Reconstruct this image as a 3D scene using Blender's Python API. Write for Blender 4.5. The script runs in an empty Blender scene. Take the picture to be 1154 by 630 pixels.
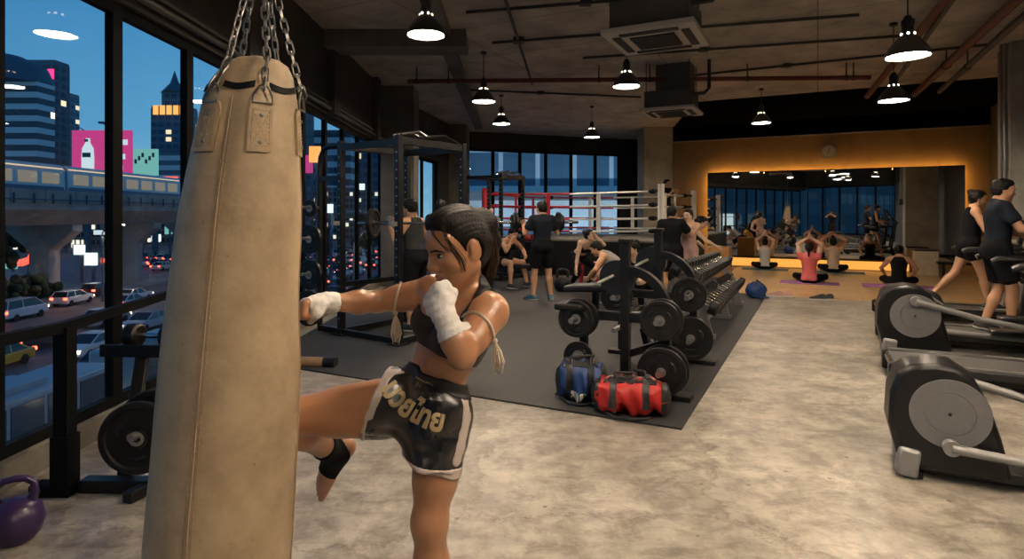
import bpy, math, random
import numpy as np
from mathutils import Vector, Matrix
from mathutils.bvhtree import BVHTree

# ------------------------------------------------------------------ camera, sky, exposure
SC = bpy.context.scene
COL = SC.collection
CH = 1.5                       # camera height
FPX, CU, CV = 680.0, 577.0, 242.0   # focal length (px), principal column, horizon row of the 1154x630 frame
cam_d = bpy.data.cameras.new('camera')
cam = bpy.data.objects.new('camera', cam_d)
COL.objects.link(cam)
cam.location = (0, 0, CH)
cam.rotation_euler = (math.pi / 2, 0, 0)
cam_d.sensor_width = 36.0
cam_d.lens = 36.0 * FPX / 1154.0
cam_d.shift_y = -(315.0 - CV) / 1154.0
cam_d.clip_start = 0.05
cam_d.clip_end = 2000
SC.camera = cam
SC.view_settings.view_transform = 'Standard'
SC.view_settings.look = 'None'
SC.view_settings.gamma = 1.0
SC.view_settings.use_curve_mapping = False
SC.view_settings.exposure = 0.0
SC.cycles.use_denoising = True
SC.cycles.max_bounces = 8
SC.cycles.transparent_max_bounces = 16
SC.cycles.sample_clamp_indirect = 6.0

LAMP_W = 190.0                  # radiance of a pendant's diffuser
LAMP_COL = (1.0, 0.81, 0.60)
COVE = 19.0                    # radiance of the LED strips round the mirror

W = bpy.data.worlds.new('dusk_sky')
SC.world = W
W.use_nodes = True
_nt = W.node_tree
_nt.nodes.clear()
_out = _nt.nodes.new('ShaderNodeOutputWorld')
_bg = _nt.nodes.new('ShaderNodeBackground')
_tc = _nt.nodes.new('ShaderNodeTexCoord')
_sx = _nt.nodes.new('ShaderNodeSeparateXYZ')
_rp = _nt.nodes.new('ShaderNodeValToRGB')
_nz = _nt.nodes.new('ShaderNodeTexNoise')
_mx = _nt.nodes.new('ShaderNodeMixRGB')
_nt.links.new(_tc.outputs['Generated'], _sx.inputs[0])
_nt.links.new(_sx.outputs['Z'], _rp.inputs[0])
_e = _rp.color_ramp.elements
_e[0].position = 0.0;  _e[0].color = (0.170, 0.340, 0.450, 1)
_e[1].position = 0.75; _e[1].color = (0.010, 0.060, 0.170, 1)
_m = _e.new(0.12); _m.color = (0.075, 0.240, 0.400, 1)
_m = _e.new(0.32); _m.color = (0.030, 0.155, 0.320, 1)
_nz.inputs['Scale'].default_value = 3.0
_nz.inputs['Detail'].default_value = 4.0
_nt.links.new(_tc.outputs['Generated'], _nz.inputs['Vector'])
_mx.blend_type = 'SOFT_LIGHT'; _mx.inputs[0].default_value = 0.35
_nt.links.new(_rp.outputs[0], _mx.inputs[1]); _nt.links.new(_nz.outputs[0], _mx.inputs[2])
_nt.links.new(_mx.outputs[0], _bg.inputs[0])
_bg.inputs[1].default_value = 1.6
_nt.links.new(_bg.outputs[0], _out.inputs[0])

# ------------------------------------------------------------------ helpers
PI = math.pi
rnd = random.Random(7)
YAW = -math.atan2(0.452, 0.892)            # the room's long axis is turned from the view axis
EX = Vector((0.892, -0.452, 0)); DY = Vector((0.452, 0.892, 0))
def P(u, v, Y):
    return Vector(((u - CU) / FPX * Y, Y, CH - (v - CV) / FPX * Y))
def Fl(u, v):
    Y = FPX * CH / (v - CV)
    return Vector(((u - CU) / FPX * Y, Y, 0))
def room(o, t, s, z=0.0):
    """point o moved t along the room's cross axis and s along its long axis"""
    return Vector((o[0], o[1], 0)) + EX * t + DY * s + Vector((0, 0, z))

class MB:
    def __init__(s): s.v = []; s.f = []; s.m = []
    def add(s, vs, fs, mi=0, M=None):
        n = len(s.v)
        if M is not None: vs = [M @ Vector(p) for p in vs]
        s.v += [tuple(p) for p in vs]
        s.f += [tuple(i + n for i in f) for f in fs]
        s.m += [mi] * len(fs)
        return s
    def box(s, c, d, M=None, mi=0, rot=None):
        hx, hy, hz = d[0] / 2, d[1] / 2, d[2] / 2
        vs = [Vector((x * hx, y * hy, z * hz)) for x in (-1, 1) for y in (-1, 1) for z in (-1, 1)]
        if rot is not None: vs = [rot @ p for p in vs]
        c = Vector(c)
        vs = [p + c for p in vs]
        return s.add(vs, [(0, 1, 3, 2), (4, 6, 7, 5), (0, 4, 5, 1), (2, 3, 7, 6), (0, 2, 6, 4), (1, 5, 7, 3)], mi, M)
    def bar(s, a, b, w, h, M=None, mi=0, up=(0, 0, 1)):
        """rectangular bar from a to b, w wide, h high"""
        a, b = Vector(a), Vector(b); d = (b - a); L = d.length; d.normalize()
        up = Vector(up)
        if abs(d.dot(up)) > 0.98: up = Vector((0, 1, 0))
        x = d.cross(up).normalized(); z = x.cross(d).normalized()
        vs = []
        for q in (a, b):
            for i, j in ((-1, -1), (1, -1), (1, 1), (-1, 1)):
                vs.append(q + x * (i * w / 2) + z * (j * h / 2))
        return s.add(vs, [(3, 2, 1, 0), (4, 5, 6, 7), (0, 1, 5, 4), (1, 2, 6, 5), (2, 3, 7, 6), (3, 0, 4, 7)], mi, M)
    def cyl(s, a, b, r0, r1=None, n=12, M=None, mi=0):
        r1 = r0 if r1 is None else r1
        a, b = Vector(a), Vector(b); d = (b - a).normalized()
        x = d.orthogonal().normalized(); y = d.cross(x)
        vs = []
        for q, r in ((a, r0), (b, r1)):
            for i in range(n):
                t = 2 * PI * i / n
                vs.append(q + x * (r * math.cos(t)) + y * (r * math.sin(t)))
        fs = [(i, (i + 1) % n, n + (i + 1) % n, n + i) for i in range(n)]
        fs += [tuple(range(n - 1, -1, -1)), tuple(range(n, 2 * n))]
        return s.add(vs, fs, mi, M)
    def tube(s, pts, r, n=8, closed=False, M=None, mi=0):
        pts = [Vector(p) for p in pts]; k = len(pts)
        rs = r if isinstance(r, (list, tuple)) else [r] * k
        vs = []; px = None
        for i, p in enumerate(pts):
            if closed: d = pts[(i + 1) % k] - pts[i - 1]
            else: d = pts[min(i + 1, k - 1)] - pts[max(i - 1, 0)]
            d.normalize()
            if px is None: px = d.orthogonal().normalized()
            else:
                px = px - d * px.dot(d)
                px = px.normalized() if px.length > 1e-6 else d.orthogonal().normalized()
            y = d.cross(px)
            for j in range(n):
                t = 2 * PI * j / n
                vs.append(p + px * (rs[i] * math.cos(t)) + y * (rs[i] * math.sin(t)))
        fs = []
        for i in range(k if closed else k - 1):
            a0, b0 = i * n, ((i + 1) % k) * n
            fs += [(a0 + j, a0 + (j + 1) % n, b0 + (j + 1) % n, b0 + j) for j in range(n)]
        if not closed:
            fs += [tuple(range(n - 1, -1, -1)), tuple(range((k - 1) * n, k * n))]
        return s.add(vs, fs, mi, M)
    def lathe(s, prof, n=24, M=None, mi=0, closed=False):
        """profile of (r, z); M places it (its axis is local z)"""
        vs = []
        for r, z in prof:
            for j in range(n):
                t = 2 * PI * j / n
                vs.append((r * math.cos(t), r * math.sin(t), z))
        k = len(prof); fs = []
        for i in range(k if closed else k - 1):
            a0, b0 = i * n, ((i + 1) % k) * n
            fs += [(a0 + j, a0 + (j + 1) % n, b0 + (j + 1) % n, b0 + j) for j in range(n)]
        if not closed:
            if prof[0][0] > 1e-5: fs.append(tuple(range(n - 1, -1, -1)))
            if prof[-1][0] > 1e-5: fs.append(tuple(range((k - 1) * n, k * n)))
        return s.add(vs, fs, mi, M)
    def prism(s, poly, z0, z1, M=None, mi=0):
        n = len(poly)
        vs = [(x, y, z0) for x, y in poly] + [(x, y, z1) for x, y in poly]
        fs = [(i, (i + 1) % n, n + (i + 1) % n, n + i) for i in range(n)]
        fs += [tuple(range(n - 1, -1, -1)), tuple(range(n, 2 * n))]
        return s.add(vs, fs, mi, M)
    def ball(s, c, r, n=12, M=None, mi=0):
        r = (r, r, r) if not isinstance(r, (tuple, list)) else r
        c = Vector(c); k = n // 2; vs = [c + Vector((0, 0, -r[2]))]
        for i in range(1, k):
            a = -PI / 2 + PI * i / k
            for j in range(n):
                t = 2 * PI * j / n
                vs.append(c + Vector((r[0] * math.cos(a) * math.cos(t), r[1] * math.cos(a) * math.sin(t), r[2] * math.sin(a))))
        vs.append(c + Vector((0, 0, r[2])))
        fs = [(0, 1 + (j + 1) % n, 1 + j) for j in range(n)]
        for i in range(k - 2):
            a0, b0 = 1 + i * n, 1 + (i + 1) * n
            fs += [(a0 + j, a0 + (j + 1) % n, b0 + (j + 1) % n, b0 + j) for j in range(n)]
        L = len(vs) - 1; a0 = 1 + (k - 2) * n
        fs += [(a0 + j, a0 + (j + 1) % n, L) for j in range(n)]
        return s.add(vs, fs, mi, M)
    def torus(s, R, r, n=20, m=8, M=None, mi=0, arc=None):
        pts = [(R * math.cos(2 * PI * i / n), R * math.sin(2 * PI * i / n), 0) for i in range(n)]
        if M is None: M = Matrix.Identity(4)
        return s.tube([M @ Vector(p) for p in pts], r, m, True, None, mi)
    def build(s, name, mat, parent=None, smooth=35, bevel=None, loc=None, fix=True):
        me = bpy.data.meshes.new(name)
        me.from_pydata(s.v, [], s.f)
        mats = mat if isinstance(mat, (list, tuple)) else [mat]
        for m_ in mats: me.materials.append(m_)
        if len(mats) > 1: me.polygons.foreach_set('material_index', s.m)
        if fix:
            import bmesh
            bm = bmesh.new(); bm.from_mesh(me)
            bmesh.ops.recalc_face_normals(bm, faces=bm.faces[:])
            bm.to_mesh(me); bm.free()
        if smooth:
            me.shade_smooth()
            me.set_sharp_from_angle(angle=math.radians(smooth))
        me.update()
        o = bpy.data.objects.new(name, me)
        COL.objects.link(o)
        if parent is not None: o.parent = parent
        if loc is not None: o.location = loc
        if bevel:
            b = o.modifiers.new('bevel', 'BEVEL'); b.width = bevel; b.segments = 2
            b.limit_method = 'ANGLE'; b.angle_limit = math.radians(40)
        return o

def rot_to(d, up=(0, 0, 1)):
    """matrix whose local z looks along d"""
    d = Vector(d).normalized(); up = Vector(up)
    if abs(d.dot(up)) > 0.99: up = Vector((0, 1, 0))
    x = up.cross(d).normalized(); y = d.cross(x)
    return Matrix(((x.x, y.x, d.x, 0), (x.y, y.y, d.y, 0), (x.z, y.z, d.z, 0), (0, 0, 0, 1)))
def at(p, d=(0, 0, 1), up=(0, 0, 1)):
    return Matrix.Translation(Vector(p)) @ rot_to(d, up)
def tag(o, label, cat, group=None):
    o['label'] = label; o['category'] = cat
    if group: o['group'] = group
    return o
def thing(name, label, cat, loc=(0, 0, 0), rz=0.0, group=None):
    o = bpy.data.objects.new(name, None); COL.objects.link(o)
    o.location = loc; o.rotation_euler = (0, 0, rz); o.empty_display_size = 0.1
    return tag(o, label, cat, group)
def struct(o, label=None):
    o['kind'] = 'structure'
    if label: o['label'] = label
    return o
def stuff(o, label, cat):
    o['kind'] = 'stuff'; return tag(o, label, cat)
def dup(src, loc=None, rz=None, label=None, group=None, parent=None):
    c = src.copy(); COL.objects.link(c)
    if parent is not None: c.parent = parent
    if loc is not None: c.location = loc
    if rz is not None: c.rotation_euler = (0, 0, rz)
    if label: c['label'] = label
    if group: c['group'] = group
    for ch in list(src.children):
        dup(ch, parent=c)
    return c

# ------------------------------------------------------------------ materials
def mat(name, col, rough=0.5, metal=0.0, bump=0.0, bscale=40.0, var=0.0, vscale=6.0, spec=0.5, emit=None, estr=0.0,
        coat=0.0, sss=0.0, rvar=0.0, stretch=None):
    m = bpy.data.materials.new(name); m.use_nodes = True
    nt = m.node_tree; b = nt.nodes['Principled BSDF']
    b.inputs['Base Color'].default_value = (*col, 1)
    b.inputs['Roughness'].default_value = rough
    b.inputs['Metallic'].default_value = metal
    b.inputs['Specular IOR Level'].default_value = spec
    if coat: b.inputs['Coat Weight'].default_value = coat; b.inputs['Coat Roughness'].default_value = 0.15
    if sss:
        b.inputs['Subsurface Weight'].default_value = sss
        b.inputs['Subsurface Radius'].default_value = (0.02, 0.008, 0.004)
    if emit: b.inputs['Emission Color'].default_value = (*emit, 1); b.inputs['Emission Strength'].default_value = estr
    if bump or var or rvar:
        tc = nt.nodes.new('ShaderNodeTexCoord'); src = tc.outputs['Object']
        if stretch:
            mp = nt.nodes.new('ShaderNodeMapping'); mp.inputs['Scale'].default_value = stretch
            nt.links.new(src, mp.inputs[0]); src = mp.outputs[0]
    if var or rvar:
        n = nt.nodes.new('ShaderNodeTexNoise'); n.inputs['Scale'].default_value = vscale
        n.inputs['Detail'].default_value = 5; n.inputs['Roughness'].default_value = 0.6
        nt.links.new(src, n.inputs['Vector'])
    if var:
        r = nt.nodes.new('ShaderNodeValToRGB')
        r.color_ramp.elements[0].position = 0.3; r.color_ramp.elements[1].position = 0.7
        r.color_ramp.elements[0].color = (*[max(0, c * (1 - var)) for c in col], 1)
        r.color_ramp.elements[1].color = (*[min(1, c * (1 + var)) for c in col], 1)
        nt.links.new(n.outputs[0], r.inputs[0]); nt.links.new(r.outputs[0], b.inputs['Base Color'])
    if rvar:
        q = nt.nodes.new('ShaderNodeMapRange')
        q.inputs['From Min'].default_value = 0.3; q.inputs['From Max'].default_value = 0.7
        q.inputs['To Min'].default_value = max(0.02, rough - rvar); q.inputs['To Max'].default_value = min(1, rough + rvar)
        nt.links.new(n.outputs[0], q.inputs[0]); nt.links.new(q.outputs[0], b.inputs['Roughness'])
    if bump:
        n2 = nt.nodes.new('ShaderNodeTexNoise'); n2.inputs['Scale'].default_value = bscale; n2.inputs['Detail'].default_value = 4
        nt.links.new(src, n2.inputs['Vector'])
        bp = nt.nodes.new('ShaderNodeBump'); bp.inputs['Strength'].default_value = bump; bp.inputs['Distance'].default_value = 0.01
        nt.links.new(n2.outputs[0], bp.inputs['Height']); nt.links.new(bp.outputs[0], b.inputs['Normal'])
    return m
def emitter(name, col, s):
    return mat(name, (0.02, 0.02, 0.02), 0.5, emit=col, estr=s)
def nodes_of(m):
    nt = m.node_tree
    return nt, nt.nodes['Principled BSDF']

M = {}
M['black_metal'] = mat('black_metal', (0.007, 0.007, 0.008), 0.38, 0.0, spec=0.35, bump=0.05, bscale=120, rvar=0.08)
M['frame_black'] = mat('frame_black', (0.006, 0.0065, 0.0075), 0.6, spec=0.06)
M['dark_steel'] = mat('dark_steel', (0.05, 0.05, 0.052), 0.35, 0.8)
M['chrome'] = mat('chrome', (0.62, 0.6, 0.57), 0.22, 1.0)
M['steel'] = mat('steel', (0.38, 0.37, 0.36), 0.38, 0.9, rvar=0.08)
M['chain'] = mat('chain', (0.30, 0.28, 0.25), 0.35, 1.0, rvar=0.1, vscale=60)
M['rubber'] = mat('rubber', (0.008, 0.008, 0.009), 0.42, spec=0.35, bump=0.1, bscale=150, rvar=0.1)
M['vinyl'] = mat('vinyl', (0.010, 0.010, 0.011), 0.4, spec=0.35, bump=0.08, bscale=90)
M['plastic_grey'] = mat('plastic_grey', (0.165, 0.163, 0.165), 0.5, bump=0.1, bscale=400, var=0.06, vscale=40)
M['plastic_silver'] = mat('plastic_silver', (0.30, 0.295, 0.29), 0.35, 0.3)
M['plastic_black'] = mat('plastic_black', (0.010, 0.010, 0.011), 0.33, spec=0.4, bump=0.04, bscale=200)
M['white_paint'] = mat('white_paint', (0.72, 0.70, 0.66), 0.45, var=0.05)
M['red_paint'] = mat('red_paint', (0.50, 0.02, 0.025), 0.4)
M['pipe_red'] = mat('pipe_red', (0.13, 0.028, 0.018), 0.5, var=0.2)
M['pipe_grey'] = mat('pipe_grey', (0.10, 0.095, 0.085), 0.5, 0.3)
M['conduit'] = mat('conduit', (0.035, 0.033, 0.03), 0.5)
M['lampshade'] = mat('lampshade', (0.035, 0.034, 0.033), 0.35, 0.2)
M['lamp_inner'] = mat('lamp_inner', (0.75, 0.72, 0.66), 0.5)
M['diffuser'] = emitter('diffuser', LAMP_COL, LAMP_W)
M['lamp_vent'] = emitter('lamp_vent', (1, 0.8, 0.55), 10)
M['black_paint'] = mat('black_paint', (0.005, 0.005, 0.0055), 0.9, spec=0.0)
M['canvas_dark'] = mat('canvas_dark', (0.008, 0.008, 0.010), 0.7, spec=0.2, bump=0.1)
M['wrap'] = mat('wrap', (0.78, 0.74, 0.70), 0.85, bump=0.35, bscale=70, var=0.07, vscale=20)
# ------------------------------------------------------------------ surface materials of the room
def floor_material():
    m = mat('polished_concrete', (0.34, 0.30, 0.25), 0.4)
    nt, b = nodes_of(m); N = nt.nodes.new; Lk = nt.links.new
    tc = N('ShaderNodeTexCoord')
    n1 = N('ShaderNodeTexNoise'); n1.inputs['Scale'].default_value = 0.9; n1.inputs['Detail'].default_value = 9; n1.inputs['Roughness'].default_value = 0.72; n1.inputs['Distortion'].default_value = 0.2
    n2 = N('ShaderNodeTexNoise'); n2.inputs['Scale'].default_value = 4.5; n2.inputs['Detail'].default_value = 8; n2.inputs['Roughness'].default_value = 0.75; n2.inputs['Distortion'].default_value = 0.25
    n3 = N('ShaderNodeTexNoise'); n3.inputs['Scale'].default_value = 55; n3.inputs['Detail'].default_value = 3
    mp = N('ShaderNodeMapping'); mp.inputs['Rotation'].default_value = (0, 0, 0.6); mp.inputs['Scale'].default_value = (1, 4, 1)
    n4 = N('ShaderNodeTexNoise'); n4.inputs['Scale'].default_value = 2.2; n4.inputs['Detail'].default_value = 7; n4.inputs['Distortion'].default_value = 0.8
    for n in (n1, n2, n3): Lk(tc.outputs['Object'], n.inputs['Vector'])
    Lk(tc.outputs['Object'], mp.inputs[0]); Lk(mp.outputs[0], n4.inputs['Vector'])
    r1 = N('ShaderNodeValToRGB'); e = r1.color_ramp.elements
    e[0].position = 0.32; e[0].color = (0.17, 0.148, 0.120, 1); e[1].position = 0.66; e[1].color = (0.50, 0.455, 0.39, 1)
    r2 = N('ShaderNodeValToRGB'); e = r2.color_ramp.elements
    e[0].position = 0.38; e[0].color = (0.46, 0.44, 0.41, 1); e[1].position = 0.57; e[1].color = (1.1, 1.1, 1.1, 1)
    r4 = N('ShaderNodeValToRGB'); e = r4.color_ramp.elements
    e[0].position = 0.33; e[0].color = (0.72, 0.70, 0.66, 1); e[1].position = 0.42; e[1].color = (1, 1, 1, 1)
    Lk(n1.outputs[0], r1.inputs[0]); Lk(n2.outputs[0], r2.inputs[0]); Lk(n4.outputs[0], r4.inputs[0])
    a = N('ShaderNodeMixRGB'); a.blend_type = 'MULTIPLY'; a.inputs[0].default_value = 0.9
    Lk(r1.outputs[0], a.inputs[1]); Lk(r2.outputs[0], a.inputs[2])
    c = N('ShaderNodeMixRGB'); c.blend_type = 'MULTIPLY'; c.inputs[0].default_value = 0.8
    Lk(a.outputs[0], c.inputs[1]); Lk(r4.outputs[0], c.inputs[2])
    Lk(c.outputs[0], b.inputs['Base Color'])
    # dark specks and hairline cracks
    v1 = N('ShaderNodeTexVoronoi'); v1.inputs['Scale'].default_value = 5.0; v1.inputs['Randomness'].default_value = 1.0
    v2 = N('ShaderNodeTexVoronoi'); v2.feature = 'DISTANCE_TO_EDGE'; v2.inputs['Scale'].default_value = 0.55
    wv = N('ShaderNodeVectorMath'); wv.operation = 'MULTIPLY_ADD'; wv.inputs[1].default_value = (0.5, 0.5, 0.5)
    Lk(n2.outputs['Color'], wv.inputs[0]); Lk(tc.outputs['Object'], wv.inputs[2])
    Lk(tc.outputs['Object'], v1.inputs['Vector']); Lk(wv.outputs[0], v2.inputs['Vector'])
    s1 = N('ShaderNodeValToRGB'); e = s1.color_ramp.elements
    e[0].position = 0.045; e[0].color = (0.30, 0.27, 0.23, 1); e[1].position = 0.075; e[1].color = (1, 1, 1, 1)
    s2 = N('ShaderNodeValToRGB'); e = s2.color_ramp.elements
    e[0].position = 0.0; e[0].color = (0.55, 0.52, 0.48, 1); e[1].position = 0.012; e[1].color = (1, 1, 1, 1)
    Lk(v1.outputs['Distance'], s1.inputs[0]); Lk(v2.outputs['Distance'], s2.inputs[0])
    d1 = N('ShaderNodeMixRGB'); d1.blend_type = 'MULTIPLY'; d1.inputs[0].default_value = 0.8; Lk(c.outputs[0], d1.inputs[1]); Lk(s1.outputs[0], d1.inputs[2])
    d2 = N('ShaderNodeMixRGB'); d2.blend_type = 'MULTIPLY'; d2.inputs[0].default_value = 0.8; Lk(d1.outputs[0], d2.inputs[1]); Lk(s2.outputs[0], d2.inputs[2])
    Lk(d2.outputs[0], b.inputs['Base Color'])
    q = N('ShaderNodeMapRange'); q.inputs['From Min'].default_value = 0.3; q.inputs['From Max'].default_value = 0.7
    q.inputs['To Min'].default_value = 0.30; q.inputs['To Max'].default_value = 0.52
    Lk(n2.outputs[0], q.inputs[0]); Lk(q.outputs[0], b.inputs['Roughness'])
    bp = N('ShaderNodeBump'); bp.inputs['Strength'].default_value = 0.12; bp.inputs['Distance'].default_value = 0.01
    Lk(n3.outputs[0], bp.inputs['Height']); Lk(bp.outputs[0], b.inputs['Normal'])
    return m
def concrete(name, col, seam=None, var=0.35, scale=1.3, rough=0.8, rot=0.0, seam_dark=0.5):
    m = mat(name, col, rough); nt, b = nodes_of(m); N = nt.nodes.new; Lk = nt.links.new
    tc = N('ShaderNodeTexCoord')
    n1 = N('ShaderNodeTexNoise'); n1.inputs['Scale'].default_value = scale; n1.inputs['Detail'].default_value = 8; n1.inputs['Roughness'].default_value = 0.65
    n2 = N('ShaderNodeTexNoise'); n2.inputs['Scale'].default_value = 30; n2.inputs['Detail'].default_value = 5
    for n in (n1, n2): Lk(tc.outputs['Object'], n.inputs['Vector'])
    r = N('ShaderNodeValToRGB'); e = r.color_ramp.elements
    e[0].position = 0.3; e[0].color = (*[c * (1 - var) for c in col], 1); e[1].position = 0.7; e[1].color = (*[c * (1 + var) for c in col], 1)
    Lk(n1.outputs[0], r.inputs[0]); outc = r.outputs[0]
    if seam:
        mp = N('ShaderNodeMapping'); mp.inputs['Rotation'].default_value = (0, 0, rot); Lk(tc.outputs['Object'], mp.inputs[0])
        br = N('ShaderNodeTexBrick'); br.offset = 0.0
        br.inputs['Scale'].default_value = 1.0; br.inputs['Brick Width'].default_value = seam[0]; br.inputs['Row Height'].default_value = seam[1]
        br.inputs['Mortar Size'].default_value = 0.012; br.inputs['Mortar Smooth'].default_value = 0.4
        br.inputs['Color1'].default_value = (1, 1, 1, 1); br.inputs['Color2'].default_value = (0.86, 0.86, 0.86, 1)
        br.inputs['Mortar'].default_value = (seam_dark,) * 3 + (1,)
        Lk(mp.outputs[0], br.inputs['Vector'])
        mx = N('ShaderNodeMixRGB'); mx.blend_type = 'MULTIPLY'; mx.inputs[0].default_value = 1
        Lk(outc, mx.inputs[1]); Lk(br.outputs['Color'], mx.inputs[2]); outc = mx.outputs[0]
    Lk(outc, b.inputs['Base Color'])
    bp = N('ShaderNodeBump'); bp.inputs['Strength'].default_value = 0.3; bp.inputs['Distance'].default_value = 0.01
    Lk(n2.outputs[0], bp.inputs['Height']); Lk(bp.outputs[0], b.inputs['Normal'])
    return m
def mat_rubber():
    m = concrete('rubber_floor', (0.021, 0.021, 0.022), (1.0, 1.0), 0.25, 2.5, 0.6, -YAW, 0.35)
    return m
def wood_material():
    m = mat('wood_floor', (0.5, 0.28, 0.11), 0.3); nt, b = nodes_of(m); N = nt.nodes.new; Lk = nt.links.new
    tc = N('ShaderNodeTexCoord'); mp = N('ShaderNodeMapping'); mp.inputs['Rotation'].default_value = (0, 0, -YAW)
    Lk(tc.outputs['Object'], mp.inputs[0])
    br = N('ShaderNodeTexBrick'); br.inputs['Scale'].default_value = 1; br.inputs['Brick Width'].default_value = 1.4; br.inputs['Row Height'].default_value = 0.14
    br.inputs['Mortar Size'].default_value = 0.004; br.inputs['Color1'].default_value = (0.66, 0.42, 0.20, 1); br.inputs['Color2'].default_value = (0.56, 0.34, 0.155, 1)
    br.inputs['Mortar'].default_value = (0.2, 0.1, 0.04, 1)
    Lk(mp.outputs[0], br.inputs['Vector']); Lk(br.outputs['Color'], b.inputs['Base Color'])
    return m
def glass_material(name='window_glass', tint=(0.93, 0.96, 0.98)):
    m = bpy.data.materials.new(name); m.use_nodes = True; nt = m.node_tree; nt.nodes.clear(); N = nt.nodes.new
    o = N('ShaderNodeOutputMaterial'); t = N('ShaderNodeBsdfTransparent'); t.inputs[0].default_value = (*tint, 1)
    g = N('ShaderNodeBsdfGlossy'); g.inputs['Roughness'].default_value = 0.01
    lw = N('ShaderNodeLayerWeight'); pw = N('ShaderNodeMath'); pw.operation = 'POWER'; pw.inputs[1].default_value = 5.0
    f = N('ShaderNodeMath'); f.operation = 'MULTIPLY_ADD'; f.inputs[1].default_value = 0.4; f.inputs[2].default_value = 0.035
    nt.links.new(lw.outputs['Facing'], pw.inputs[0]); nt.links.new(pw.outputs[0], f.inputs[0])
    x = N('ShaderNodeMixShader')
    nt.links.new(f.outputs[0], x.inputs[0]); nt.links.new(t.outputs[0], x.inputs[1]); nt.links.new(g.outputs[0], x.inputs[2]); nt.links.new(x.outputs[0], o.inputs[0])
    return m
M['floor'] = floor_material()
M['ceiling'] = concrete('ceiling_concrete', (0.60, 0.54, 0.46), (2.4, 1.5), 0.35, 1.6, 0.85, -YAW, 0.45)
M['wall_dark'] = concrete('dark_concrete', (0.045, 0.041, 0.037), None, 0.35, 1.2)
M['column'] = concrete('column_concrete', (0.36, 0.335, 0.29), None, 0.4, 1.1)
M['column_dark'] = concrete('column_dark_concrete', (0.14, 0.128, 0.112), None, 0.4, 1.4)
M['kerb'] = concrete('kerb_concrete', (0.17, 0.152, 0.128), None, 0.3, 2.5)
M['wall_ochre'] = mat('ochre_wall', (0.27, 0.165, 0.075), 0.8, bump=0.1, bscale=60, var=0.12, vscale=3)
M['mat_rubber'] = mat_rubber()
M['wood'] = wood_material()
M['glass'] = glass_material()
M['mirror'] = mat('mirror_glass', (0.80, 0.83, 0.82), 0.015, 1.0)
M['cove'] = emitter('cove_light', (1.0, 0.52, 0.12), COVE)
M['beige'] = mat('beige_panel', (0.50, 0.40, 0.27), 0.7, var=0.1)

CZ = 4.2                                 # ceiling height
LX = -2.75                               # inner face of the window wall
# room outline, anticlockwise from the near left
PL = [Vector((LX, -4.0, 0)), Vector((2.3, -4.0, 0)), Vector((11.9, 15.0, 0)), Vector((4.95, 18.52, 0)), Vector((4.6, 21.8, 0)),
      Vector((-1.6, 19.5, 0)), Vector((LX, 13.3, 0))]
def slab(name, poly, z0, z1, m, **k):
    b = MB(); b.prism([(p[0], p[1]) for p in poly], z0, z1)
    return b.build(name, m, smooth=0, **k)
big = [(-2.95, -4.2), (2.5, -4.2), (12.25, 15.1), (5.15, 18.75), (4.8, 22.1), (-1.75, 19.75), (-2.95, 13.4)]
struct(slab('floor', big, -0.25, 0.0, M['floor']))
struct(slab('ceiling', big, CZ, CZ + 0.25, M['ceiling']))
def wallseg(mb, a, b, z0, z1, th=0.2, side=1):
    """wall between plan points a and b, thickened away from the room (right side of a->b)"""
    a = Vector((a[0], a[1], 0)); b = Vector((b[0], b[1], 0)); d = (b - a).normalized()
    n = Vector((d.y, -d.x, 0)) * th * side
    q = [a, b, b + n, a + n]
    mb.prism([(p.x, p.y) for p in q], z0, z1)
def window_row(n0, a, b, ys, z0, z1, mull=0.10, depth=0.06, side=1, frame_h=0.10, name='window'):
    """panes between the distances ys along a->b; each window is a frame with its pane"""
    a = Vector((a[0], a[1], 0)); b = Vector((b[0], b[1], 0)); d = (b - a).normalized(); nn = Vector((d.y, -d.x, 0)) * side
    for i in range(len(ys) - 1):
        p, q = a + d * ys[i] + nn * 0.08, a + d * ys[i + 1] + nn * 0.08
        f = MB(); hm = mull / 2 + (0.004 if i % 2 else 0.0)
        for c in (p + d * hm / 2, q - d * hm / 2):
            f.bar(c + Vector((0, 0, z0)), c + Vector((0, 0, z1)), hm, depth, up=nn)
        f.bar(p + d * hm + Vector((0, 0, z0 + frame_h / 2)), q - d * hm + Vector((0, 0, z0 + frame_h / 2)), depth, frame_h)
        f.bar(p + d * hm + Vector((0, 0, z1 - 0.04)), q - d * hm + Vector((0, 0, z1 - 0.04)), depth, 0.08)
        w = struct(f.build('%s_%d' % (name, n0 + i), M['frame_black'], smooth=0))
        g = MB(); g.bar(p + d * hm + Vector((0, 0, (z0 + z1) / 2)), q - d * hm + Vector((0, 0, (z0 + z1) / 2)), 0.008, z1 - z0 - 0.14)
        g.build('pane', M['glass'], w, smooth=0)
# ---- window wall on the street side
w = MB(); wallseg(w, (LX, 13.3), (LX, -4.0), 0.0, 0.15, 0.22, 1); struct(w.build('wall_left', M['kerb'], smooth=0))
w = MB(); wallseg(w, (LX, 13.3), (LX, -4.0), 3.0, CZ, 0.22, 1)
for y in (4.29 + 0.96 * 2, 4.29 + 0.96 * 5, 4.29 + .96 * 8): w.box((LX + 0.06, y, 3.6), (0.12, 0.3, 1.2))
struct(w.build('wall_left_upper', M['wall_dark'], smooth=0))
ysl = [13.3 - (4.29 + 0.96 * k - (0.05 if k < 0 else 0)) for k in range(9, -9, -1)]
window_row(1, (LX, 13.3), (LX, -4.0), [v for v in ysl if 0.2 < v < 17.2], 0.15, 3.0, frame_h=0.07)
t = MB(); t.cyl((LX + 0.06, -3.9, 3.07), (LX + 0.06, 12.6, 3.07), 0.03); t.box((LX + 0.02, 4.3, 3.16), (0.05, 16.4, 0.03))
struct(t.build('trim_1', M['pipe_grey']))
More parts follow.
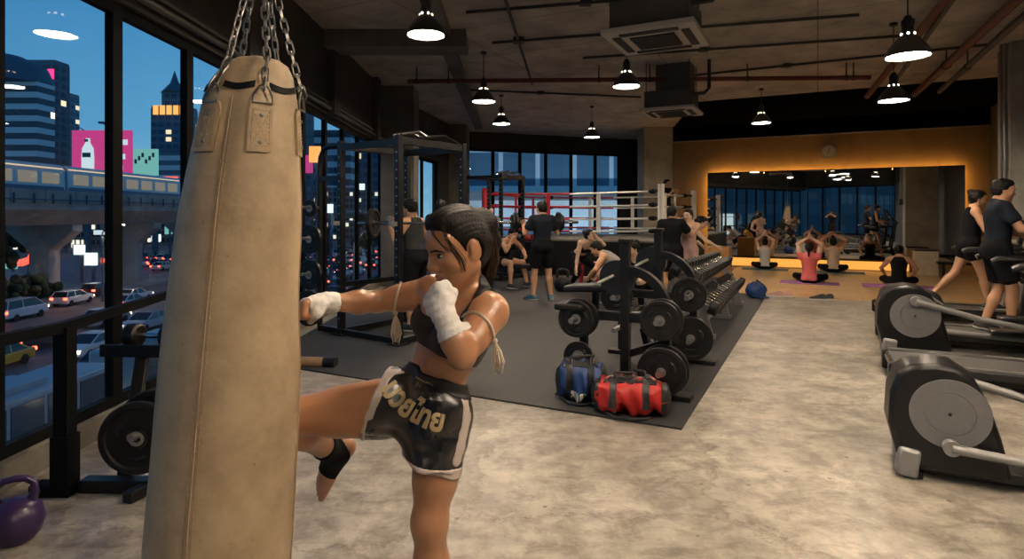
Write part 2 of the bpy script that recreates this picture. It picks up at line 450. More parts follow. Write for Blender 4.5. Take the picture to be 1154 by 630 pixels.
# ---- oblique bay between the two left columns
A2, B2 = (-1.6, 19.5), (LX, 13.3)
w = MB(); wallseg(w, A2, B2, 0.0, 0.3); struct(w.build('wall_bay', M['wall_dark'], smooth=0))
w = MB(); wallseg(w, A2, B2, 3.0, CZ); wallseg(w, A2, (-2.06, 17.02), 0.3, 3.0); struct(w.build('wall_bay_upper', M['wall_dark'], smooth=0))
window_row(30, (-2.06, 17.02), B2, [0.0, 1.25, 2.5, 3.7], 0.3, 3.0)
# ---- far window wall
A3, B3 = (4.6, 21.8), (-1.6, 19.5)
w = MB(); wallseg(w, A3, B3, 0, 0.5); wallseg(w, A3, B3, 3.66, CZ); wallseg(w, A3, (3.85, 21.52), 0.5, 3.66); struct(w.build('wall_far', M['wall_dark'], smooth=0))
window_row(40, (3.85, 21.52), B3, [0.0, 0.95, 1.9, 2.85, 3.8, 4.75, 5.75], 0.5, 3.66)
# ---- mirror wall, right wall, wall behind the camera
w = MB(); wallseg(w, (11.9, 15.0), (4.95, 18.52), 0.0, 3.72); struct(w.build('wall_back', M['wall_ochre'], smooth=0))
w = MB(); wallseg(w, (11.9, 15.0), (4.95, 18.52), 3.72, CZ); struct(w.build('wall_back_upper', M['black_paint'], smooth=0))
w = MB(); w.bar(Vector((11.86, 14.98, 3.72)), Vector((4.93, 18.49, 3.72)), 0.04, 0.03); struct(w.build('trim_2', M['column'], smooth=0))
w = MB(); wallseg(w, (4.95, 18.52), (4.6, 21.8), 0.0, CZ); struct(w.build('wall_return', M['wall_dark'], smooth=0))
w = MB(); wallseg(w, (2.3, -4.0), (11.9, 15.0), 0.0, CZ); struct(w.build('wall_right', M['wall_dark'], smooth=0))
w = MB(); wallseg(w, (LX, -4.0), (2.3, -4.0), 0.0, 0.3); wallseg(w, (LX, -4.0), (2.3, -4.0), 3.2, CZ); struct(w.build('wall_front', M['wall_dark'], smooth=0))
window_row(50, (LX, -4.0), (2.3, -4.0), [0.05, 1.0, 2.0, 3.0, 4.0, 5.0], 0.3, 3.2)
# black painted strip of ceiling over the yoga area
bk = MB(); bk.prism([(p.x, p.y) for p in (room((5.0, 14.15), -0.7, 0), Vector((11.35, 10.93, 0)) + EX * 0.0, Vector((11.88, 14.98, 0)), Vector((4.97, 18.49, 0)))], CZ - 0.03, CZ)
struct(bk.build('ceiling_black', M['black_paint'], smooth=0))
# columns
def column(name, x0, x1, y0, y1, m, label=None):
    b = MB(); b.box(((x0 + x1) / 2, (y0 + y1) / 2, CZ / 2), (x1 - x0, y1 - y0, CZ))
    return struct(b.build(name, m, smooth=0, bevel=0.015))
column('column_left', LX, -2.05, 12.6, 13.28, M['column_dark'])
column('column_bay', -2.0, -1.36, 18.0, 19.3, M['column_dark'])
column('column_middle', 4.05, 5.0, 18.55, 19.5, M['column'])
b = MB(); rc = Vector((7.75, 9.4, 0))
b.prism([(p.x, p.y) for p in (rc, rc + EX * 0.95, rc + EX * 0.95 + DY * 0.7, rc + DY * 0.7)], 0, CZ)
struct(b.build('column_right', M['column'], smooth=0, bevel=0.015))
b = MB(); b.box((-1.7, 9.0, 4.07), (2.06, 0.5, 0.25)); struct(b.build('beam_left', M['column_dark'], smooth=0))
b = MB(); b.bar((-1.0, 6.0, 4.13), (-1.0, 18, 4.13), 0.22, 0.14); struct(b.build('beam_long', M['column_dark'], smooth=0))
# ---- rubber mat and wood floor
A = Vector((1.18, 4.2, 0)); B = A + DY * 7.85
mp_ = [A, B, B - EX * 1.2, B - EX * 1.2 + DY * 5.3, Vector((3.7, 21.0, 0)), Vector((-1.3, 19.2, 0)), Vector((-2.6, 13.0, 0)), A - EX * 4.2]
struct(slab('floor_rubber', mp_, 0.0, 0.014, M['mat_rubber']), 'black rubber gym flooring laid over the concrete')
wp = [B + DY * 0.02 - EX * 1.15, B + DY * 0.02 + EX * 5.9, B + EX * 6.2 + DY * 4.6, Vector((5.3, 18.15, 0)) + EX * 0.2]
wp = [B + DY * 0.03 - EX * 1.17, B + DY * 0.03 + EX * 6.05, Vector((11.75, 14.9, 0)), B - EX * 1.17 + DY * 6.05]
struct(slab('floor_wood', wp, 0.0, 0.02, M['wood']), 'light wooden floor of the yoga corner')
# ---- wall mirror in five panels with the light strips round it
m0 = Vector((5.88, 18.05, 0)); MN = Vector((-0.452, -0.892, 0))
mdir = (Vector((11.9, 15.0, 0)) - Vector((4.95, 18.52, 0))).normalized()
MN = Vector((mdir.y, -mdir.x, 0)); MN = MN if MN.y < 0 else -MN
mlen = 6.2; k = 4
MO = 0.22
mirror = thing('wall_mirror', 'wide wall mirror of tall panels lit by warm strips behind the yoga group', 'mirror', (0, 0, 0))
for i in range(k):
    g = MB(); p = m0 + mdir * (mlen * i / k + 0.006) + MN * MO; q = m0 + mdir * (mlen * (i + 1) / k - 0.006) + MN * MO
    g.bar(p + Vector((0, 0, 1.53)), q + Vector((0, 0, 1.53)), 0.012, 2.42)
    g.build('mirror_panel', M['mirror'], mirror, smooth=0)
g = MB(); g.bar(m0 + mdir * 0.1 + MN * 0.17 + Vector((0, 0, 1.53)), m0 + mdir * (mlen - 0.1) + MN * 0.17 + Vector((0, 0, 1.53)), 0.06, 2.3); g.build('backing_board', M['black_paint'], mirror, smooth=0)
g = MB(); g.bar(m0 + mdir * 0.06 + MN * 0.13 + Vector((0, 0, 2.70)), m0 + mdir * (mlen - 0.06) + MN * 0.13 + Vector((0, 0, 2.70)), 0.04, 0.02); g.build('light_strip', M['cove'], mirror, smooth=0)
for e_ in (0.05, mlen - 0.05):
    g = MB(); g.bar(m0 + mdir * e_ + MN * 0.13 + Vector((0, 0, 0.4)), m0 + mdir * e_ + MN * 0.13 + Vector((0, 0, 2.7)), 0.02, 0.03, up=MN); g.build('light_strip', M['cove'], mirror, smooth=0)
lg = thing('light_ledge', 'low ledge glowing yellow along the foot of the mirror', 'ledge', (0, 0, 0))
g = MB(); g.bar(m0 + MN * 0.30 + Vector((0, 0, 0.145)), m0 + mdir * 5.0 + MN * 0.30 + Vector((0, 0, 0.145)), 0.12, 0.25); g.build('ledge_box', M['beige'], lg, smooth=0)
M['ledge'] = emitter('ledge_light', (1.0, 0.42, 0.07), 1.05)
g = MB(); g.bar(m0 + MN * 0.37 + Vector((0, 0, 0.16)), m0 + mdir * 5.0 + MN * 0.37 + Vector((0, 0, 0.16)), 0.02, 0.22); g.build('glow_panel', M['ledge'], lg, smooth=0)

# ------------------------------------------------------------------ pendant lamps
def make_pendant(label):
    r = thing('pendant_lamp', label, 'lamp', (0, 0, 0), 0, 'black industrial pendant lamps')
    # origin at the ceiling; rim 0.85 below is set per lamp by the stem
    s = MB(); s.lathe([(0.052, 0.30), (0.058, 0.22), (0.075, 0.20), (0.11, 0.165), (0.16, 0.10), (0.19, 0.045), (0.2, 0.0), (0.192, 0.0), (0.183, 0.045), (0.15, 0.1), (0.10, 0.16), (0.06, 0.19)], 28)
    s.build('lamp_shade', M['lampshade'], r, smooth=50)
    s = MB(); s.lathe([(0.0, 0.40), (0.028, 0.40), (0.04, 0.37), (0.045, 0.30), (0.0, 0.30)], 16)
    for a in range(6):
        s.box((0.047 * math.cos(a * PI / 3 + .3), 0.047 * math.sin(a * PI / 3 + .3), 0.335), (0.014, 0.014, 0.06))
    s.build('lamp_neck', M['lampshade'], r)
    for a in range(6):
        s = MB(); s.ball((0.062 * math.cos(a * PI / 3), 0.062 * math.sin(a * PI / 3), 0.215), (0.012, 0.012, 0.016), 8)
        s.build('lamp_vent', M['lamp_vent'], r)
    s = MB(); s.lathe([(0.0, 0.012), (0.18, 0.012), (0.18, 0.02), (0.0, 0.02)], 24); s.build('lamp_diffuser', M['diffuser'], r)
    s = MB(); s.cyl((0, 0, 0.39), (0, 0, 1.0), 0.007, n=8); s.build('lamp_stem', M['conduit'], r)
    s = MB(); s.cyl((0, 0, 0.96), (0, 0, 1.0), 0.05, n=14); s.build('ceiling_rose', M['conduit'], r)
    return r
lamps = [(P(480, 40, 6.3), 'large pendant lamp above the tall squat rack, nearest to the window wall'),
         (P(706, 98, 8.8), 'pendant lamp hanging right under the large ceiling air conditioner'),
         (P(858, 139, 12.9), 'small pendant lamp against the black strip above the wall clock'),
         (P(545, 115, 10.0), 'pendant lamp hanging in front of the red pipe near the concrete pillar'),
         (P(565, 140, 13.6), 'small pendant lamp just above the far windows, left of the other one there'),
         (P(667, 155, 15.0), 'smallest pendant lamp, hanging above the boxing ring'),
         (P(1023, 64, 5.9), 'large pendant lamp among the red pipes over the treadmills'),
         (P(1007, 114, 8.5), 'pendant lamp against the black strip, below the largest one among the pipes')]
off = [(Vector((1.7, 0.9, 3.4)), 'unseen pendant lamp overhead in front of the punching bag'),  # unseen pendants continuing the rows, added for light on boxer, bag and floor
       (Vector((2.4, 3.3, 3.4)), 'unseen pendant lamp over the bare concrete aisle'),
       (Vector((0.25, 3.3, 3.4)), 'unseen pendant lamp overhead behind the kicking boxer'),
       (Vector((0.9, -1.5, 3.4)), 'unseen pendant lamp over the back of the hall'),
       (Vector((3.2, 0.6, 3.4)), 'unseen pendant lamp by the wall behind the ellipticals')]
L0 = None
for p, lb in lamps + off:
    if L0 is None: L0 = make_pendant(lb); o = L0
    else: o = dup(L0, label=lb)
    o.location = p
    st = [c for c in o.children if c.name.startswith('lamp_stem')][0]
    cr = [c for c in o.children if c.name.startswith('ceiling_rose')][0]
    up = CZ - p.z
    st.scale = (1, 1, 1); st.data = st.data.copy()
    for v in st.data.vertices: v.co.z = 0.39 if v.co.z < 0.5 else up - 0.005
    cr.location.z = up - 1.0
# ------------------------------------------------------------------ the street and the city beyond the windows
SZ = -8.0                                  # street level
M['asphalt'] = mat('asphalt', (0.10, 0.104, 0.115), 0.6, bump=0.1, bscale=6, var=0.25, vscale=0.4)
M['street_concrete'] = mat('street_concrete', (0.26, 0.25, 0.24), 0.85, var=0.3, vscale=0.25)
M['hedge'] = mat('hedge', (0.012, 0.03, 0.012), 0.9, var=0.5, vscale=4, bump=0.6, bscale=8)
def tower_mat(name, wall, glass, fw, fh, gap, lit, litcol=(1.0, 0.78, 0.45), lstr=3.0):
    """facade: glass bands and window cells, some of them lit"""
    m = mat(name, wall, 0.6); nt, b = nodes_of(m); N = nt.nodes.new; Lk = nt.links.new
    tc = N('ShaderNodeTexCoord'); sp = N('ShaderNodeSeparateXYZ'); Lk(tc.outputs['Object'], sp.inputs[0])
    ad = N('ShaderNodeMath'); ad.operation = 'ADD'; Lk(sp.outputs[0], ad.inputs[0]); Lk(sp.outputs[1], ad.inputs[1])
    def cell(src, size):
        d = N('ShaderNodeMath'); d.operation = 'DIVIDE'; d.inputs[1].default_value = size; Lk(src, d.inputs[0])
        fl = N('ShaderNodeMath'); fl.operation = 'FLOOR'; Lk(d.outputs[0], fl.inputs[0])
        fr = N('ShaderNodeMath'); fr.operation = 'FRACT'; Lk(d.outputs[0], fr.inputs[0])
        return fl.outputs[0], fr.outputs[0]
    cx, fx = cell(ad.outputs[0], fw); cz, fz = cell(sp.outputs[2], fh)
    gz = N('ShaderNodeMath'); gz.operation = 'GREATER_THAN'; gz.inputs[1].default_value = gap[1]; Lk(fz, gz.inputs[0])
    gx = N('ShaderNodeMath'); gx.operation = 'GREATER_THAN'; gx.inputs[1].default_value = gap[0]; Lk(fx, gx.inputs[0])
    win = N('ShaderNodeMath'); win.operation = 'MULTIPLY'; Lk(gz.outputs[0], win.inputs[0]); Lk(gx.outputs[0], win.inputs[1])
    mx = N('ShaderNodeMixRGB'); mx.inputs[1].default_value = (*wall, 1); mx.inputs[2].default_value = (*glass, 1)
    Lk(win.outputs[0], mx.inputs[0]); Lk(mx.outputs[0], b.inputs['Base Color'])
    cb = N('ShaderNodeCombineXYZ'); Lk(cx, cb.inputs[0]); Lk(cz, cb.inputs[1])
    wn = N('ShaderNodeTexWhiteNoise'); Lk(cb.outputs[0], wn.inputs['Vector'])
    lt = N('ShaderNodeMath'); lt.operation = 'LESS_THAN'; lt.inputs[1].default_value = lit; Lk(wn.outputs['Value'], lt.inputs[0])
    e = N('ShaderNodeMath'); e.operation = 'MULTIPLY'; Lk(lt.outputs[0], e.inputs[0]); Lk(win.outputs[0], e.inputs[1])
    e2 = N('ShaderNodeMath'); e2.operation = 'MULTIPLY'; e2.inputs[1].default_value = lstr; Lk(e.outputs[0], e2.inputs[0])
    b.inputs['Emission Color'].default_value = (*litcol, 1); Lk(e2.outputs[0], b.inputs['Emission Strength'])
    return m
g = MB(); g.box((-60, 150, SZ - 0.1), (400, 420, 0.2)); struct(g.build('street', M['asphalt'], smooth=0))
g = MB(); g.box((-7.0, 60, SZ + 0.09), (7.0, 240, 0.18)); struct(g.build('pavement', M['street_concrete'], smooth=0))
g = MB(); g.box((-52.0, 100, SZ + 0.15), (7.0, 200, 0.3)); struct(g.build('kerb_island', M['street_concrete'], smooth=0))
def tower(name, u0, u1, vtop, Y, depth, m, label, cap=None, vbase=330, cat='building', roof=None):
    """office block whose front stands Y away; u0..u1 give its width, vtop its height"""
    a, b = P(u0, vtop, Y), P(u1, vtop, Y)
    r = thing(name, label, cat, ((a.x + b.x) / 2, Y + depth / 2, SZ))
    w, h = b.x - a.x, a.z - SZ
    f = MB(); f.box((0, 0, h / 2), (w, depth, h)); f.build('facade', m, r, smooth=0)
    q = MB(); q.box((0, 0, h + 0.6), (w * 0.97, depth * 0.97, 1.2)); q.build('roof_parapet', M['tower_trim'], r, smooth=0)
    if cap: cap(r, w, depth, h)
    return r
M['tower_trim'] = mat('tower_trim', (0.05, 0.09, 0.14), 0.7)
T1 = tower_mat('tower_bands', (0.42, 0.50, 0.58), (0.02, 0.045, 0.08), 5.0, 4.6, (0.0, 0.48), 0.035)
T2 = tower_mat('tower_dark', (0.035, 0.08, 0.13), (0.015, 0.035, 0.06), 5.0, 4.2, (0.3, 0.35), 0.03, lstr=1.5)
T3 = tower_mat('tower_blue', (0.06, 0.13, 0.20), (0.02, 0.06, 0.11), 4.0, 4.0, (0.25, 0.4), 0.05, lstr=1.2)
T4 = tower_mat('tower_pale', (0.50, 0.56, 0.60), (0.07, 0.13, 0.18), 40.0, 4.0, (0.0, 0.5), 0.0)
T5 = tower_mat('shophouse', (0.16, 0.17, 0.18), (0.02, 0.03, 0.04), 1.5, 2.2, (0.3, 0.4), 0.26, (0.95, 0.85, 0.65), 1.3)
T6 = tower_mat('hall_opposite', (0.10, 0.16, 0.18), (0.05, 0.12, 0.14), 2.6, 3.2, (0.2, 0.3), 0.10, (0.8, 0.95, 0.9), 0.8)
def crown(r, w, d, h):
    q = MB(); q.box((0, 0, h + 5), (w * 0.55, d * 0.55, 9)); q.build('tower_crown', T3, r, smooth=0)
    q = MB(); q.lathe([(w * 0.40, h + 9.5), (w * 0.12, h + 15), (0.0, h + 22)], 4); q.build('spire', M['tower_trim'], r, smooth=0)
    for i in range(5):
        q = MB(); q.box((-w * 0.36 + i * w * 0.18, -d / 2 - 0.4, h - 1.0), (w * 0.13, 0.5, 5.0)); q.build('crown_light', M['amber'], r, smooth=0)
M['amber'] = emitter('amber_light', (1.0, 0.40, 0.09), 1.6)
def dome(r, w, d, h):
    q = MB(); q.lathe([(w * 0.5, h), (w * 0.42, h + 7), (w * 0.2, h + 11), (0, h + 12)], 20); q.build('roof_dome', M['tower_trim'], r)
def redsign(r, w, d, h):
    q = MB(); q.box((w * 0.38, -d / 2 - 0.4, h - 6), (w * 0.2, 0.5, 5)); q.build('roof_sign', M['pinksign'], r, smooth=0)
M['pinksign'] = emitter('pink_sign', (1.0, 0.05, 0.25), 1.5)
tower('office_tower', -60, 42, 92, 235, 9, T1, 'office tower with pale horizontal bands at the edge of the window view', dome)
tower('office_tower', 28, 62, 70, 300, 10, T2, 'tall dark office tower rising behind the pale banded one', redsign)
tower('office_tower', 62, 78, 107, 340, 8, T3, 'slim blue tower just right of the tall dark one')
tower('office_tower', 170, 212, 122, 330, 10, T3, 'blue tower with a row of amber lights under its spire', crown)
tower('office_block', 176, 240, 172, 250, 8, T4, 'low pale office block with striped facade behind the billboards')
tower('office_block', 318, 345, 100, 200, 8, T2, 'dark tower seen just right of the punching bag')
tower('office_block', 345, 395, 150, 230, 8, T1, 'banded office block behind the squat rack windows')
tower('office_block', 395, 440, 128, 260, 8, T3, 'blue office block seen through the furthest street windows')
tower('shop_row', -120, 55, 215, 150, 8, T5, 'row of shop fronts under the railway at the edge of the view')
tower('shop_row', 55, 140, 232, 175, 8, T5, 'row of shop fronts seen between the railway piers')
tower('shop_row', 140, 225, 222, 190, 8, T5, 'row of shop fronts behind the red queue of cars')
tower('shop_row', 325, 445, 215, 217, 8, T5, 'row of shop fronts behind the squat rack windows')
# pale block close outside the far windows
M['facade_near'] = tower_mat('facade_near', (0.80, 0.84, 0.86), (0.12, 0.22, 0.30), 2.2, 4.4, (0.12, 0.55), 0.0)
fb = thing('apartment_block', 'pale block close outside the far windows behind the ring', 'building', (4.0, 40, SZ))
g = MB(); g.box((2.5, 0, 15), (20, 8, 30)); g.build('facade', M['facade_near'], fb, smooth=0)
for k in range(5):
    g = MB(); g.box((2.5, -4.3, 4.4 * k + 6.2), (20, 0.7, 0.5)); g.build('floor_band', M['street_concrete'], fb, smooth=0)
M['facade_fill'] = emitter('facade_fill_light', (0.66, 0.85, 1.0), 120)  # lamps added out of view below the sill to brighten the pale block
for i, (x, lb) in enumerate(((-1.0, 'added unseen fill lamp before the pale block, red corner side'), (4.0, 'added unseen fill lamp before the pale block, in the middle'), (9.0, 'added unseen fill lamp before the pale block, column side'))):
    o = thing('fill_or_board_lamp', lb, 'lamp', (x, 30.5, SZ))
    g = MB(); g.bar((0, 0, 0), (0, 0, 4.6), 0.12, 0.12); g.build('mast', M['tower_trim'], o, smooth=0)
    R_ = Matrix.Rotation(0.5, 3, 'X')
    g = MB(); g.box((0, 0, 4.8), (1.2, 0.2, 0.6), rot=R_); g.build('lamp_housing', M['tower_trim'], o, smooth=0)
    g = MB(); g.box(Vector((0, 0, 4.8)) + R_ @ Vector((0, 0.12, 0)), (1.1, 0.03, 0.5), rot=R_); g.build('lamp_glass', M['facade_fill'], o, smooth=0)
bb = thing('office_block', 'dark office block standing across the street behind the hall', 'building', (4, -30, SZ))
g = MB(); g.box((0, 0, 14), (60, 10, 28)); g.build('facade', T6, bb, smooth=0)
g = MB(); g.box((0, 0, 28.5), (58, 9, 1.0)); g.build('roof_parapet', M['tower_trim'], bb, smooth=0)
# elevated railway
RX0, RX1 = -56.0, -46.5
rw = thing('elevated_railway', 'concrete elevated railway crossing the view on heavy piers', 'railway', (0, 0, SZ - 0.6))
g = MB()
g.prism([(RX0, 11.3), (RX1, 11.3), (RX1, 10.6), (RX1 - 2.4, 9.0), (RX0 + 2.4, 9.0), (RX0, 10.6)], -30, 196, Matrix(((1, 0, 0, 0), (0, 0, 1, 0), (0, 1, 0, 0), (0, 0, 0, 1))))
g.build('deck', M['street_concrete'], rw, smooth=0)
for k in range(34):
    y = 20 + k * 4.2
    g = MB(); g.box((RX1 + 0.1, y, 11.95), (0.2, 4.08, 1.3)); g.build('parapet_panel', M['street_concrete'], rw, smooth=0)
g = MB()
for k in range(60): g.bar((RX1 + 0.3, 20 + k * 2.4, 11.2), (RX1 + 0.3, 20 + k * 2.4, 12.2), 0.12, 0.12)
g.bar((RX1 + 0.3, 20, 11.6), (RX1 + 0.3, 164, 11.6), 0.12, 0.12)
g.build('railing', M['tower_trim'], rw, smooth=0)
for k in range(7):
    y = 51.5 + k * 15
    g = MB(); g.prism([(-3.6, 9.0), (3.6, 9.0), (3.6, 8.3), (1.1, 6.2), (1.1, 0), (-1.1, 0), (-1.1, 6.2), (-3.6, 8.3)], y - 0.8, y + 0.8, Matrix(((1, 0, 0, -51.5), (0, 0, 1, 0), (0, 1, 0, 0), (0, 0, 0, 1))))
    g.build('pier', M['street_concrete'], rw, smooth=0)
# train on it
M['train_white'] = mat('train_white', (0.50, 0.55, 0.58), 0.35)
M['train_blue'] = mat('train_blue', (0.012, 0.05, 0.16), 0.35)
M['train_win'] = mat('train_window', (0.03, 0.045, 0.06), 0.2, emit=(1.0, 0.78, 0.5), estr=0.22)
M['warm_line'] = emitter('warm_line', (1.0, 0.72, 0.42), 0.9)
tr = thing('train', 'white and blue metro train on the elevated railway', 'train', (-49.2, 0, SZ + 10.75))
for k in range(3):
    y0, y1 = 20 + k * 22.4, 20 + k * 22.4 + 22
    g = MB(); g.prism([(-1.4, 0.3), (1.4, 0.3), (1.5, 1.6), (1.45, 3.5), (1.1, 4.0), (-1.1, 4.0), (-1.45, 3.5), (-1.5, 1.6)], y0, y1, Matrix(((1, 0, 0, 0), (0, 0, 1, 0), (0, 1, 0, 0), (0, 0, 0, 1))))
    car = g.build('carriage', M['train_white'], tr, smooth=0)
    g = MB(); g.box((1.5, (y0 + y1) / 2, 1.05), (0.06, 21.6, 1.3)); g.build('blue_band', M['train_blue'], car, smooth=0)
    g = MB()
    for j in range(7): g.box((1.50, y0 + 2.0 + j * 3.0, 2.55), (0.07, 2.3, 1.15))
    g.build('window_row', M['train_win'], car, smooth=0)
    g = MB(); g.box((1.42, (y0 + y1) / 2, 3.6), (0.08, 21.6, 0.12)); g.build('roof_line', M['warm_line'], car, smooth=0)
# billboards
def billboard(name, u0, u1, v0, v1, Y, m, label):
    a, b = P(u0, v1, Y), P(u1, v0, Y)
    r = thing(name, label, 'billboard', ((a.x + b.x) / 2, Y, SZ))
    w, h = b.x - a.x, b.z - a.z; zc = (a.z + b.z) / 2 - SZ
    f = MB(); f.box((0, 0, zc), (w, 0.5, h)); f.build('panel', m, r, smooth=0)
    for sx in (-0.3, 0.3):
        f = MB(); f.box((w * sx, 0.8, (zc - h / 2) / 2), (0.9, 0.9, zc - h / 2)); f.build('post', M['tower_trim'], r, smooth=0)
    return r, w, h, zc
M['pink'] = emitter('pink_board', (0.72, 0.05, 0.26), 0.85)
M['pale_lit'] = emitter('pale_lit', (0.75, 0.90, 0.95), 0.9)
M['mint'] = emitter('mint_board', (0.22, 0.62, 0.55), 0.8)
M['white_lit'] = emitter('white_lit', (0.85, 1.0, 0.95), 1.5)
M['red_neon'] = emitter('red_neon', (1.0, 0.09, 0.05), 2.2)
M['teal_dark'] = mat('teal_dark', (0.02, 0.12, 0.14), 0.6)
r, w, h, zc = billboard('billboard', 82, 149, 147, 201, 120, M['pink'], 'large pink billboard with a pale bottle on it')
bx = -w * 0.22
f = MB(); f.lathe([(0.0, -h * 0.36), (1.25, -h * 0.36), (1.3, -h * 0.1), (1.15, h * 0.12), (0.5, h * 0.24), (0.45, h * 0.33), (0, h * 0.33)], 16, Matrix.Translation((bx, -0.45, zc)) @ Matrix.Scale(0.25, 4, (0, 1, 0))); f.build('bottle_picture', M['pale_lit'], r)
f = MB(); f.box((bx, -0.85, zc - h * 0.02), (1.6, 0.1, 0.9)); f.box((bx, -0.9, zc + h * 0.28), (0.7, 0.1, 0.5)); f.build('bottle_marks', M['teal_dark'], r, smooth=0)
for i, zz in enumerate((0.25, -0.05, -0.28)):
    f = MB(); f.box((w * (0.34 - 0.03 * i), -0.4, zc + h * zz), (w * (0.2 - 0.02 * i), 0.2, h * 0.11)); f.build('text_block', M['pale_lit'], r, smooth=0)
for sx in (-0.3, 0.2):
    f = MB(); f.bar((w * sx, -0.2, zc + h / 2), (w * sx - 1.0, -2.2, zc + h / 2 + 1.2), 0.15, 0.15); f.box((w * sx - 1.0, -2.3, zc + h / 2 + 1.2), (1.0, 0.5, 0.4)); f.build('fill_or_board_lamp', M['tower_trim'], r, smooth=0)
r, w, h, zc = billboard('billboard', 150, 178, 168, 198, 128, M['mint'], 'small mint green billboard beside the pink one')
for i in range(6):
    f = MB(); f.box((-w * 0.35 + i * w * 0.14, -0.4, zc + h * (0.15 + 0.12 * ((i * 7) % 3 - 1))), (w * 0.08, 0.2, h * 0.16)); f.build('dark_figure', M['teal_dark'], r, smooth=0)
def litsign(u0, u1, v0, v1, Y, m, label, legs=True):
    a, b = P(u0, v1, Y), P(u1, v0, Y)
    r = thing('lit_sign', label, 'sign', ((a.x + b.x) / 2, Y, SZ))
    f = MB(); f.box((0, 0, (a.z + b.z) / 2 - SZ), (b.x - a.x, 0.4, b.z - a.z)); f.build('sign_box', m, r, smooth=0)
    f = MB(); f.box((0, 0.5, (a.z - SZ) / 2 + 0.3), (0.3, 0.3, a.z - SZ + 0.6)); f.build('post', M['tower_trim'], r, smooth=0)
    return r
litsign(84, 95, 276, 287, 84, M['white_lit'], 'smaller white lit sign under the railway')
litsign(96, 109, 285, 299, 80, M['white_lit'], 'larger white lit sign below the smaller one')
litsign(180, 200, 199, 214, 126, M['red_neon'], 'red and white lit sign below the pale striped block')
litsign(135, 152, 272, 284, 110, M['white_lit'], 'wide white shop sign between the piers')
litsign(340, 352, 175, 195, 70, M['pink'], 'pink lit sign seen right beside the punching bag')
litsign(349, 361, 165, 183, 62, M['amber'], 'orange lit sign behind the plate storage of the squat rack')
litsign(368, 375, 230, 240, 72, M['white_lit'], 'white lit sign low behind the squat rack')
litsign(405, 411, 207, 214, 170, M['white_lit'], 'small white sign behind the barbell in the rack')
for i, (u, v, w_, h_, Y, m_, lb) in enumerate(((8, 262, 9, 6, 120, 'white_lit', 'small white sign at the window edge under the railway'), (12, 300, 14, 6, 100, 'mint', 'green lit sign low at the window edge'), (112, 262, 12, 5, 150, 'pale_lit', 'pale shop sign above the two white lit signs'),
        (117, 296, 5, 9, 120, 'red_neon', 'small red sign right of the larger white sign'), (143, 258, 16, 6, 160, 'pale_lit', 'pale shop sign between the mullion and the second pier'), (176, 268, 10, 8, 160, 'white_lit', 'white shop sign right of the second pier'), (190, 258, 8, 12, 165, 'mint', 'green shop sign near the punching bag'), (203, 270, 7, 5, 165, 'amber', 'amber shop sign touching the punching bag in view'), (74, 268, 9, 5, 150, 'amber', 'amber shop sign beside the nearest pier'))):
    litsign(u - w_ / 2, u + w_ / 2, v - h_ / 2, v + h_ / 2, Y, M[m_], lb)
a = P(30, 280, 92)
r = thing('neon_sign', 'curved red neon sign under the elevated railway', 'sign', (a.x, 92, SZ))
f = MB(); f.tube([(-1.6, 0, a.z - SZ + 2.6), (-0.4, 0, a.z - SZ + 2.2), (0.8, 0, a.z - SZ + 1.2), (1.2, 0, a.z - SZ - 0.4), (0.6, 0, a.z - SZ - 1.7), (-0.8, 0, a.z - SZ - 2.2), (-1.8, 0, a.z - SZ - 2.2)], 0.55, 8); f.build('neon_tube', M['red_neon'], r)
f = MB(); f.box((0, 0.7, (a.z - SZ) / 2), (0.5, 0.5, a.z - SZ)); f.build('post', M['tower_trim'], r, smooth=0)
# bright spots of the street: lit shop windows
# lamps, trees and hedges
def street_tree(x, y, h, r0, label):
    r = thing('street_tree', label, 'tree', (x, y, SZ))
    f = MB(); f.tube([(0, 0, 0), (0.1, 0, h * 0.3), (0, 0.1, h * 0.6)], [0.22, 0.17, 0.1], 7); f.build('trunk', M['hedge'], r)
    f = MB(); q = random.Random(int(x * 7 + y))
    for i in range(60):
        f.ball((q.uniform(-1, 1) * r0, q.uniform(-1, 1) * r0, h * 0.65 + q.uniform(-0.3, 0.35) * h), r0 * q.uniform(0.16, 0.34), 8)
    f.build('foliage', M['hedge'], r, smooth=80)
street_tree(-50.3, 58.5, 3.2, 1.7, 'low dark bush beside the nearest railway pier')
street_tree(-50.6, 63.0, 2.8, 1.9, 'low dark bush behind the other one by the pier')
street_tree(-66, 76, 8, 3.2, 'dark street tree under the railway at the edge of the view')
street_tree(-38, 118, 7, 2.6, 'dark street tree behind the jam of red tail lights')
street_tree(-30, 130, 9, 3.2, 'tall street tree beyond the jam, near the punching bag')
# ------------------------------------------------------------------ vehicles
M['tyre'] = mat('tyre', (0.012, 0.012, 0.013), 0.8)
M['car_glass'] = mat('car_glass', (0.012, 0.02, 0.028), 0.08)
M['tail'] = emitter('tail_light', (1.0, 0.07, 0.03), 11.0)
M['head'] = emitter('head_light', (1.0, 0.82, 0.62), 8.0)
M['tail_dim'] = emitter('tail_light_dim', (1.0, 0.45, 0.25), 2.5)
CARCOL = {'white': (0.62, 0.64, 0.66), 'black': (0.015, 0.017, 0.02), 'silver': (0.33, 0.35, 0.37), 'dark blue': (0.02, 0.035, 0.08), 'maroon': (0.10, 0.015, 0.02), 'yellow': (0.55, 0.34, 0.04), 'pink': (0.5, 0.12, 0.2)}
for k_, c_ in CARCOL.items(): M['car_' + k_] = mat('car_paint_' + k_.replace(' ', '_'), c_, 0.25, coat=0.5)
YZ = Matrix(((0, 0, 1, 0), (1, 0, 0, 0), (0, 1, 0, 0), (0, 0, 0, 1)))   # profile (y, z) extruded along x
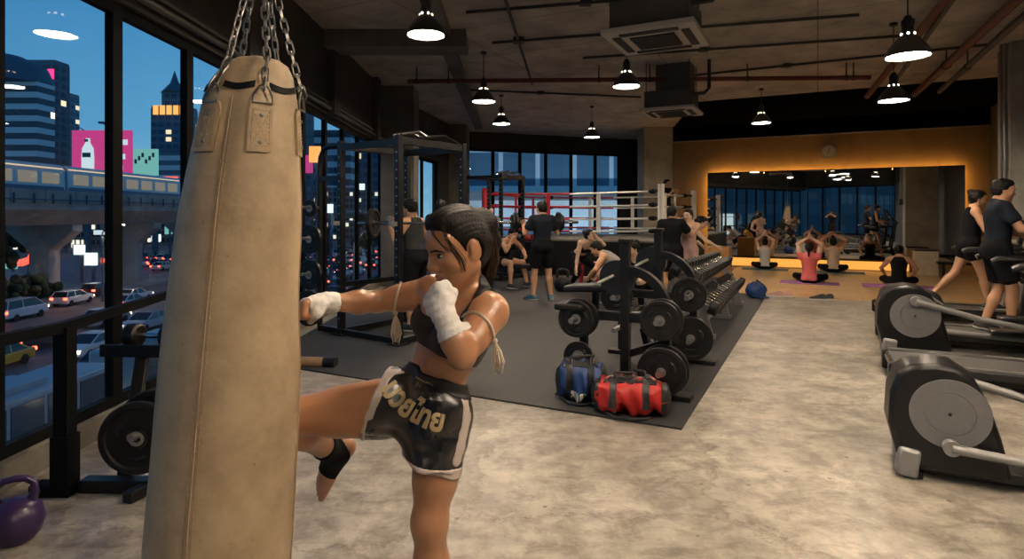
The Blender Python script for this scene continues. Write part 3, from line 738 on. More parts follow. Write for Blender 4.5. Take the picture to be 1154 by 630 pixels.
def make_car(kind, colour, label):
    """a car pointing along +y"""
    r = thing('van' if kind == 'van' else 'car', label, 'car', (0, 0, SZ))
    L2, hw = 2.2, 0.87
    if kind == 'van':
        low = [(-2.3, 0.35), (-2.35, 0.9), (-2.25, 1.15), (2.1, 1.15), (2.35, 0.95), (2.4, 0.35)]
        cab = [(-2.25, 1.15), (-2.05, 1.85), (0.9, 1.88), (1.9, 1.15)]
    elif kind == 'hatch':
        low = [(-2.0, 0.3), (-2.05, 0.85), (-1.95, 1.0), (1.75, 0.98), (2.05, 0.78), (2.1, 0.3)]
        cab = [(-1.95, 1.0), (-1.6, 1.5), (0.2, 1.52), (1.15, 0.98)]
    else:
        low = [(-2.25, 0.3), (-2.3, 0.85), (-2.15, 0.98), (1.8, 0.96), (2.25, 0.75), (2.3, 0.3)]
        cab = [(-1.75, 0.97), (-1.05, 1.42), (0.25, 1.45), (1.15, 0.96)]
    f = MB(); f.prism(low, -hw, hw, YZ)
    body = f.build('body', M['car_' + colour], r, smooth=30, bevel=0.09)
    f = MB(); n = len(cab)
    vs = [(-hw + 0.04 if z < 1.2 else -hw + 0.16, y, z) for y, z in cab] + [(hw - 0.04 if z < 1.2 else hw - 0.16, y, z) for y, z in cab]
    f.add(vs, [(i, (i + 1) % n, n + (i + 1) % n, n + i) for i in range(n)] + [tuple(range(n)), tuple(range(n, 2 * n))])
    f.build('window_glass', M['car_glass'], r, smooth=0, bevel=0.03)
    f = MB(); (y1, z1), (y2, z2) = cab[1], cab[2]
    f.box((0, (y1 + y2) / 2, (z1 + z2) / 2 + 0.012), (2 * hw - 0.34, y2 - y1 - 0.1, 0.05))
    for sx in (-1, 1):
        for (ya, za), (yb, zb) in ((cab[0], cab[1]), (cab[3], cab[2])):
            f.bar((sx * (hw - 0.07), ya, za), (sx * (hw - 0.17), yb, zb), 0.07, 0.07)
        f.bar((sx * (hw - 0.06), (y1 + y2) / 2, cab[0][1]), (sx * (hw - 0.17), (y1 + y2) / 2, z1), 0.09, 0.05)
    f.build('roof', M['car_' + colour], r, smooth=0)
    for sy in (-1.35, 1.4):
        for sx in (-1, 1):
            f = MB(); f.cyl((sx * (hw - 0.2), sy, 0.33), (sx * (hw + 0.015), sy, 0.33), 0.33, n=14); f.cyl((sx * (hw - 0.1), sy, 0.33), (sx * (hw + 0.025), sy, 0.33), 0.19, n=10)
            f.build('wheel', M['tyre'], r)
    yb, yf = low[1][0], low[4][0]
    for sx in (-1, 1):
        f = MB(); f.box((sx * (hw - 0.16), yb + 0.02, low[1][1] - 0.02), (0.30, 0.16, 0.20)); f.build('tail_light', M['tail'], r, smooth=0)
        f = MB(); f.box((sx * (hw - 0.2), yf - 0.02, low[4][1] - 0.08), (0.34, 0.2, 0.17)); f.build('head_light', M['head'], r, smooth=0)
    f = MB(); f.box((0, yb - 0.01, 0.5), (0.5, 0.06, 0.14)); f.box((0, yf + 0.05, 0.45), (0.5, 0.06, 0.12)); f.build('number_plate', M['white_paint'], r, smooth=0)
    return r
protos = {}
def car(kind, colour, x, y, face, label, group=None):
    k = (kind, colour)
    rz = 0.0 if face > 0 else PI
    if k not in protos:
        o = make_car(kind, colour, label); protos[k] = o
    else: o = dup(protos[k], label=label)
    o.location = (x, y, SZ); o.rotation_euler = (0, 0, rz)
    if group: o['group'] = group
    elif 'group' in o: del o['group']
    return o
def lane_x(u, Y): return (u - CU) / FPX * Y
near = [('sedan', 'black', 40, 43, 1, 'black car just above the roof of the pale bus'),
        ('sedan', 'white', 103, 41, -1, 'white car heading towards us right behind the bus'),
        ('van', 'white', 22, 55, 1, 'white van beside the guard rail at the edge of the window'),
        ('hatch', 'white', 82, 64, 1, 'white hatchback with lit tail, in the middle of the street'),
        ('sedan', 'silver', 118, 52, 1, 'silver car half hidden behind the window mullion'),
        ('sedan', 'yellow', -8, 37, -1, 'yellow taxi cut off at the window edge'),
        ('sedan', 'dark blue', 128, 37, 1, 'dark blue car behind the mullion, next to the white oncoming one'),
        ('sedan', 'silver', 165, 50, -1, 'silver car above the dumbbells on the rack shelf'),
        ('hatch', 'maroon', 112, 71, 1, 'maroon hatchback braking beyond the silver car'),
        ('sedan', 'white', 150, 66, 1, 'white car under the guard rail beside the dumbbells'),
        ('sedan', 'white', 145, 61.5, 1, 'white car at the tail of the jam'),
        ('sedan', 'black', 25, 74, 1, 'black car far off beside the railway pier')]
for c_ in near: car(*((c_[0], c_[1], lane_x(c_[2], c_[3])) + c_[3:]))
q = random.Random(3)
kinds = ['sedan', 'hatch', 'sedan', 'van']; cols = ['white', 'silver', 'black', 'maroon', 'white', 'dark blue', 'pink']
used = [(lane_x(c_[2], c_[3]), c_[3]) for c_ in near]
n_jam = 0
for lx in (-24.5, -28, -31.5, -35, -38.5, -42):
    y = 66 + q.uniform(0, 6)
    while y < 150:
        u = CU + FPX * lx / y
        if (138 < u < 232 or 332 < u < 432) and all(abs(lx - a_) > 2.2 or abs(y - b_) > 6 for a_, b_ in used):
            used.append((lx, y)); n_jam += 1
            car(kinds[n_jam % 4] if n_jam % 3 else 'sedan', cols[n_jam % 7], lx, y, 1, 'car with red tail lights in the distant evening jam', 'cars in the distant jam')
        y += 5.8 + q.uniform(0, 1.8)
for lx in (-60, -63.5, -67, -70.5, -74):
    y = 84 + q.uniform(0, 5)
    while y < 160:
        u = CU + FPX * lx / y
        if 150 < u < 216:
            n_jam += 1
            car(kinds[n_jam % 4], cols[n_jam % 7], lx, y, 1, 'car in the dense jam of tail lights beyond the elevated railway', 'cars jammed beyond the railway')
        y += 6.2 + q.uniform(0, 3)
for lx, y in ((-12.5, 31), (-14.5, 44), (-17, 55), (-20, 68)):
    car('sedan', 'white' if y < 50 else 'silver', lx, y, -1, 'car with headlights on coming up the near lane', 'cars on the near lane')
# the bus
M['bus_body'] = mat('bus_body', (0.24, 0.36, 0.42), 0.35)
M['bus_win'] = mat('bus_window', (0.03, 0.085, 0.11), 0.15)
bus = thing('bus', 'pale blue bus close below the window at the edge of the view', 'bus', (-18.6, 20.0, SZ))
f = MB(); f.box((0, 0, 1.75), (2.5, 12.5, 2.7)); f.build('body', M['bus_body'], bus, smooth=30, bevel=0.15)
f = MB(); f.box((0.1, 1.5, 3.22), (1.5, 3.2, 0.3)); f.box((0.1, -3.0, 3.2), (1.4, 2.4, 0.26)); f.build('roof_unit', M['bus_body'], bus, smooth=30, bevel=0.06)
for j in range(7):
    f = MB(); f.box((1.26, -5.1 + j * 1.68, 2.15), (0.06, 1.5, 1.3)); f.build('window', M['bus_win'], bus, smooth=0, bevel=0.02)
for y in (-1.7, 3.3):
    f = MB(); f.box((1.27, y, 1.55), (0.06, 1.1, 2.2)); f.build('door', M['bus_win'], bus, smooth=0)
f = MB(); f.box((0, 6.27, 2.0), (2.2, 0.06, 1.5)); f.build('windscreen', M['bus_win'], bus, smooth=0)
f = MB(); f.box((1.27, 0, 0.75), (0.05, 12.0, 0.3)); f.build('side_stripe', M['train_blue'], bus, smooth=0)
for y in (-3.9, 4.4):
    for sx in (-1, 1):
        f = MB(); f.cyl((sx * 0.9, y, 0.48), (sx * 1.27, y, 0.48), 0.48, n=16); f.build('wheel', M['tyre'], bus)
for sx in (-0.9, 0.9):
    f = MB(); f.box((sx, 6.28, 0.8), (0.35, 0.08, 0.25)); f.build('head_light', M['head'], bus, smooth=0)
dup(bus, loc=(-18.7, 34.6, SZ), label='second pale blue bus, ahead of the long one in the same lane')
# street lamps light the road
def street_lamp(x, y, label):
    r = thing('street_lamp', label, 'lamp', (x, y, SZ), 0, 'street lamps along the road')
    f = MB(); f.tube([(0, 0, 0), (0, 0, 7.5), (0.6, 0, 8.3), (1.8, 0, 8.5)], [0.12, 0.08, 0.07, 0.06], 8); f.build('pole', M['tower_trim'], r)
    f = MB(); f.box((2.0, 0, 8.5), (0.9, 0.4, 0.14)); f.build('lamp_head', M['tower_trim'], r, smooth=0)
    f = MB(); f.box((2.0, 0, 8.41), (0.7, 0.3, 0.05)); f.build('lamp_glass', M['street_light'], r, smooth=0)
M['street_light'] = emitter('street_light', (1.0, 0.62, 0.36), 800)
for i, (x, y, n_) in enumerate(((-44.8, 66, 'beside the second pier'), (-44.8, 100, 'near the jam of cars'), (-11, 42, 'on the near pavement'), (-44.8, 36, 'at the edge of the view'))):
    street_lamp(x, y, 'tall street lamp ' + n_)
# ------------------------------------------------------------------ pipes, conduits and air conditioners under the ceiling
def pipe(name, a, b, r, m, label, hang=(), group=None):
    o = thing(name, label, 'pipe', (0, 0, 0), 0, group)
    f = MB(); f.cyl(a, b, r, n=12); f.build('pipe_run', m, o)
    a, b = Vector(a), Vector(b)
    for t in hang:
        p = a.lerp(b, t)
        f = MB(); f.cyl(p + Vector((0, 0, -r)), (p.x, p.y, CZ), 0.012, n=6); f.cyl(p - (b - a).normalized() * 0.02, p + (b - a).normalized() * 0.02, r * 1.25, n=12); f.build('hanger', M['conduit'], o)
    return o
pipe('sprinkler_pipe', (-1.9, 11.0, 3.93), (6.35, 10.7, 3.93), 0.04, M['pipe_red'], 'long dark red sprinkler pipe running across under the ceiling', (0.02, 0.09, 0.42, 0.53, 0.74, 0.95, 0.965))
pipe('sprinkler_pipe', (4.4, 5.6, 3.95), (7.35, 12.5, 3.95), 0.055, M['pipe_red'], 'thick red ceiling pipe passing beside the large pendant lamp towards the yoga corner', (0.5,))
pipe('sprinkler_pipe', (5.45, 6.2, 3.95), (8.2, 12.3, 3.95), 0.06, M['pipe_red'], 'thickest red pipe running over the treadmills', (0.6,))
pipe('ceiling_pipe', (6.05, 6.9, 3.95), (8.5, 12.0, 3.95), 0.045, M['pipe_grey'], 'grey pipe running beside the thickest red pipe', (0.6,))
pipe('ceiling_pipe', (5.0, 6.8, 3.98), (7.55, 12.1, 3.98), 0.035, M['pipe_grey'], 'thin grey pipe between the two red pipes', (0.6,))
for i, (a, b, lb) in enumerate((((-0.6, 7.9), (3.2, 7.0), 'black conduit on the ceiling above the nearest pendant lamp'),
                                ((-0.3, 9.3), (4.6, 8.0), 'black conduit on the ceiling behind the large air conditioner'),
                                ((1.2, 10.2), (5.9, 8.9), 'black conduit crossing the ceiling to the red pipes'),
                                ((3.2, 11.6), (7.4, 9.4), 'black conduit on the ceiling before the black strip'),
                                ((-0.9, 12.8), (2.9, 13.6), 'thin conduit on the ceiling over the boxing ring'))):
    o = thing('conduit', lb, 'conduit'); f = MB()
    f.cyl((*a, CZ - 0.05), (*b, CZ - 0.05), 0.022, n=8); f.build('conduit_run', M['conduit'], o)
    f = MB(); m_ = (Vector((*a, CZ - 0.05)) * 0.6 + Vector((*b, CZ - 0.05)) * 0.4); f.box(m_, (0.14, 0.12, 0.06)); f.build('junction_box', M['conduit'], o, smooth=0)
o = thing('conduit', 'dark conduit running lengthwise from the nearest lamp over the rubber floor', 'conduit'); f = MB()
f.cyl((-0.15, 6.6, CZ - 0.10), (0.4, 12.0, CZ - 0.10), 0.022, n=8); f.build('conduit_run', M['conduit'], o)
f = MB(); f.box((0.1, 9.0, CZ - 0.10), (0.16, 0.16, 0.07)); f.build('junction_box', M['conduit'], o, smooth=0)
M['ac_white'] = mat('ac_white', (0.80, 0.75, 0.66), 0.5)
M['ac_slot'] = mat('ac_slot', (0.03, 0.028, 0.025), 0.6)
M['ac_box'] = mat('ac_box', (0.075, 0.075, 0.078), 0.55, 0.2, var=0.2, vscale=3)
def make_ac(label, loc):
    r = thing('ceiling_air_conditioner', label, 'air conditioner', loc, YAW)
    f = MB(); f.box((0, 0, 0.03), (0.95, 0.95, 0.06)); f.build('face_panel', M['ac_white'], r, smooth=0, bevel=0.015)
    f = MB(); f.box((0, 0, -0.004), (0.46, 0.46, 0.02)); f.build('intake_grille', M['ac_slot'], r, smooth=0)
    f = MB()
    for k in range(9): f.box((0, -0.2 + k * 0.05, -0.016), (0.44, 0.012, 0.012))
    f.build('grille_slats', M['ac_box'], r, smooth=0)
    for k in range(4):
        a = k * PI / 2; c, s_ = math.cos(a), math.sin(a)
        f = MB(); f.box((0.355 * c, 0.355 * s_, -0.003), (0.08 if k % 2 == 0 else 0.6, 0.6 if k % 2 == 0 else 0.08, 0.015)); f.build('air_slot', M['ac_slot'], r, smooth=0)
    h = CZ - loc.z
    f = MB(); f.box((0, 0, 0.06 + 0.15), (0.80, 0.80, 0.30)); f.build('unit_casing', M['ac_box'], r, smooth=0, bevel=0.01)
    f = MB(); f.box((0.05, 0.1, (h + 0.36) / 2), (0.6, 0.5, h - 0.36)); f.build('duct_box', M['ac_box'], r, smooth=0)
    f = MB()
    f.tube([(0.35, -0.2, 0.28), (0.6, -0.2, 0.28), (0.68, -0.2, 0.36), (0.68, -0.2, h - 0.02)], 0.03, 8); f.build('drain_pipe', M['conduit'], r)
    for sx in (-0.37, 0.37):
        for sy in (-0.37, 0.37):
            f = MB(); f.cyl((sx, sy, 0.3), (sx, sy, h), 0.008, n=6); f.build('hanger_rod', M['conduit'], r)
    return r
make_ac('large ceiling air conditioner with square grille, nearest to the camera', P(740, 46, 6.45))
make_ac('smaller looking ceiling air conditioner beside the far concrete column', P(757, 128, 10.9))
# wall clock
ck = thing('wall_clock', 'round pale clock on the ochre wall above the mirror', 'clock', Vector((0, 0, 0)))
t_ = 0.0
cp = P(934, 171, 16.6); M_ = at(cp + MN * 0.03, MN)
f = MB(); f.lathe([(0.0, -0.03), (0.185, -0.03), (0.185, 0.02), (0.16, 0.02), (0.16, 0.0), (0, 0.0)], 28, M_); f.build('clock_case', M['steel'], ck)
M['clock_face'] = mat('clock_face', (0.62, 0.58, 0.5), 0.6)
f = MB(); f.lathe([(0.0, 0.004), (0.158, 0.004), (0.158, 0.008), (0.0, 0.008)], 28, M_); f.build('clock_face', M['clock_face'], ck)
f = MB(); f.bar((0, 0, 0.015), (0.0, 0.1, 0.015), 0.014, 0.006, M_); f.bar((0, 0, 0.018), (-0.05, -0.05, 0.018), 0.016, 0.006, M_); f.build('clock_hands', M['black_metal'], ck, smooth=0)
for k in range(12):
    a = k * PI / 6
    f = MB(); f.box((0.135 * math.sin(a), 0.135 * math.cos(a), 0.01), (0.012, 0.012, 0.006), M_); f.build('hour_mark', M['black_metal'], ck, smooth=0)
# small wall fittings by the right column
o = thing('wall_conduit', 'steel conduit with a switch box on the wall beside the right column', 'conduit')
q0 = Vector((9.55, 10.1, 0)); q0 = room(rc, -0.03, 0.1)
f = MB(); f.cyl(q0 + Vector((0, 0, 1.9)), q0 + Vector((0, 0, CZ)), 0.02, n=8); f.cyl(q0 + Vector((0, 0.08, 1.9)), q0 + Vector((0, 0.08, CZ)), 0.02, n=8); f.build('conduit_run', M['steel'], o)
f = MB(); f.box(q0 + Vector((0, 0.04, 1.95)), (0.07, 0.16, 0.22)); f.build('switch_box', M['dark_steel'], o, smooth=0)
# ------------------------------------------------------------------ punching bag
def leather():
    m = mat('bag_canvas', (0.60, 0.46, 0.30), 0.46); nt, b = nodes_of(m); N = nt.nodes.new; Lk = nt.links.new
    tc = N('ShaderNodeTexCoord')
    n1 = N('ShaderNodeTexNoise'); n1.inputs['Scale'].default_value = 5; n1.inputs['Detail'].default_value = 8; n1.inputs['Roughness'].default_value = 0.65
    n2 = N('ShaderNodeTexNoise'); n2.inputs['Scale'].default_value = 60; n2.inputs['Detail'].default_value = 3
    n3 = N('ShaderNodeTexVoronoi'); n3.inputs['Scale'].default_value = 16
    for n in (n1, n2, n3): Lk(tc.outputs['Object'], n.inputs['Vector'])
    r = N('ShaderNodeValToRGB'); e = r.color_ramp.elements
    e[0].position = 0.28; e[0].color = (0.34, 0.245, 0.150, 1); e[1].position = 0.65; e[1].color = (0.56, 0.425, 0.27, 1)
    Lk(n1.outputs[0], r.inputs[0])
    r3 = N('ShaderNodeValToRGB'); e = r3.color_ramp.elements
    e[0].position = 0.03; e[0].color = (0.42, 0.38, 0.34, 1); e[1].position = 0.09; e[1].color = (1, 1, 1, 1)
    Lk(n3.outputs['Distance'], r3.inputs[0])
    mx = N('ShaderNodeMixRGB'); mx.blend_type = 'MULTIPLY'; mx.inputs[0].default_value = 0.6
    Lk(r.outputs[0], mx.inputs[1]); Lk(r3.outputs[0], mx.inputs[2]); Lk(mx.outputs[0], b.inputs['Base Color'])
    bp = N('ShaderNodeBump'); bp.inputs['Strength'].default_value = 0.18; bp.inputs['Distance'].default_value = 0.006
    Lk(n2.outputs[0], bp.inputs['Height']); Lk(bp.outputs[0], b.inputs['Normal'])
    return m
M['bag'] = leather()
M['bag_tab'] = mat('bag_tab', (0.44, 0.325, 0.20), 0.6, bump=0.2, bscale=120, var=0.12, vscale=30)
M['stitch'] = mat('stitch', (0.36, 0.27, 0.17), 0.8)
BY = 1.75; MPX = BY / FPX
BAGROWS = [(66, 291, 12), (69, 291, 23), (76, 290, 33), (88, 288, 40), (104, 285, 46), (114, 283.5, 49), (135, 281.5, 52), (160, 279.5, 55), (200, 276, 59.5),
           (240, 273, 63.5), (280, 270.5, 66), (320, 268, 68.5), (360, 265.5, 71), (400, 263, 73), (450, 259.5, 74.5), (500, 256, 75.3), (550, 252, 76), (600, 248.5, 76.5),
           (650, 245, 76.5), (700, 241, 75), (735, 239, 70), (752, 238, 60), (760, 237.5, 45)]
def bag_c(v):
    us = np.interp(v, [r[0] for r in BAGROWS], [r[1] for r in BAGROWS]); ws = np.interp(v, [r[0] for r in BAGROWS], [r[2] for r in BAGROWS])
    return (us - CU) * MPX, CH - (v - CV) * MPX, ws * MPX
bag_o = Vector(((273 - CU) * MPX, BY, 0))
bag = thing('punching_bag', 'large worn beige punching bag hanging on chains in front of the boxer', 'punching bag', bag_o)
NB = 72
def bag_r(v, th):
    x, z, r = bag_c(v)
    k = max(0.0, 1 - max(0, v - 66) / 190.0)
    fold = 0.055 * k * math.cos(6 * th + 0.5) + 0.02 * k * math.sin(11 * th + v * 0.02)
    if v < 76: fold *= 0.5
    big = 0.012 * math.sin(3 * th + v * 0.012) * (1 - k)
    dent = -0.010 * math.exp(-((v - 340) / 55.0) ** 2) * max(0, math.cos(th - 0.9))
    return r * (1 + fold + big) + dent
def bag_p(v, th, off=0.0):
    x, z, r = bag_c(v); rr = bag_r(v, th) + off
    return Vector((x + rr * math.cos(th) - bag_o.x, rr * math.sin(th), z))
vv = []
for a, b_ in zip(BAGROWS[:-1], BAGROWS[1:]):
    n = max(1, int((b_[0] - a[0]) / 9)); vv += [a[0] + (b_[0] - a[0]) * i / n for i in range(n)]
vv.append(BAGROWS[-1][0])
f = MB(); vs = []; fs = []
for v in vv: vs += [bag_p(v, 2 * PI * j / NB) for j in range(NB)]
for i in range(len(vv) - 1): fs += [(i * NB + j, i * NB + (j + 1) % NB, (i + 1) * NB + (j + 1) % NB, (i + 1) * NB + j) for j in range(NB)]
fs += [tuple(range(NB)), tuple(range((len(vv) - 1) * NB, len(vv) * NB))]
f.add(vs, fs); f.build('bag_body', M['bag'], bag, smooth=60)
# vertical seams and stitches
for th in (-PI / 2 + 0.02, -PI / 2 + 1.75, PI / 2 - 0.1, PI / 2 + 1.5):
    f = MB(); f.tube([bag_p(v, th, 0.0015) for v in range(116, 750, 8)], 0.0022, 6); f.build('seam', M['bag_tab'], bag)
for th in (-PI / 2 + 0.07, -PI / 2 - 0.03):
    f = MB()
    for v in range(120, 740, 5): f.bar(bag_p(v, th, 0.001), bag_p(v + 3, th, 0.001), 0.002, 0.002)
    f.build('stitching', M['stitch'], bag, smooth=0)
# black band round the shoulder
for th0, th1 in ((-PI / 2 - 1.1, -PI / 2 - 0.5), (-PI / 2 - 0.24, -PI / 2 + 0.45), (-PI / 2 + 0.78, -PI / 2 + 1.45), (0.1, 1.0), (1.5, 2.9)):
    f = MB(); vs = []; n = 14
    for i in range(n):
        th = th0 + (th1 - th0) * i / (n - 1); sag = 3 * math.sin(PI * i / (n - 1))
        vs += [bag_p(100 + sag, th, 0.005), bag_p(107 + sag, th, 0.005), bag_p(107 + sag, th, -0.004), bag_p(100 + sag, th, -0.004)]
    fs = []
    for i in range(n - 1):
        for j in range(4): fs.append((i * 4 + j, i * 4 + (j + 1) % 4, (i + 1) * 4 + (j + 1) % 4, (i + 1) * 4 + j))
    fs += [(0, 1, 2, 3), tuple((n - 1) * 4 + j for j in range(4))]
    f.add(vs, fs); f.build('black_band', M['canvas_dark'], bag, smooth=40)
# tabs with rings and chains
def link(mb, p, d, up, L=0.0215, Wd=0.0088, r=0.0028):
    """one oval chain link centred on p along d"""
    d = d.normalized(); x = d.cross(up).normalized(); pts = []
    for k in range(14):
        t = 2 * PI * k / 14
        pts.append(p + x * (Wd * math.cos(t)) + d * ((L - Wd) * (1 if math.sin(t) > 0 else -1) * (1 if abs(math.sin(t)) > 0.2 else 0) + Wd * math.sin(t)))
    mb.tube(pts, r, 6, True)
apex = Vector(((290 - CU) * MPX - bag_o.x, 0.02, CH - (-62 - CV) * MPX))
for i, th in enumerate((-PI / 2 + 0.62, -PI / 2 - 0.38, -PI / 2 + 1.62, PI / 2 + 0.9, PI / 2 - 0.2)):
    # tab: a leather rectangle lying on the bag
    f = MB(); vs = []; rows = list(np.linspace(124, 176, 8)); hw = 0.030
    for k_, v in enumerate(rows):
        x_, z_, r_ = bag_c(v); da = hw / r_
        w_ = 0.75 if k_ == 0 else 1.0
        for s_ in (-1, -0.5, 0, 0.5, 1): vs.append(bag_p(v, th + da * s_ * w_, 0.008))
        for s_ in (1, 0.5, 0, -0.5, -1): vs.append(bag_p(v, th + da * s_ * w_, -0.002))
    fs = []
    for k_ in range(len(rows) - 1):
        for j in range(10): fs.append((k_ * 10 + j, k_ * 10 + (j + 1) % 10, (k_ + 1) * 10 + (j + 1) % 10, (k_ + 1) * 10 + j))
    fs += [tuple(range(10)), tuple(len(vs) - 10 + j for j in range(10))]
    f.add(vs, fs); tabo = f.build('strap_tab', M['bag_tab'], bag, smooth=40)
    f = MB()
    x_, z_, r_ = bag_c(150); da = 0.022 / r_
    cs = [(132, -da), (132, da), (170, da), (170, -da)]
    for (va, ta), (vb, tb) in ((cs[0], cs[1]), (cs[1], cs[2]), (cs[2], cs[3]), (cs[3], cs[0]), (cs[0], cs[2]), (cs[1], cs[3])):
        for k_ in range(9): f.bar(bag_p(va + (vb - va) * k_ / 9, th + ta + (tb - ta) * k_ / 9, 0.0085), bag_p(va + (vb - va) * (k_ + .6) / 9, th + ta + (tb - ta) * (k_ + .6) / 9, 0.0085), 0.0015, 0.0015)
    f.build('tab_stitching', M['stitch'], tabo, smooth=0)
    for v in (137, 166):
        q = bag_p(v, th, 0.008); nrm = Vector((math.cos(th), math.sin(th), 0))
        f = MB(); f.lathe([(0.006, 0), (0.005, 0.003), (0, 0.004)], 10, at(q, nrm)); f.build('rivet', M['chain'], tabo)
    # ring
    nrm = Vector((math.cos(th), math.sin(th), 0)); tg = Vector((-math.sin(th), math.cos(th), 0))
    b0 = bag_p(124, th, 0.012); top = bag_p(104, th, 0.014)
    pts = [b0 + tg * 0.026, b0 - tg * 0.026, b0 - tg * 0.024 + (top - b0) * 0.4, b0 - tg * 0.012 + (top - b0) * 0.85, top, b0 + tg * 0.012 + (top - b0) * 0.85, b0 + tg * 0.024 + (top - b0) * 0.4]
    f = MB(); f.tube(pts, 0.0035, 6, True); f.build('strap_ring', M['chain'], bag)
    # chain: over the crown to the swivel
    x_, z_, r_ = bag_c(70); crown = Vector((x_ - bag_o.x, 0, z_)) + nrm * (r_ * 1.55) + Vector((0, 0, -0.012))
    path = [top + nrm * 0.004, bag_p(86, th, 0.014), crown + nrm * 0.008, apex + nrm * 0.012]
    seg = []
    L_ = sum((path[k_ + 1] - path[k_]).length for k_ in range(3)); nl = int(L_ / 0.0318)
    f = MB(); 
    for k_ in range(nl + 1):
        s_ = L_ * k_ / nl; acc = 0
        for a, b_ in zip(path[:-1], path[1:]):
            l_ = (b_ - a).length
            if s_ <= acc + l_ + 1e-6: break
            acc += l_
        p = a.lerp(b_, (s_ - acc) / l_); d = b_ - a
        link(f, p, d, nrm if k_ % 2 else tg)
    f.build('chain', M['chain'], bag)
f = MB(); f.cyl(apex + Vector((0, 0, -0.01)), apex + Vector((0, 0, 0.06)), 0.02, 0.012, n=14); f.torus(0.03, 0.006, M=Matrix.Translation(apex + Vector((0, 0, 0.085))) @ Matrix.Rotation(PI / 2, 4, 'X')); f.build('swivel', M['chain'], bag)
f = MB(); z = apex.z + 0.12; k_ = 0
while z < CZ - 0.06:
    link(f, Vector((apex.x, apex.y, z)), Vector((0, 0, 1)), Vector((0, 1, 0)) if k_ % 2 else Vector((1, 0, 0)), 0.03); z += 0.046; k_ += 1
f.build('chain', M['chain'], bag)
f = MB(); f.cyl((apex.x, apex.y, CZ - 0.05), (apex.x, apex.y, CZ), 0.07, n=16); f.build('ceiling_anchor', M['dark_steel'], bag)

# ------------------------------------------------------------------ weights
def make_plate(r, th, label, group=None, holes=3):
    """weight plate standing upright, its face towards local -y; origin at the bottom of the rim"""
    o = thing('weight_plate', label, 'weight plate', (0, 0, 0), 0, group)
    Mt = Matrix.Translation((0, 0, r)) @ Matrix.Rotation(PI / 2, 4, 'X')
    h = th / 2
    pr = [(0.026, -h), (r * 0.26, -h), (r * 0.28, -h * 0.45), (r * 0.80, -h * 0.45), (r * 0.84, -h * 0.95), (r * 0.97, -h * 0.95), (r, -h * 0.7), (r, h * 0.7), (r * 0.97, h * 0.95),
          (r * 0.84, h * 0.95), (r * 0.80, h * 0.45), (r * 0.28, h * 0.45), (r * 0.26, h), (0.026, h)]
    f = MB(); f.lathe(pr, 40, Mt, closed=True); f.build('plate_disc', M['rubber'], o, smooth=30)
    f = MB(); f.lathe([(0.025, -h * 1.05), (0.045, -h * 1.05), (0.045, h * 1.05), (0.025, h * 1.05)], 20, Mt, closed=True); f.build('hub_ring', M['steel'], o, smooth=30)
    for k in range(holes):
        a = 2 * PI * k / holes + 0.5; f = MB()
        c = Vector((math.cos(a) * r * 0.56, math.sin(a) * r * 0.56, 0)); t = Vector((-math.sin(a), math.cos(a), 0))
        pts = [c + t * (s_ * r * 0.22) + c.normalized() * (-(s_ ** 2) * r * 0.06) for s_ in (-1, -0.5, 0, 0.5, 1)]
        f.tube([Mt @ Vector((p.x, p.y, h * 0.46)) for p in pts], [0.006, 0.012, 0.013, 0.012, 0.006], 8); f.build('hand_grip', M['plastic_black'], o)
    return o
PL_BIG = make_plate(0.225, 0.05, 'x'); PL_MED = make_plate(0.17, 0.045, 'x'); PL_SM = make_plate(0.115, 0.035, 'x')
plate_first = {'big': PL_BIG, 'med': PL_MED, 'sm': PL_SM}; plate_r = {'big': 0.225, 'med': 0.17, 'sm': 0.115}
plate_used = set()
def plate(kind, c, rz, label, group=None, scale=1.0):
    """a plate whose centre is c"""
    if kind in plate_used: o = dup(plate_first[kind], label=label)
    else: o = plate_first[kind]; plate_used.add(kind); o['label'] = label
    o.location = Vector(c) - Vector((0, 0, plate_r[kind] * scale)); o.rotation_euler = (0, 0, rz); o.scale = (scale,) * 3
    if group: o['group'] = group
    elif 'group' in o: del o['group']
    return o
def make_dumbbell(r, w, hl, label):
    """dumbbell lying along local x; origin under its middle"""
    o = thing('dumbbell', label, 'dumbbell')
    for s_ in (-1, 1):
        f = MB(); f.lathe([(0, 0), (r * 0.8, 0), (r, 0.012), (r, w - 0.012), (r * 0.8, w), (0, w)], 16, Matrix.Translation((s_ * hl, 0, r)) @ rot_to((s_, 0, 0))); f.build('weight_head', M['rubber'], o, smooth=40)
        f = MB(); f.lathe([(0, w), (r * 0.35, w), (r * 0.35, w + 0.004), (0, w + 0.004)], 14, Matrix.Translation((s_ * hl, 0, r)) @ rot_to((s_, 0, 0))); f.build('end_cap', M['dark_steel'], o)
    f = MB(); f.tube([(-hl, 0, r), (-hl * 0.5, 0, r), (0, 0, r), (hl * 0.5, 0, r), (hl, 0, r)], [0.014, 0.016, 0.018, 0.016, 0.014], 12); f.build('handle', M['chrome'], o)
    return o
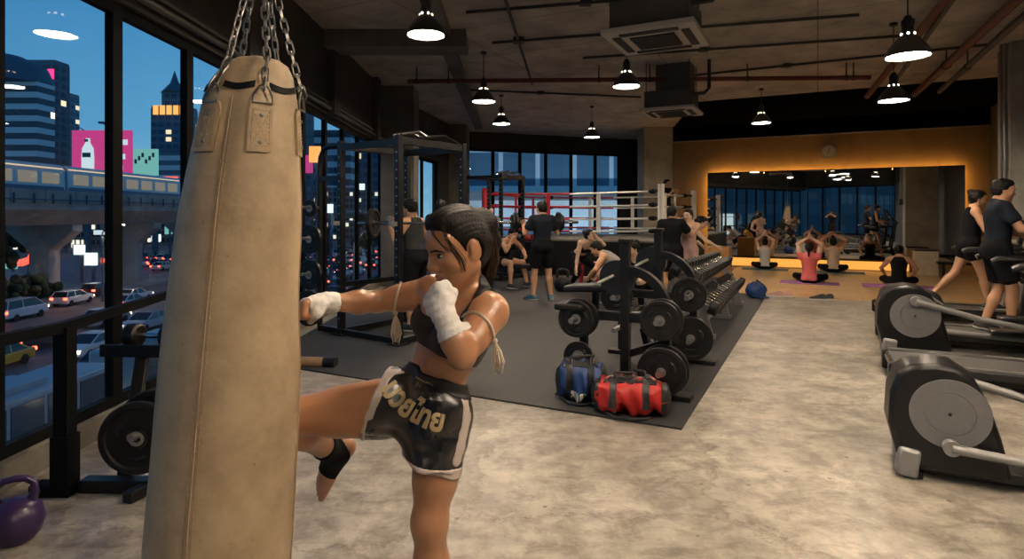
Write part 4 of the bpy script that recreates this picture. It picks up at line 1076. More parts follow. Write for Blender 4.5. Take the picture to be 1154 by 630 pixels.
def make_barbell(L, plates, label, loc, rz, rot=None):
    """bar along local x through its own origin; plates: (radius, thickness, |x|)"""
    o = thing('barbell', label, 'barbell', loc, rz)
    f = MB(); f.cyl((-L / 2, 0, 0), (L / 2, 0, 0), 0.014, n=12); f.build('bar', M['chrome'], o)
    for s_ in (-1, 1):
        f = MB(); f.cyl((s_ * (L / 2 - 0.38), 0, 0), (s_ * L / 2, 0, 0), 0.025, n=14); f.cyl((s_ * (L / 2 - 0.41), 0, 0), (s_ * (L / 2 - 0.38), 0, 0), 0.036, n=14); f.build('sleeve', M['chrome'], o)
        for r, th, x in plates:
            f = MB(); h = th / 2
            f.lathe([(0.026, -h), (r * .3, -h), (r * .32, -h * .5), (r * .8, -h * .5), (r * .84, -h), (r, -h * .8), (r, h * .8), (r * .84, h), (r * .8, h * .5), (r * .32, h * .5), (r * .3, h), (0.026, h)], 32, Matrix.Translation((s_ * x, 0, 0)) @ rot_to((1, 0, 0)), closed=True)
            f.build('plate', M['rubber'], o, smooth=30)
    return o
def make_kettlebell(m, label, loc, s=1.0, rz=0):
    o = thing('kettlebell', label, 'kettlebell', loc, rz); o.scale = (s, s, s)
    f = MB(); f.lathe([(0, 0), (0.07, 0), (0.10, 0.035), (0.115, 0.09), (0.10, 0.15), (0.06, 0.185), (0, 0.195)], 26); f.build('bell', m, o)
    f = MB(); f.tube([(-0.055, 0, 0.165), (-0.075, 0, 0.21), (-0.07, 0, 0.255), (-0.04, 0, 0.278), (0, 0, 0.283), (0.04, 0, 0.278), (0.07, 0, 0.255), (0.075, 0, 0.21), (0.055, 0, 0.165)], [0.024, 0.019, 0.017, 0.016, 0.016, 0.016, 0.017, 0.019, 0.024], 10); f.build('handle', m, o)
    return o
M['purple'] = mat('purple_vinyl', (0.035, 0.016, 0.075), 0.35, coat=0.2)
make_kettlebell(M['purple'], 'purple kettlebell standing on the concrete floor by the window', (-2.29, 2.78, 0), 1.0, 0.5)
# ------------------------------------------------------------------ guard rail before the windows
gr = thing('guard_rail', 'black steel guard rail before the street windows', 'railing')
f = MB(); f.bar((-2.56, 2.0, 0.9), (-2.40, 3.24, 0.9), 0.05, 0.055); f.bar((-2.40, 3.24, 0.9), (-2.62, 4.75, 0.9), 0.05, 0.055); f.build('top_rail', M['frame_black'], gr, smooth=0)
f = MB(); f.bar((-2.40, 3.24, 0.0), (-2.40, 3.24, 0.9), 0.075, 0.075, up=(0, 1, 0)); f.bar((-2.40, 3.24, 0.06), (-2.40, 3.24, 0.32), 0.095, 0.095, up=(0, 1, 0)); f.build('post', M['frame_black'], gr, smooth=0)
f = MB(); f.bar((-2.62, 4.75, 0.0), (-2.62, 4.75, 0.9), 0.06, 0.06, up=(0, 1, 0)); f.build('post', M['frame_black'], gr, smooth=0)
f = MB(); f.bar((-2.56, 3.24, 0.03), (-2.35, 3.24, 0.03), 0.09, 0.06); f.build('foot', M['frame_black'], gr, smooth=0)
# small rack beside it: plates below, dumbbells on its shelf
rk = thing('weight_rack', 'black weight rack between the guard rail and the punching bag', 'rack', (-2.0, 3.28, 0))
f = MB(); f.bar((-0.33, 0, 0.035), (0.7, -0.02, 0.035), 0.08, 0.07); f.bar((0.0, -0.15, 0.03), (0.25, 0.62, 0.03), 0.06, 0.06); f.build('base_beam', M['black_metal'], rk, smooth=0, bevel=0.006)
f = MB(); f.bar((-0.157, 0.07, 0.0), (-0.258, 0.42, 0.68), 0.07, 0.05); f.build('leaning_post', M['black_metal'], rk, smooth=0, bevel=0.006)
f = MB(); f.bar((-0.50, 0.52, 0.665), (0.40, 0.46, 0.665), 0.26, 0.03); f.bar((-0.50, 0.385, 0.675), (0.40, 0.325, 0.675), 0.02, 0.075); f.build('shelf', M['black_metal'], rk, smooth=0, bevel=0.004)
f = MB(); f.cyl((0.0, -0.12, 0.33), (0.06, 0.3, 0.33), 0.022, n=12); f.bar((0.06, 0.3, 0.0), (0.06, 0.3, 0.4), 0.05, 0.05, up=(0, 1, 0)); f.build('plate_peg', M['steel'], rk)
plate('big', (-1.995, 3.22, 0.31), 0.14, 'large black plate facing us on the weight rack by the guard rail', scale=0.86)
plate('big', (-1.965, 3.33, 0.33), 0.14, 'large plate half hidden behind the front one on the weight rack', scale=0.92)
plate('med', (-1.55, 3.75, 0.30), 0.5, 'plate leaning on the weight rack beside the punching bag')
DBP = make_dumbbell(0.072, 0.085, 0.075, 'dumbbell at the window end of the weight rack shelf')
DBP.location = (-2.225, 3.73, 0.682); DBP.rotation_euler = (0, 0, -0.10)
d = dup(DBP, loc=(-2.06, 3.87, 0.682), rz=0.12, label='dumbbell on the weight rack shelf touching the punching bag in view')
# foam roller on the floor
o = thing('foam_roller', 'short tan roller with a black end lying on the concrete by the bag', 'roller', (-2.02, 5.95, 0), -0.15)
f = MB(); f.cyl((-0.22, 0, 0.05), (0.18, 0, 0.05), 0.05, n=16); M['tan'] = mat('tan', (0.30, 0.18, 0.09), 0.7, var=0.15); f.build('roller_body', M['tan'], o)
f = MB(); f.cyl((0.18, 0, 0.05), (0.30, 0, 0.05), 0.054, n=16); f.build('end_grip', M['rubber'], o)
# ------------------------------------------------------------------ squat racks
def upright(r, x, y, h, w=0.075, m=None):
    f = MB(); f.bar((x, y, 0), (x, y, h), w, w, up=(0, 1, 0)); u = f.build('upright', M['black_metal'], r, smooth=0, bevel=0.006)
    f = MB()
    for k in range(int(h / 0.1) - 2): f.cyl((x, y - w / 2 - 0.002, 0.2 + k * 0.1), (x, y - w / 2 + 0.004, 0.2 + k * 0.1), 0.011, n=8)
    f.build('peg_holes', M['steel'], u)
    f = MB(); f.box((x, y, 0.008), (0.18, 0.18, 0.016)); f.build('foot_plate', M['black_metal'], r, smooth=0)
    return u
def squat_rack(label, loc, rz, w, d, h, store=False):
    r = thing('squat_rack', label, 'squat rack', loc, rz)
    for x in (0, w):
        for y in (0, d): upright(r, x, y, h)
        f = MB(); f.bar((x, 0.04, h - 0.06), (x, d - 0.04, h - 0.06), 0.06, 0.09); f.build('top_beam', M['black_metal'], r, smooth=0, bevel=0.005)
        f = MB(); f.bar((x, -0.05, 0.04), (x, d + 0.05, 0.04), 0.07, 0.07); f.build('base_beam', M['black_metal'], r, smooth=0, bevel=0.005)
        f = MB(); f.bar((x, 0.04, 0.62), (x, d - 0.04, 0.62), 0.05, 0.06); f.build('safety_arm', M['black_metal'], r, smooth=0, bevel=0.005)
        f = MB(); f.bar((x, -0.04, 1.38), (x, -0.13, 1.38), 0.04, 0.05); f.bar((x, -0.13, 1.36), (x, -0.13, 1.46), 0.04, 0.02, up=(0, 1, 0)); f.build('bar_hook', M['steel'], r, smooth=0)
    f = MB(); f.bar((0.04, d, h - 0.06), (w - 0.04, d, h - 0.06), 0.06, 0.09); f.build('rear_beam', M['black_metal'], r, smooth=0)
    f = MB(); f.bar((0.04, 0, h - 0.08), (w - 0.04, 0, h - 0.08), 0.06, 0.08); f.build('front_beam', M['black_metal'], r, smooth=0)
    f = MB(); f.bar((0.04, 0, 0.04), (w - 0.04, 0, 0.04), 0.06, 0.06); f.bar((0.04, d, 0.04), (w - 0.04, d, 0.04), 0.06, 0.06); f.build('floor_beam', M['black_metal'], r, smooth=0)
    # multi grip pull up bars over the side
    f = MB()
    for o_ in (0.0, 0.13):
        f.tube([(w - o_ - 0.02, 0.05, h + 0.01), (w - o_ + 0.05, d * 0.25, h + 0.06), (w - o_ - 0.05, d * 0.45, h + 0.03), (w - o_ + 0.05, d * 0.65, h + 0.06), (w - o_ - 0.02, d - 0.02, h - 0.02)], 0.018, 8)
    f.build('pull_up_bar', M['dark_steel'], r)
    if store:
        x = -0.43
        f = MB(); f.tube([(x, 0, 0.0), (x, 0, h - 0.35), (x + 0.02, 0, h - 0.18), (x + 0.09, 0, h - 0.08), (x + 0.18, 0, h - 0.05), (0, 0, h - 0.05)], 0.035, 8); f.bar((x, 0, 1.95), (-0.02, 0, 1.95), 0.05, 0.05); f.build('storage_post', M['black_metal'], r)
        for z in (1.58, 1.19, 0.74, 0.32):
            f = MB(); f.cyl((x, 0, z), (x, -0.28, z), 0.02, n=10); f.build('storage_peg', M['steel'], r)
        f = MB(); f.bar((x, 0, 0.04), (-0.02, 0, 0.04), 0.07, 0.07); f.build('base_beam', M['black_metal'], r, smooth=0)
    return r
RZ1 = math.radians(-36); R1 = Vector((-2.12, 7.5, 0.014))
squat_rack('tall black squat rack beside the street windows, with plates on its pegs', R1, RZ1, 1.02, 1.12, 2.40, True)
def loc1(x, y, z): return R1 + Matrix.Rotation(RZ1, 3, 'Z') @ Vector((x, y, z - 0.014))
for (k_, z, n_, s_) in (('sm', 1.58, 'small plate on the topmost storage peg of the tall squat rack', 0.95), ('med', 1.19, 'plate on the second storage peg of the tall squat rack', 1.06), ('med', 0.74, 'plate on the third storage peg, at the height of the wrapped fist', 1.12)):
    plate(k_, loc1(-0.43, -0.15, z), RZ1 + 0.25, n_, scale=s_)
plate('big', loc1(-0.43, -0.17, 0.32), RZ1 + 0.25, 'large plate on the lowest storage peg of the tall squat rack')
bb_y = -0.10
make_barbell(1.7, [(0.18, 0.05, 0.66)], 'chrome barbell on the shoulders of the man in the tank top', loc1(1.17, 0.30, 1.40), math.radians(-10))
squat_rack('second black squat rack, standing in front of the red ring corner', Vector((-1.07, 14.0, 0.014)), math.radians(-30), 0.95, 1.0, 2.42)
# ------------------------------------------------------------------ boxing ring
RC = Vector((3.46, 14.0, 0.014)); S1, S2 = 4.7, 4.1
cor = [RC, RC + DY * S2, RC + DY * S2 - EX * S1, RC - EX * S1]
ring = thing('boxing_ring', 'raised boxing ring with red and white ropes before the far windows', 'boxing ring', (0, 0, 0.014))
def inset(t): 
    c = sum(cor, Vector()) / 4
    return [p + (c - p).normalized() * t for p in cor]
def lift(ps): return [(p.x, p.y) for p in ps]
f = MB(); f.prism(lift(inset(-0.35)), 0, 0.84); f.build('apron', M['canvas_dark'], ring, smooth=0)
M['ring_canvas'] = mat('ring_canvas', (0.17, 0.155, 0.14), 0.8, var=0.25, vscale=1.5)
f = MB(); f.prism(lift(inset(-0.37)), 0.84, 0.88); f.build('canvas', M['ring_canvas'], ring, smooth=0)
mats = [M['white_paint'], M['white_paint'], M['white_paint'], M['red_paint']]
for p, m_ in zip(cor, mats):
    f = MB(); f.cyl((p.x, p.y, 0.0), (p.x, p.y, 2.18), 0.075, n=16); f.cyl((p.x, p.y, 2.18), (p.x, p.y, 2.2), 0.08, n=16); f.build('ring_post', m_, ring)
ZR = (1.10, 1.40, 1.72, 2.04)
pts = inset(0.32)
for i in range(4):
    a, b = pts[i], pts[(i + 1) % 4]
    for k, z in enumerate(ZR):
        for t0, t1 in ((0, 0.5), (0.5, 1)):
            red = (i == 2 or (i == 3 and t0 == 0)) or (i == 1 and t0 == 0.5)
            if i == 3: red = (t0 == 0)
            f = MB(); pp = []
            for j in range(7):
                t = t0 + (t1 - t0) * j / 6; p = a.lerp(b, t); pp.append((p.x, p.y, z - 0.03 * 4 * t * (1 - t)))
            f.tube(pp, 0.024, 8); f.build('red_rope' if red else 'white_rope', M['red_paint'] if red else M['white_paint'], ring)
    for t in (0.36, 0.68):
        p = a.lerp(b, t); red = (i == 3 and t < 0.5) or i == 2
        f = MB(); f.bar((p.x, p.y, ZR[0] - 0.06), (p.x, p.y, ZR[3]), 0.035, 0.10, up=(b - a)); f.build('rope_spacer', M['red_paint'] if red else M['white_paint'], ring, smooth=0)
for i, (p, q) in enumerate(zip(cor, pts)):
    for z in ZR:
        f = MB(); f.bar(p + Vector((0, 0, z)) - Vector((0, 0, 0.014)), Vector((q.x, q.y, z)), 0.06, 0.06); f.build('turnbuckle', M['dark_steel'] if i < 3 else M['red_paint'], ring, smooth=0)
        f = MB(); c = q; f.ball((c.x, c.y, z), (0.12, 0.12, 0.06), 10); f.build('corner_pad', M['canvas_dark'] if i < 3 else M['red_paint'], ring)
# pale patch with a dark mark on the apron
a, b = inset(-0.36)[3], inset(-0.36)[0]; pc = a.lerp(b, 0.30); nv = Vector((-DY.x, -DY.y, 0))
f = MB(); f.box((0, 0, 0), (0.28, 0.02, 0.22), Matrix.Translation((pc.x, pc.y, 0.50)) @ Matrix.Rotation(YAW, 4, 'Z')); patch = f.build('apron_patch', M['white_paint'], ring, smooth=0)
f = MB()
for x, z, w_, h_ in ((-0.03, 0.03, 0.14, 0.03), (-0.05, -0.03, 0.08, 0.03), (0.03, 0.0, 0.03, 0.08)): f.box((x, -0.013, z), (w_, 0.01, h_), Matrix.Translation((pc.x, pc.y, 0.50)) @ Matrix.Rotation(YAW, 4, 'Z'))
f.build('patch_mark', M['black_metal'], patch, smooth=0)
# gloves and balls on a low stand before the ring
o = thing('glove_shelf', 'low dark shelf before the red corner of the ring', 'shelf', Vector((0.32, 14.90, 0.014)), YAW)
f = MB(); f.box((0, 0, 0.80), (1.1, 0.35, 0.05)); f.build('shelf_board', M['black_metal'], o, smooth=0)
f = MB(); f.box((0, 0.0, 0.4), (1.0, 0.30, 0.75)); f.build('cabinet_body', M['canvas_dark'], o, smooth=0)
gp = Vector(o.location)
M['ball_red'] = mat('ball_red', (0.35, 0.03, 0.03), 0.5); M['ball_white'] = mat('ball_white', (0.6, 0.57, 0.52), 0.5); M['ball_black'] = mat('ball_black', (0.02, 0.02, 0.022), 0.5)
for i, (x, m_, n_) in enumerate(((-0.38, 'ball_white', 'white ball at the end of the low shelf near the second squat rack'), (-0.17, 'ball_black', 'black ball between the white and red ones on the low shelf'), (0.04, 'ball_red', 'red ball in the middle of the low shelf'), (0.25, 'ball_red', 'red ball on the low shelf beside the standing lifter'), (0.44, 'ball_white', 'white ball partly behind the standing lifter on the low shelf'))):
    o = thing('medicine_ball', n_, 'ball', gp + Matrix.Rotation(YAW, 3, 'Z') @ Vector((x, 0, 0.825)))
    f = MB(); f.ball((0, 0, 0.095), 0.095, 18); f.build('ball_cover', M[m_], o)
    f = MB(); f.torus(0.095, 0.004, 24, 5, Matrix.Translation((0, 0, 0.095)) @ Matrix.Rotation(0.5, 4, 'X')); f.build('ball_seam', M['canvas_dark'], o)
make_kettlebell(M['rubber'], 'black kettlebell on the rubber floor before the ring apron', Fl(634, 329) + Vector((0, 0, 0.014)), 1.5)
# stool
st = thing('stool', 'red stool on the rubber floor before the ring', 'stool', Fl(664, 321) + Vector((0, 0, 0.014)))
f = MB(); f.box((0, 0, 0.45), (0.36, 0.3, 0.05)); f.build('seat', M['red_paint'], st, smooth=0, bevel=0.01)
for sx in (-1, 1):
    for sy in (-1, 1):
        f = MB(); f.bar((sx * 0.15, sy * 0.12, 0.43), (sx * 0.18, sy * 0.15, 0), 0.045, 0.045); f.build('leg', M['red_paint'], st, smooth=0)
# flat benches
def flat_bench(label, loc, rz):
    o = thing('flat_bench', label, 'bench', loc, rz)
    f = MB(); f.box((0, 0, 0.43), (1.2, 0.28, 0.08)); f.build('pad', M['vinyl'], o, smooth=30, bevel=0.02)
    f = MB(); f.bar((-0.5, 0, 0.36), (0.5, 0, 0.36), 0.06, 0.06); f.build('spine', M['dark_steel'], o, smooth=0)
    for s_ in (-1, 1):
        f = MB(); f.bar((s_ * 0.42, 0, 0.36), (s_ * 0.5, 0, 0.03), 0.05, 0.06); f.bar((s_ * 0.5, -0.22, 0.025), (s_ * 0.5, 0.22, 0.025), 0.05, 0.05); f.build('leg', M['steel'], o, smooth=0)
    return o
flat_bench('flat black bench the seated lifter sits on', Vector((-0.05, 12.55, 0.014)), -0.25)
# ------------------------------------------------------------------ plate loaded benches with plates on pegs
def loaded_bench(label, c, rz, s=1.0, bl=1.3):
    o = thing('weight_bench', label, 'weight bench', c, rz); o.scale = (s, s, s)
    f = MB(); f.bar((0, 0, 0), (0, 0, 1.26), 0.075, 0.09, up=(0, 1, 0)); f.box((0, 0, 1.265), (0.10, 0.12, 0.03)); f.build('main_post', M['black_metal'], o, smooth=0, bevel=0.008)
    f = MB(); f.bar((-0.42, 0, 0.62), (0.36, 0, 0.62), 0.07, 0.08); f.build('cross_beam', M['black_metal'], o, smooth=0, bevel=0.008)
    f = MB(); f.bar((-0.38, 0.02, 0.66), (-0.38, 0.02, 0.0), 0.06, 0.08, up=(0, 1, 0)); f.build('side_post', M['black_metal'], o, smooth=0, bevel=0.008)
    f = MB(); f.bar((0.33, 0.02, 0.70), (0.36, 0.02, 0.0), 0.07, 0.09, up=(0, 1, 0)); f.build('side_post', M['black_metal'], o, smooth=0, bevel=0.008)
    f = MB(); f.bar((0.24, -0.05, 0.02), (0.56, -0.05, 0.02), 0.16, 0.04); f.build('foot_plate', M['black_metal'], o, smooth=0, bevel=0.006)
    f = MB(); f.bar((-0.5, 0.0, 0.02), (-0.24, 0.0, 0.02), 0.14, 0.04); f.build('foot_plate', M['black_metal'], o, smooth=0, bevel=0.006)
    f = MB(); f.bar((0, 0, 0.04), (0.05, bl, 0.04), 0.08, 0.07); f.bar((0, 0.02, 0.30), (0.33, 0.1, 0.42), 0.06, 0.06); f.bar((0.05, bl - 0.1, 0.04), (0.02, bl * 0.6, 0.45), 0.06, 0.07); f.build('base_frame', M['black_metal'], o, smooth=0, bevel=0.006)
    f = MB(); arc = [(0.02 + 0.34 * math.sin(t) * 1.0, -0.02, 0.66 + 0.36 * math.cos(t)) for t in [PI / 2 * k / 14 for k in range(15)]]
    for a, b in zip(arc[:-1], arc[1:]):
        e_ = (Vector(b) - Vector(a)) * 0.16; f.bar(Vector(a) - e_, Vector(b) + e_, 0.07, 0.085, up=(0, 1, 0))
    f.build('curved_arm', M['black_metal'], o, smooth=0)
    f = MB(); f.cyl((-0.07, -0.04, 0.95), (-0.07, 0.05, 0.95), 0.15, n=28); f.build('pivot_disc', M['plastic_black'], o)
    f = MB(); f.tube([(-0.09, -0.06, 0.97), (-0.14, -0.14, 0.94), (-0.19, -0.17, 0.91)], 0.014, 10); f.build('hand_lever', M['steel'], o)
    f = MB(); f.box((-0.35, 0.10, 0.84), (0.42, 0.26, 0.06), rot=Matrix.Rotation(-0.06, 3, 'Y')); f.build('upper_pad', M['vinyl'], o, smooth=30, bevel=0.02)
    f = MB(); f.bar((-0.18, 0.1, 0.82), (-0.05, 0.02, 0.98), 0.06, 0.06); f.bar((-0.3, 0.1, 0.82), (-0.3, 0.1, 0.62), 0.05, 0.05, up=(0, 1, 0)); f.bar((-0.3, 0.1, 0.62), (-0.3, 0.0, 0.62), 0.05, 0.05); f.build('pad_bracket', M['black_metal'], o, smooth=0)
    f = MB(); f.box((-0.44, -0.12, 0.70), (0.26, 0.22, 0.06)); f.build('seat_pad', M['vinyl'], o, smooth=30, bevel=0.02)
    for x, z in ((-0.38, 0.60), (0.33, 0.64), (-0.37, 0.28), (0.345, 0.235)):
        f = MB(); f.cyl((x, 0.02, z), (x, -0.30, z), 0.024, n=12); f.build('plate_peg', M['steel'], o)
    return o
C1 = P(705, 440, 5.12); C1.z = 0.014
loaded_bench('black plate loaded bench behind the two gym bags, nearest on the rubber floor', C1, YAW, 1.0, 0.85)
def on(c, x, y, z, s=1.0): return Vector(c) + Matrix.Rotation(YAW, 3, 'Z') @ Vector((x * s, y * s, z * s))
plate('med', on(C1, -0.38, -0.17, 0.60), YAW + 0.1, 'upper plate on the end of the nearest bench with the blue bag below', scale=0.92)
plate('med', on(C1, -0.38, -0.09, 0.60), YAW + 0.1, 'plate directly behind the upper one above the blue bag', scale=0.98)
plate('sm', on(C1, -0.37, -0.15, 0.28), YAW + 0.1, 'small plate low on the bench just behind the blue bag', scale=1.1)
plate('med', on(C1, 0.33, -0.17, 0.64), YAW + 0.1, 'upper plate on the aisle end of the nearest bench', scale=0.94)
plate('med', on(C1, 0.33, -0.10, 0.64), YAW + 0.1, 'plate tucked behind the upper one on the aisle end of the nearest bench', scale=1.0)
plate('big', on(C1, 0.345, -0.18, 0.235), YAW + 0.1, 'largest plate, low on the aisle end of the nearest bench beside the red bag', scale=0.86)
plate('big', on(C1, 0.345, -0.10, 0.235), YAW + 0.1, 'large plate tucked behind the largest one beside the red bag', scale=0.9)
C2 = P(742, 400, 6.3); C2.z = 0.014
loaded_bench('second black plate loaded bench, standing behind the nearest one', C2, YAW, 1.05, 0.5)
plate('med', on(C2, 0.33, -0.17, 0.66, 1.05), YAW + 0.1, 'upper plate of the second bench, before the near end of the dumbbell rack', scale=1.0)
plate('big', on(C2, 0.345, -0.17, 0.25, 1.05), YAW + 0.1, 'large lower plate of the second bench, under its upper plate', scale=0.95)
plate('med', on(C2, -0.38, -0.17, 0.60, 1.05), YAW + 0.1, 'plate of the second bench seen through the frame of the nearest bench', scale=1.0)
# ------------------------------------------------------------------ dumbbell rack
DR = room((2.02, 6.55), -0.05, 0.55); DR.z = 0.014
dr = thing('dumbbell_rack', 'long two tier dumbbell rack along the edge of the rubber floor', 'rack', DR, YAW)
LR = 3.5
for y in (0.22, 1.75, 3.25):
    f = MB(); f.bar((0.12, y, 0.03), (-0.62, y, 0.03), 0.07, 0.05); f.build('foot', M['steel'], dr, smooth=0)
    f = MB()
    arc = [(0.05, y, 0.03), (0.0, y, 0.22), (-0.06, y, 0.40), (-0.20, y, 0.62), (-0.30, y, 0.76)]
    for a, b in zip(arc[:-1], arc[1:]): f.bar(a, b, 0.06, 0.09, up=(1, 0, 0))
    f.build('leg', M['steel'], dr, smooth=0)
    f = MB(); f.bar((-0.5, y, 0.04), (-0.3, y, 0.72), 0.05, 0.06); f.build('brace', M['steel'], dr, smooth=0)
for x, z, nm in ((-0.04, 0.31, 'lower_tier'), (-0.24, 0.655, 'upper_tier')):
    f = MB()
    for dx in (-0.09, 0.09): f.bar((x + dx, 0, z + (0.035 if dx < 0 else -0.035)), (x + dx, LR, z + (0.035 if dx < 0 else -0.035)), 0.03, 0.05)
    f.build(nm, M['steel'], dr, smooth=0)
ordn = ['nearest', 'second', 'third', 'fourth', 'fifth', 'sixth', 'seventh', 'eighth', 'ninth', 'tenth', 'eleventh', 'twelfth', 'thirteenth', 'fourteenth', 'fifteenth', 'sixteenth', 'seventeenth', 'eighteenth']
DB2 = None
for tier, x, z in (('lower', -0.04, 0.345), ('upper', -0.24, 0.69)):
    for k in range(16):
        y = 0.14 + k * 0.214; sc = 1.12 - k * 0.014
        lb = '%s tier of the long rack: %s dumbbell from the end beside the benches' % (tier, ordn[k] if k else 'first')
        if DB2 is None: DB2 = make_dumbbell(0.078, 0.10, 0.065, lb); o = DB2
        else: o = dup(DB2, label=lb)
        o['group'] = 'dumbbells on the %s tier' % tier
        o.location = DR + Matrix.Rotation(YAW, 3, 'Z') @ Vector((x, y, z)); o.rotation_euler = (0, math.radians(21), YAW); o.scale = (sc,) * 3
# ------------------------------------------------------------------ gym bags
def soft(mb, L, R, H, n=28, m=18, sag=0.12, seed=1, amp=0.012):
    """a soft duffel body along local x"""
    q = random.Random(seed); ph = [q.uniform(0, 6) for _ in range(8)]; vs = []; fs = []
    for i in range(n + 1):
        t = -1 + 2 * i / n; e = (1 - abs(t) ** 5) ** 0.5 if abs(t) < 1 else 0.0
        e = max(e, 0.02)
        for j in range(m):
            a = 2 * PI * j / m; c, s_ = math.cos(a), math.sin(a)
            cy = math.copysign(abs(c) ** 0.75, c) * R * e; cz = math.copysign(abs(s_) ** 0.75, s_) * H * e
            w = amp * (math.sin(9 * t + 2 * a + ph[0]) + math.sin(17 * t - 3 * a + ph[1]) + 0.7 * math.sin(5 * a + 6 * t + ph[2])) * e
            top = -sag * H * (1 - t * t) * max(0, s_) * (0.5 + 0.5 * math.sin(4 * t + ph[3]))
            z = H + cz + w + top
            vs.append((t * L * (0.5 + 0.0), cy + w, max(0.0, z)))
    for i in range(n): fs += [(i * m + j, i * m + (j + 1) % m, (i + 1) * m + (j + 1) % m, (i + 1) * m + j) for j in range(m)]
    fs += [tuple(range(m)), tuple(range(n * m, n * m + m))]
    return mb.add(vs, fs)
M['bag_red'] = mat('bag_red', (0.44, 0.014, 0.012), 0.5, bump=0.5, bscale=22)
M['bag_black'] = mat('bag_black', (0.014, 0.014, 0.015), 0.5, bump=0.4, bscale=25)
M['bag_blue'] = mat('bag_blue', (0.012, 0.045, 0.17), 0.5, bump=0.5, bscale=22)
def duffel(label, loc, rz, L, R, H, m1, m2, seed, logo=False):
    o = thing('duffel_bag', label, 'bag', loc, rz)
    f = MB(); soft(f, L, R, H, seed=seed); body = f.build('bag_body', m1, o, smooth=60)
    bvh = BVHTree.FromPolygons([Vector(v) for v in f.v], f.f)
    def proj(x, ang, off):
        p = Vector((x, math.cos(ang) * 1.0, H * 0.9 + math.sin(ang) * 1.0)); h = bvh.ray_cast(p, (Vector((x, 0, H * 0.9)) - p).normalized())
        return h[0] + h[1] * off if h[0] else Vector((x, 0, H))
    def patch(name, x0, x1, a0, a1, m_, th=0.006, nx=8, na=10, par=None):
        g = MB(); vs = []
        for off in (th, -0.004):
            for i in range(nx + 1):
                for j in range(na + 1): vs.append(proj(x0 + (x1 - x0) * i / nx, a0 + (a1 - a0) * j / na, off))
        N_ = (nx + 1) * (na + 1); fs = []; w = na + 1
        for i in range(nx):
            for j in range(na):
                fs.append((i * w + j, i * w + j + 1, (i + 1) * w + j + 1, (i + 1) * w + j)); fs.append(tuple(N_ + k for k in (i * w + j, (i + 1) * w + j, (i + 1) * w + j + 1, i * w + j + 1)))
        rim = [j for j in range(w)] + [i * w + na for i in range(1, nx + 1)] + [nx * w + j for j in range(na - 1, -1, -1)] + [i * w for i in range(nx - 1, 0, -1)]
        for a, b in zip(rim, rim[1:] + rim[:1]): fs.append((a, b, N_ + b, N_ + a))
        g.add(vs, fs); return g.build(name, m_, par or o, smooth=50)
    patch('end_panel', -L * 0.49, -L * 0.38, -3.1, 3.1, m2, 0.004, 4, 26); patch('end_panel', L * 0.38, L * 0.49, -3.1, 3.1, m2, 0.004, 4, 26)
    patch('top_flap', -L * 0.32, L * 0.32, 0.95, 2.2, m2, 0.007)
    for x in (-0.2, 0.2): patch('strap', L * x - 0.025, L * x + 0.025, -2.6, 2.9 - 3.3, m2, 0.010, 3, 16); 
    for x in (-0.2, 0.2): patch('strap', L * x - 0.025, L * x + 0.025, -0.35, PI + 0.3, m2, 0.010, 3, 22)
    patch('bottom_panel', -L * 0.38, L * 0.38, -2.45, -1.9 + 0.9, m2, 0.003, 10, 6)
    f = MB(); f.tube([proj(-L * 0.2, 1.9, 0.01), proj(-L * 0.16, 1.7, 0.05), proj(-0.03, 1.6, 0.07), proj(0.05, 1.55, 0.07), proj(L * 0.16, 1.7, 0.05), proj(L * 0.2, 1.9, 0.01)], 0.012, 8); f.build('carry_handle', m2, o)
    f = MB(); f.tube([proj(-L * 0.44, -1.8, 0.02), Vector((-L * 0.2, -R - 0.05, 0.012)), Vector((0.0, -R - 0.09, 0.012)), Vector((L * 0.2, -R - 0.04, 0.012)), proj(L * 0.3, -1.9, 0.02)], 0.011, 8); f.build('shoulder_strap', m2, o)
    f = MB(); f.tube([proj(-L * 0.3 + L * 0.6 * k / 10, 1.6, 0.009) for k in range(11)], 0.004, 6); f.build('zip', M['steel'], o)
    if logo:
        for k, (x0, x1, a0, a1) in enumerate(((-0.075, -0.05, 3.55, 3.85), (-0.04, -0.015, 3.5, 3.82), (-0.005, 0.02, 3.55, 3.85), (0.03, 0.05, 3.5, 3.8))):
            patch('pale_mark', x0, x1, a0, a1, M['white_paint'], 0.009, 2, 3)
    return o
duffel('red and black gym bag on the corner of the rubber floor', Fl(711, 466) + Vector((0.0, 0.02, 0.014)), YAW + 0.22, 0.60, 0.155, 0.125, M['bag_red'], M['bag_black'], 3)
duffel('blue gym bag with a black top beside the red one', Fl(655, 450) + Vector((0, 0, 0.014)), YAW + 0.3, 0.42, 0.15, 0.15, M['bag_blue'], M['bag_black'], 5, True)
duffel('small blue gym bag at the far end of the dumbbell rack', Fl(849, 336) + Vector((0.05, 0, 0.014)), YAW + 1.2, 0.32, 0.14, 0.13, M['bag_blue'], M['bag_blue'], 8)
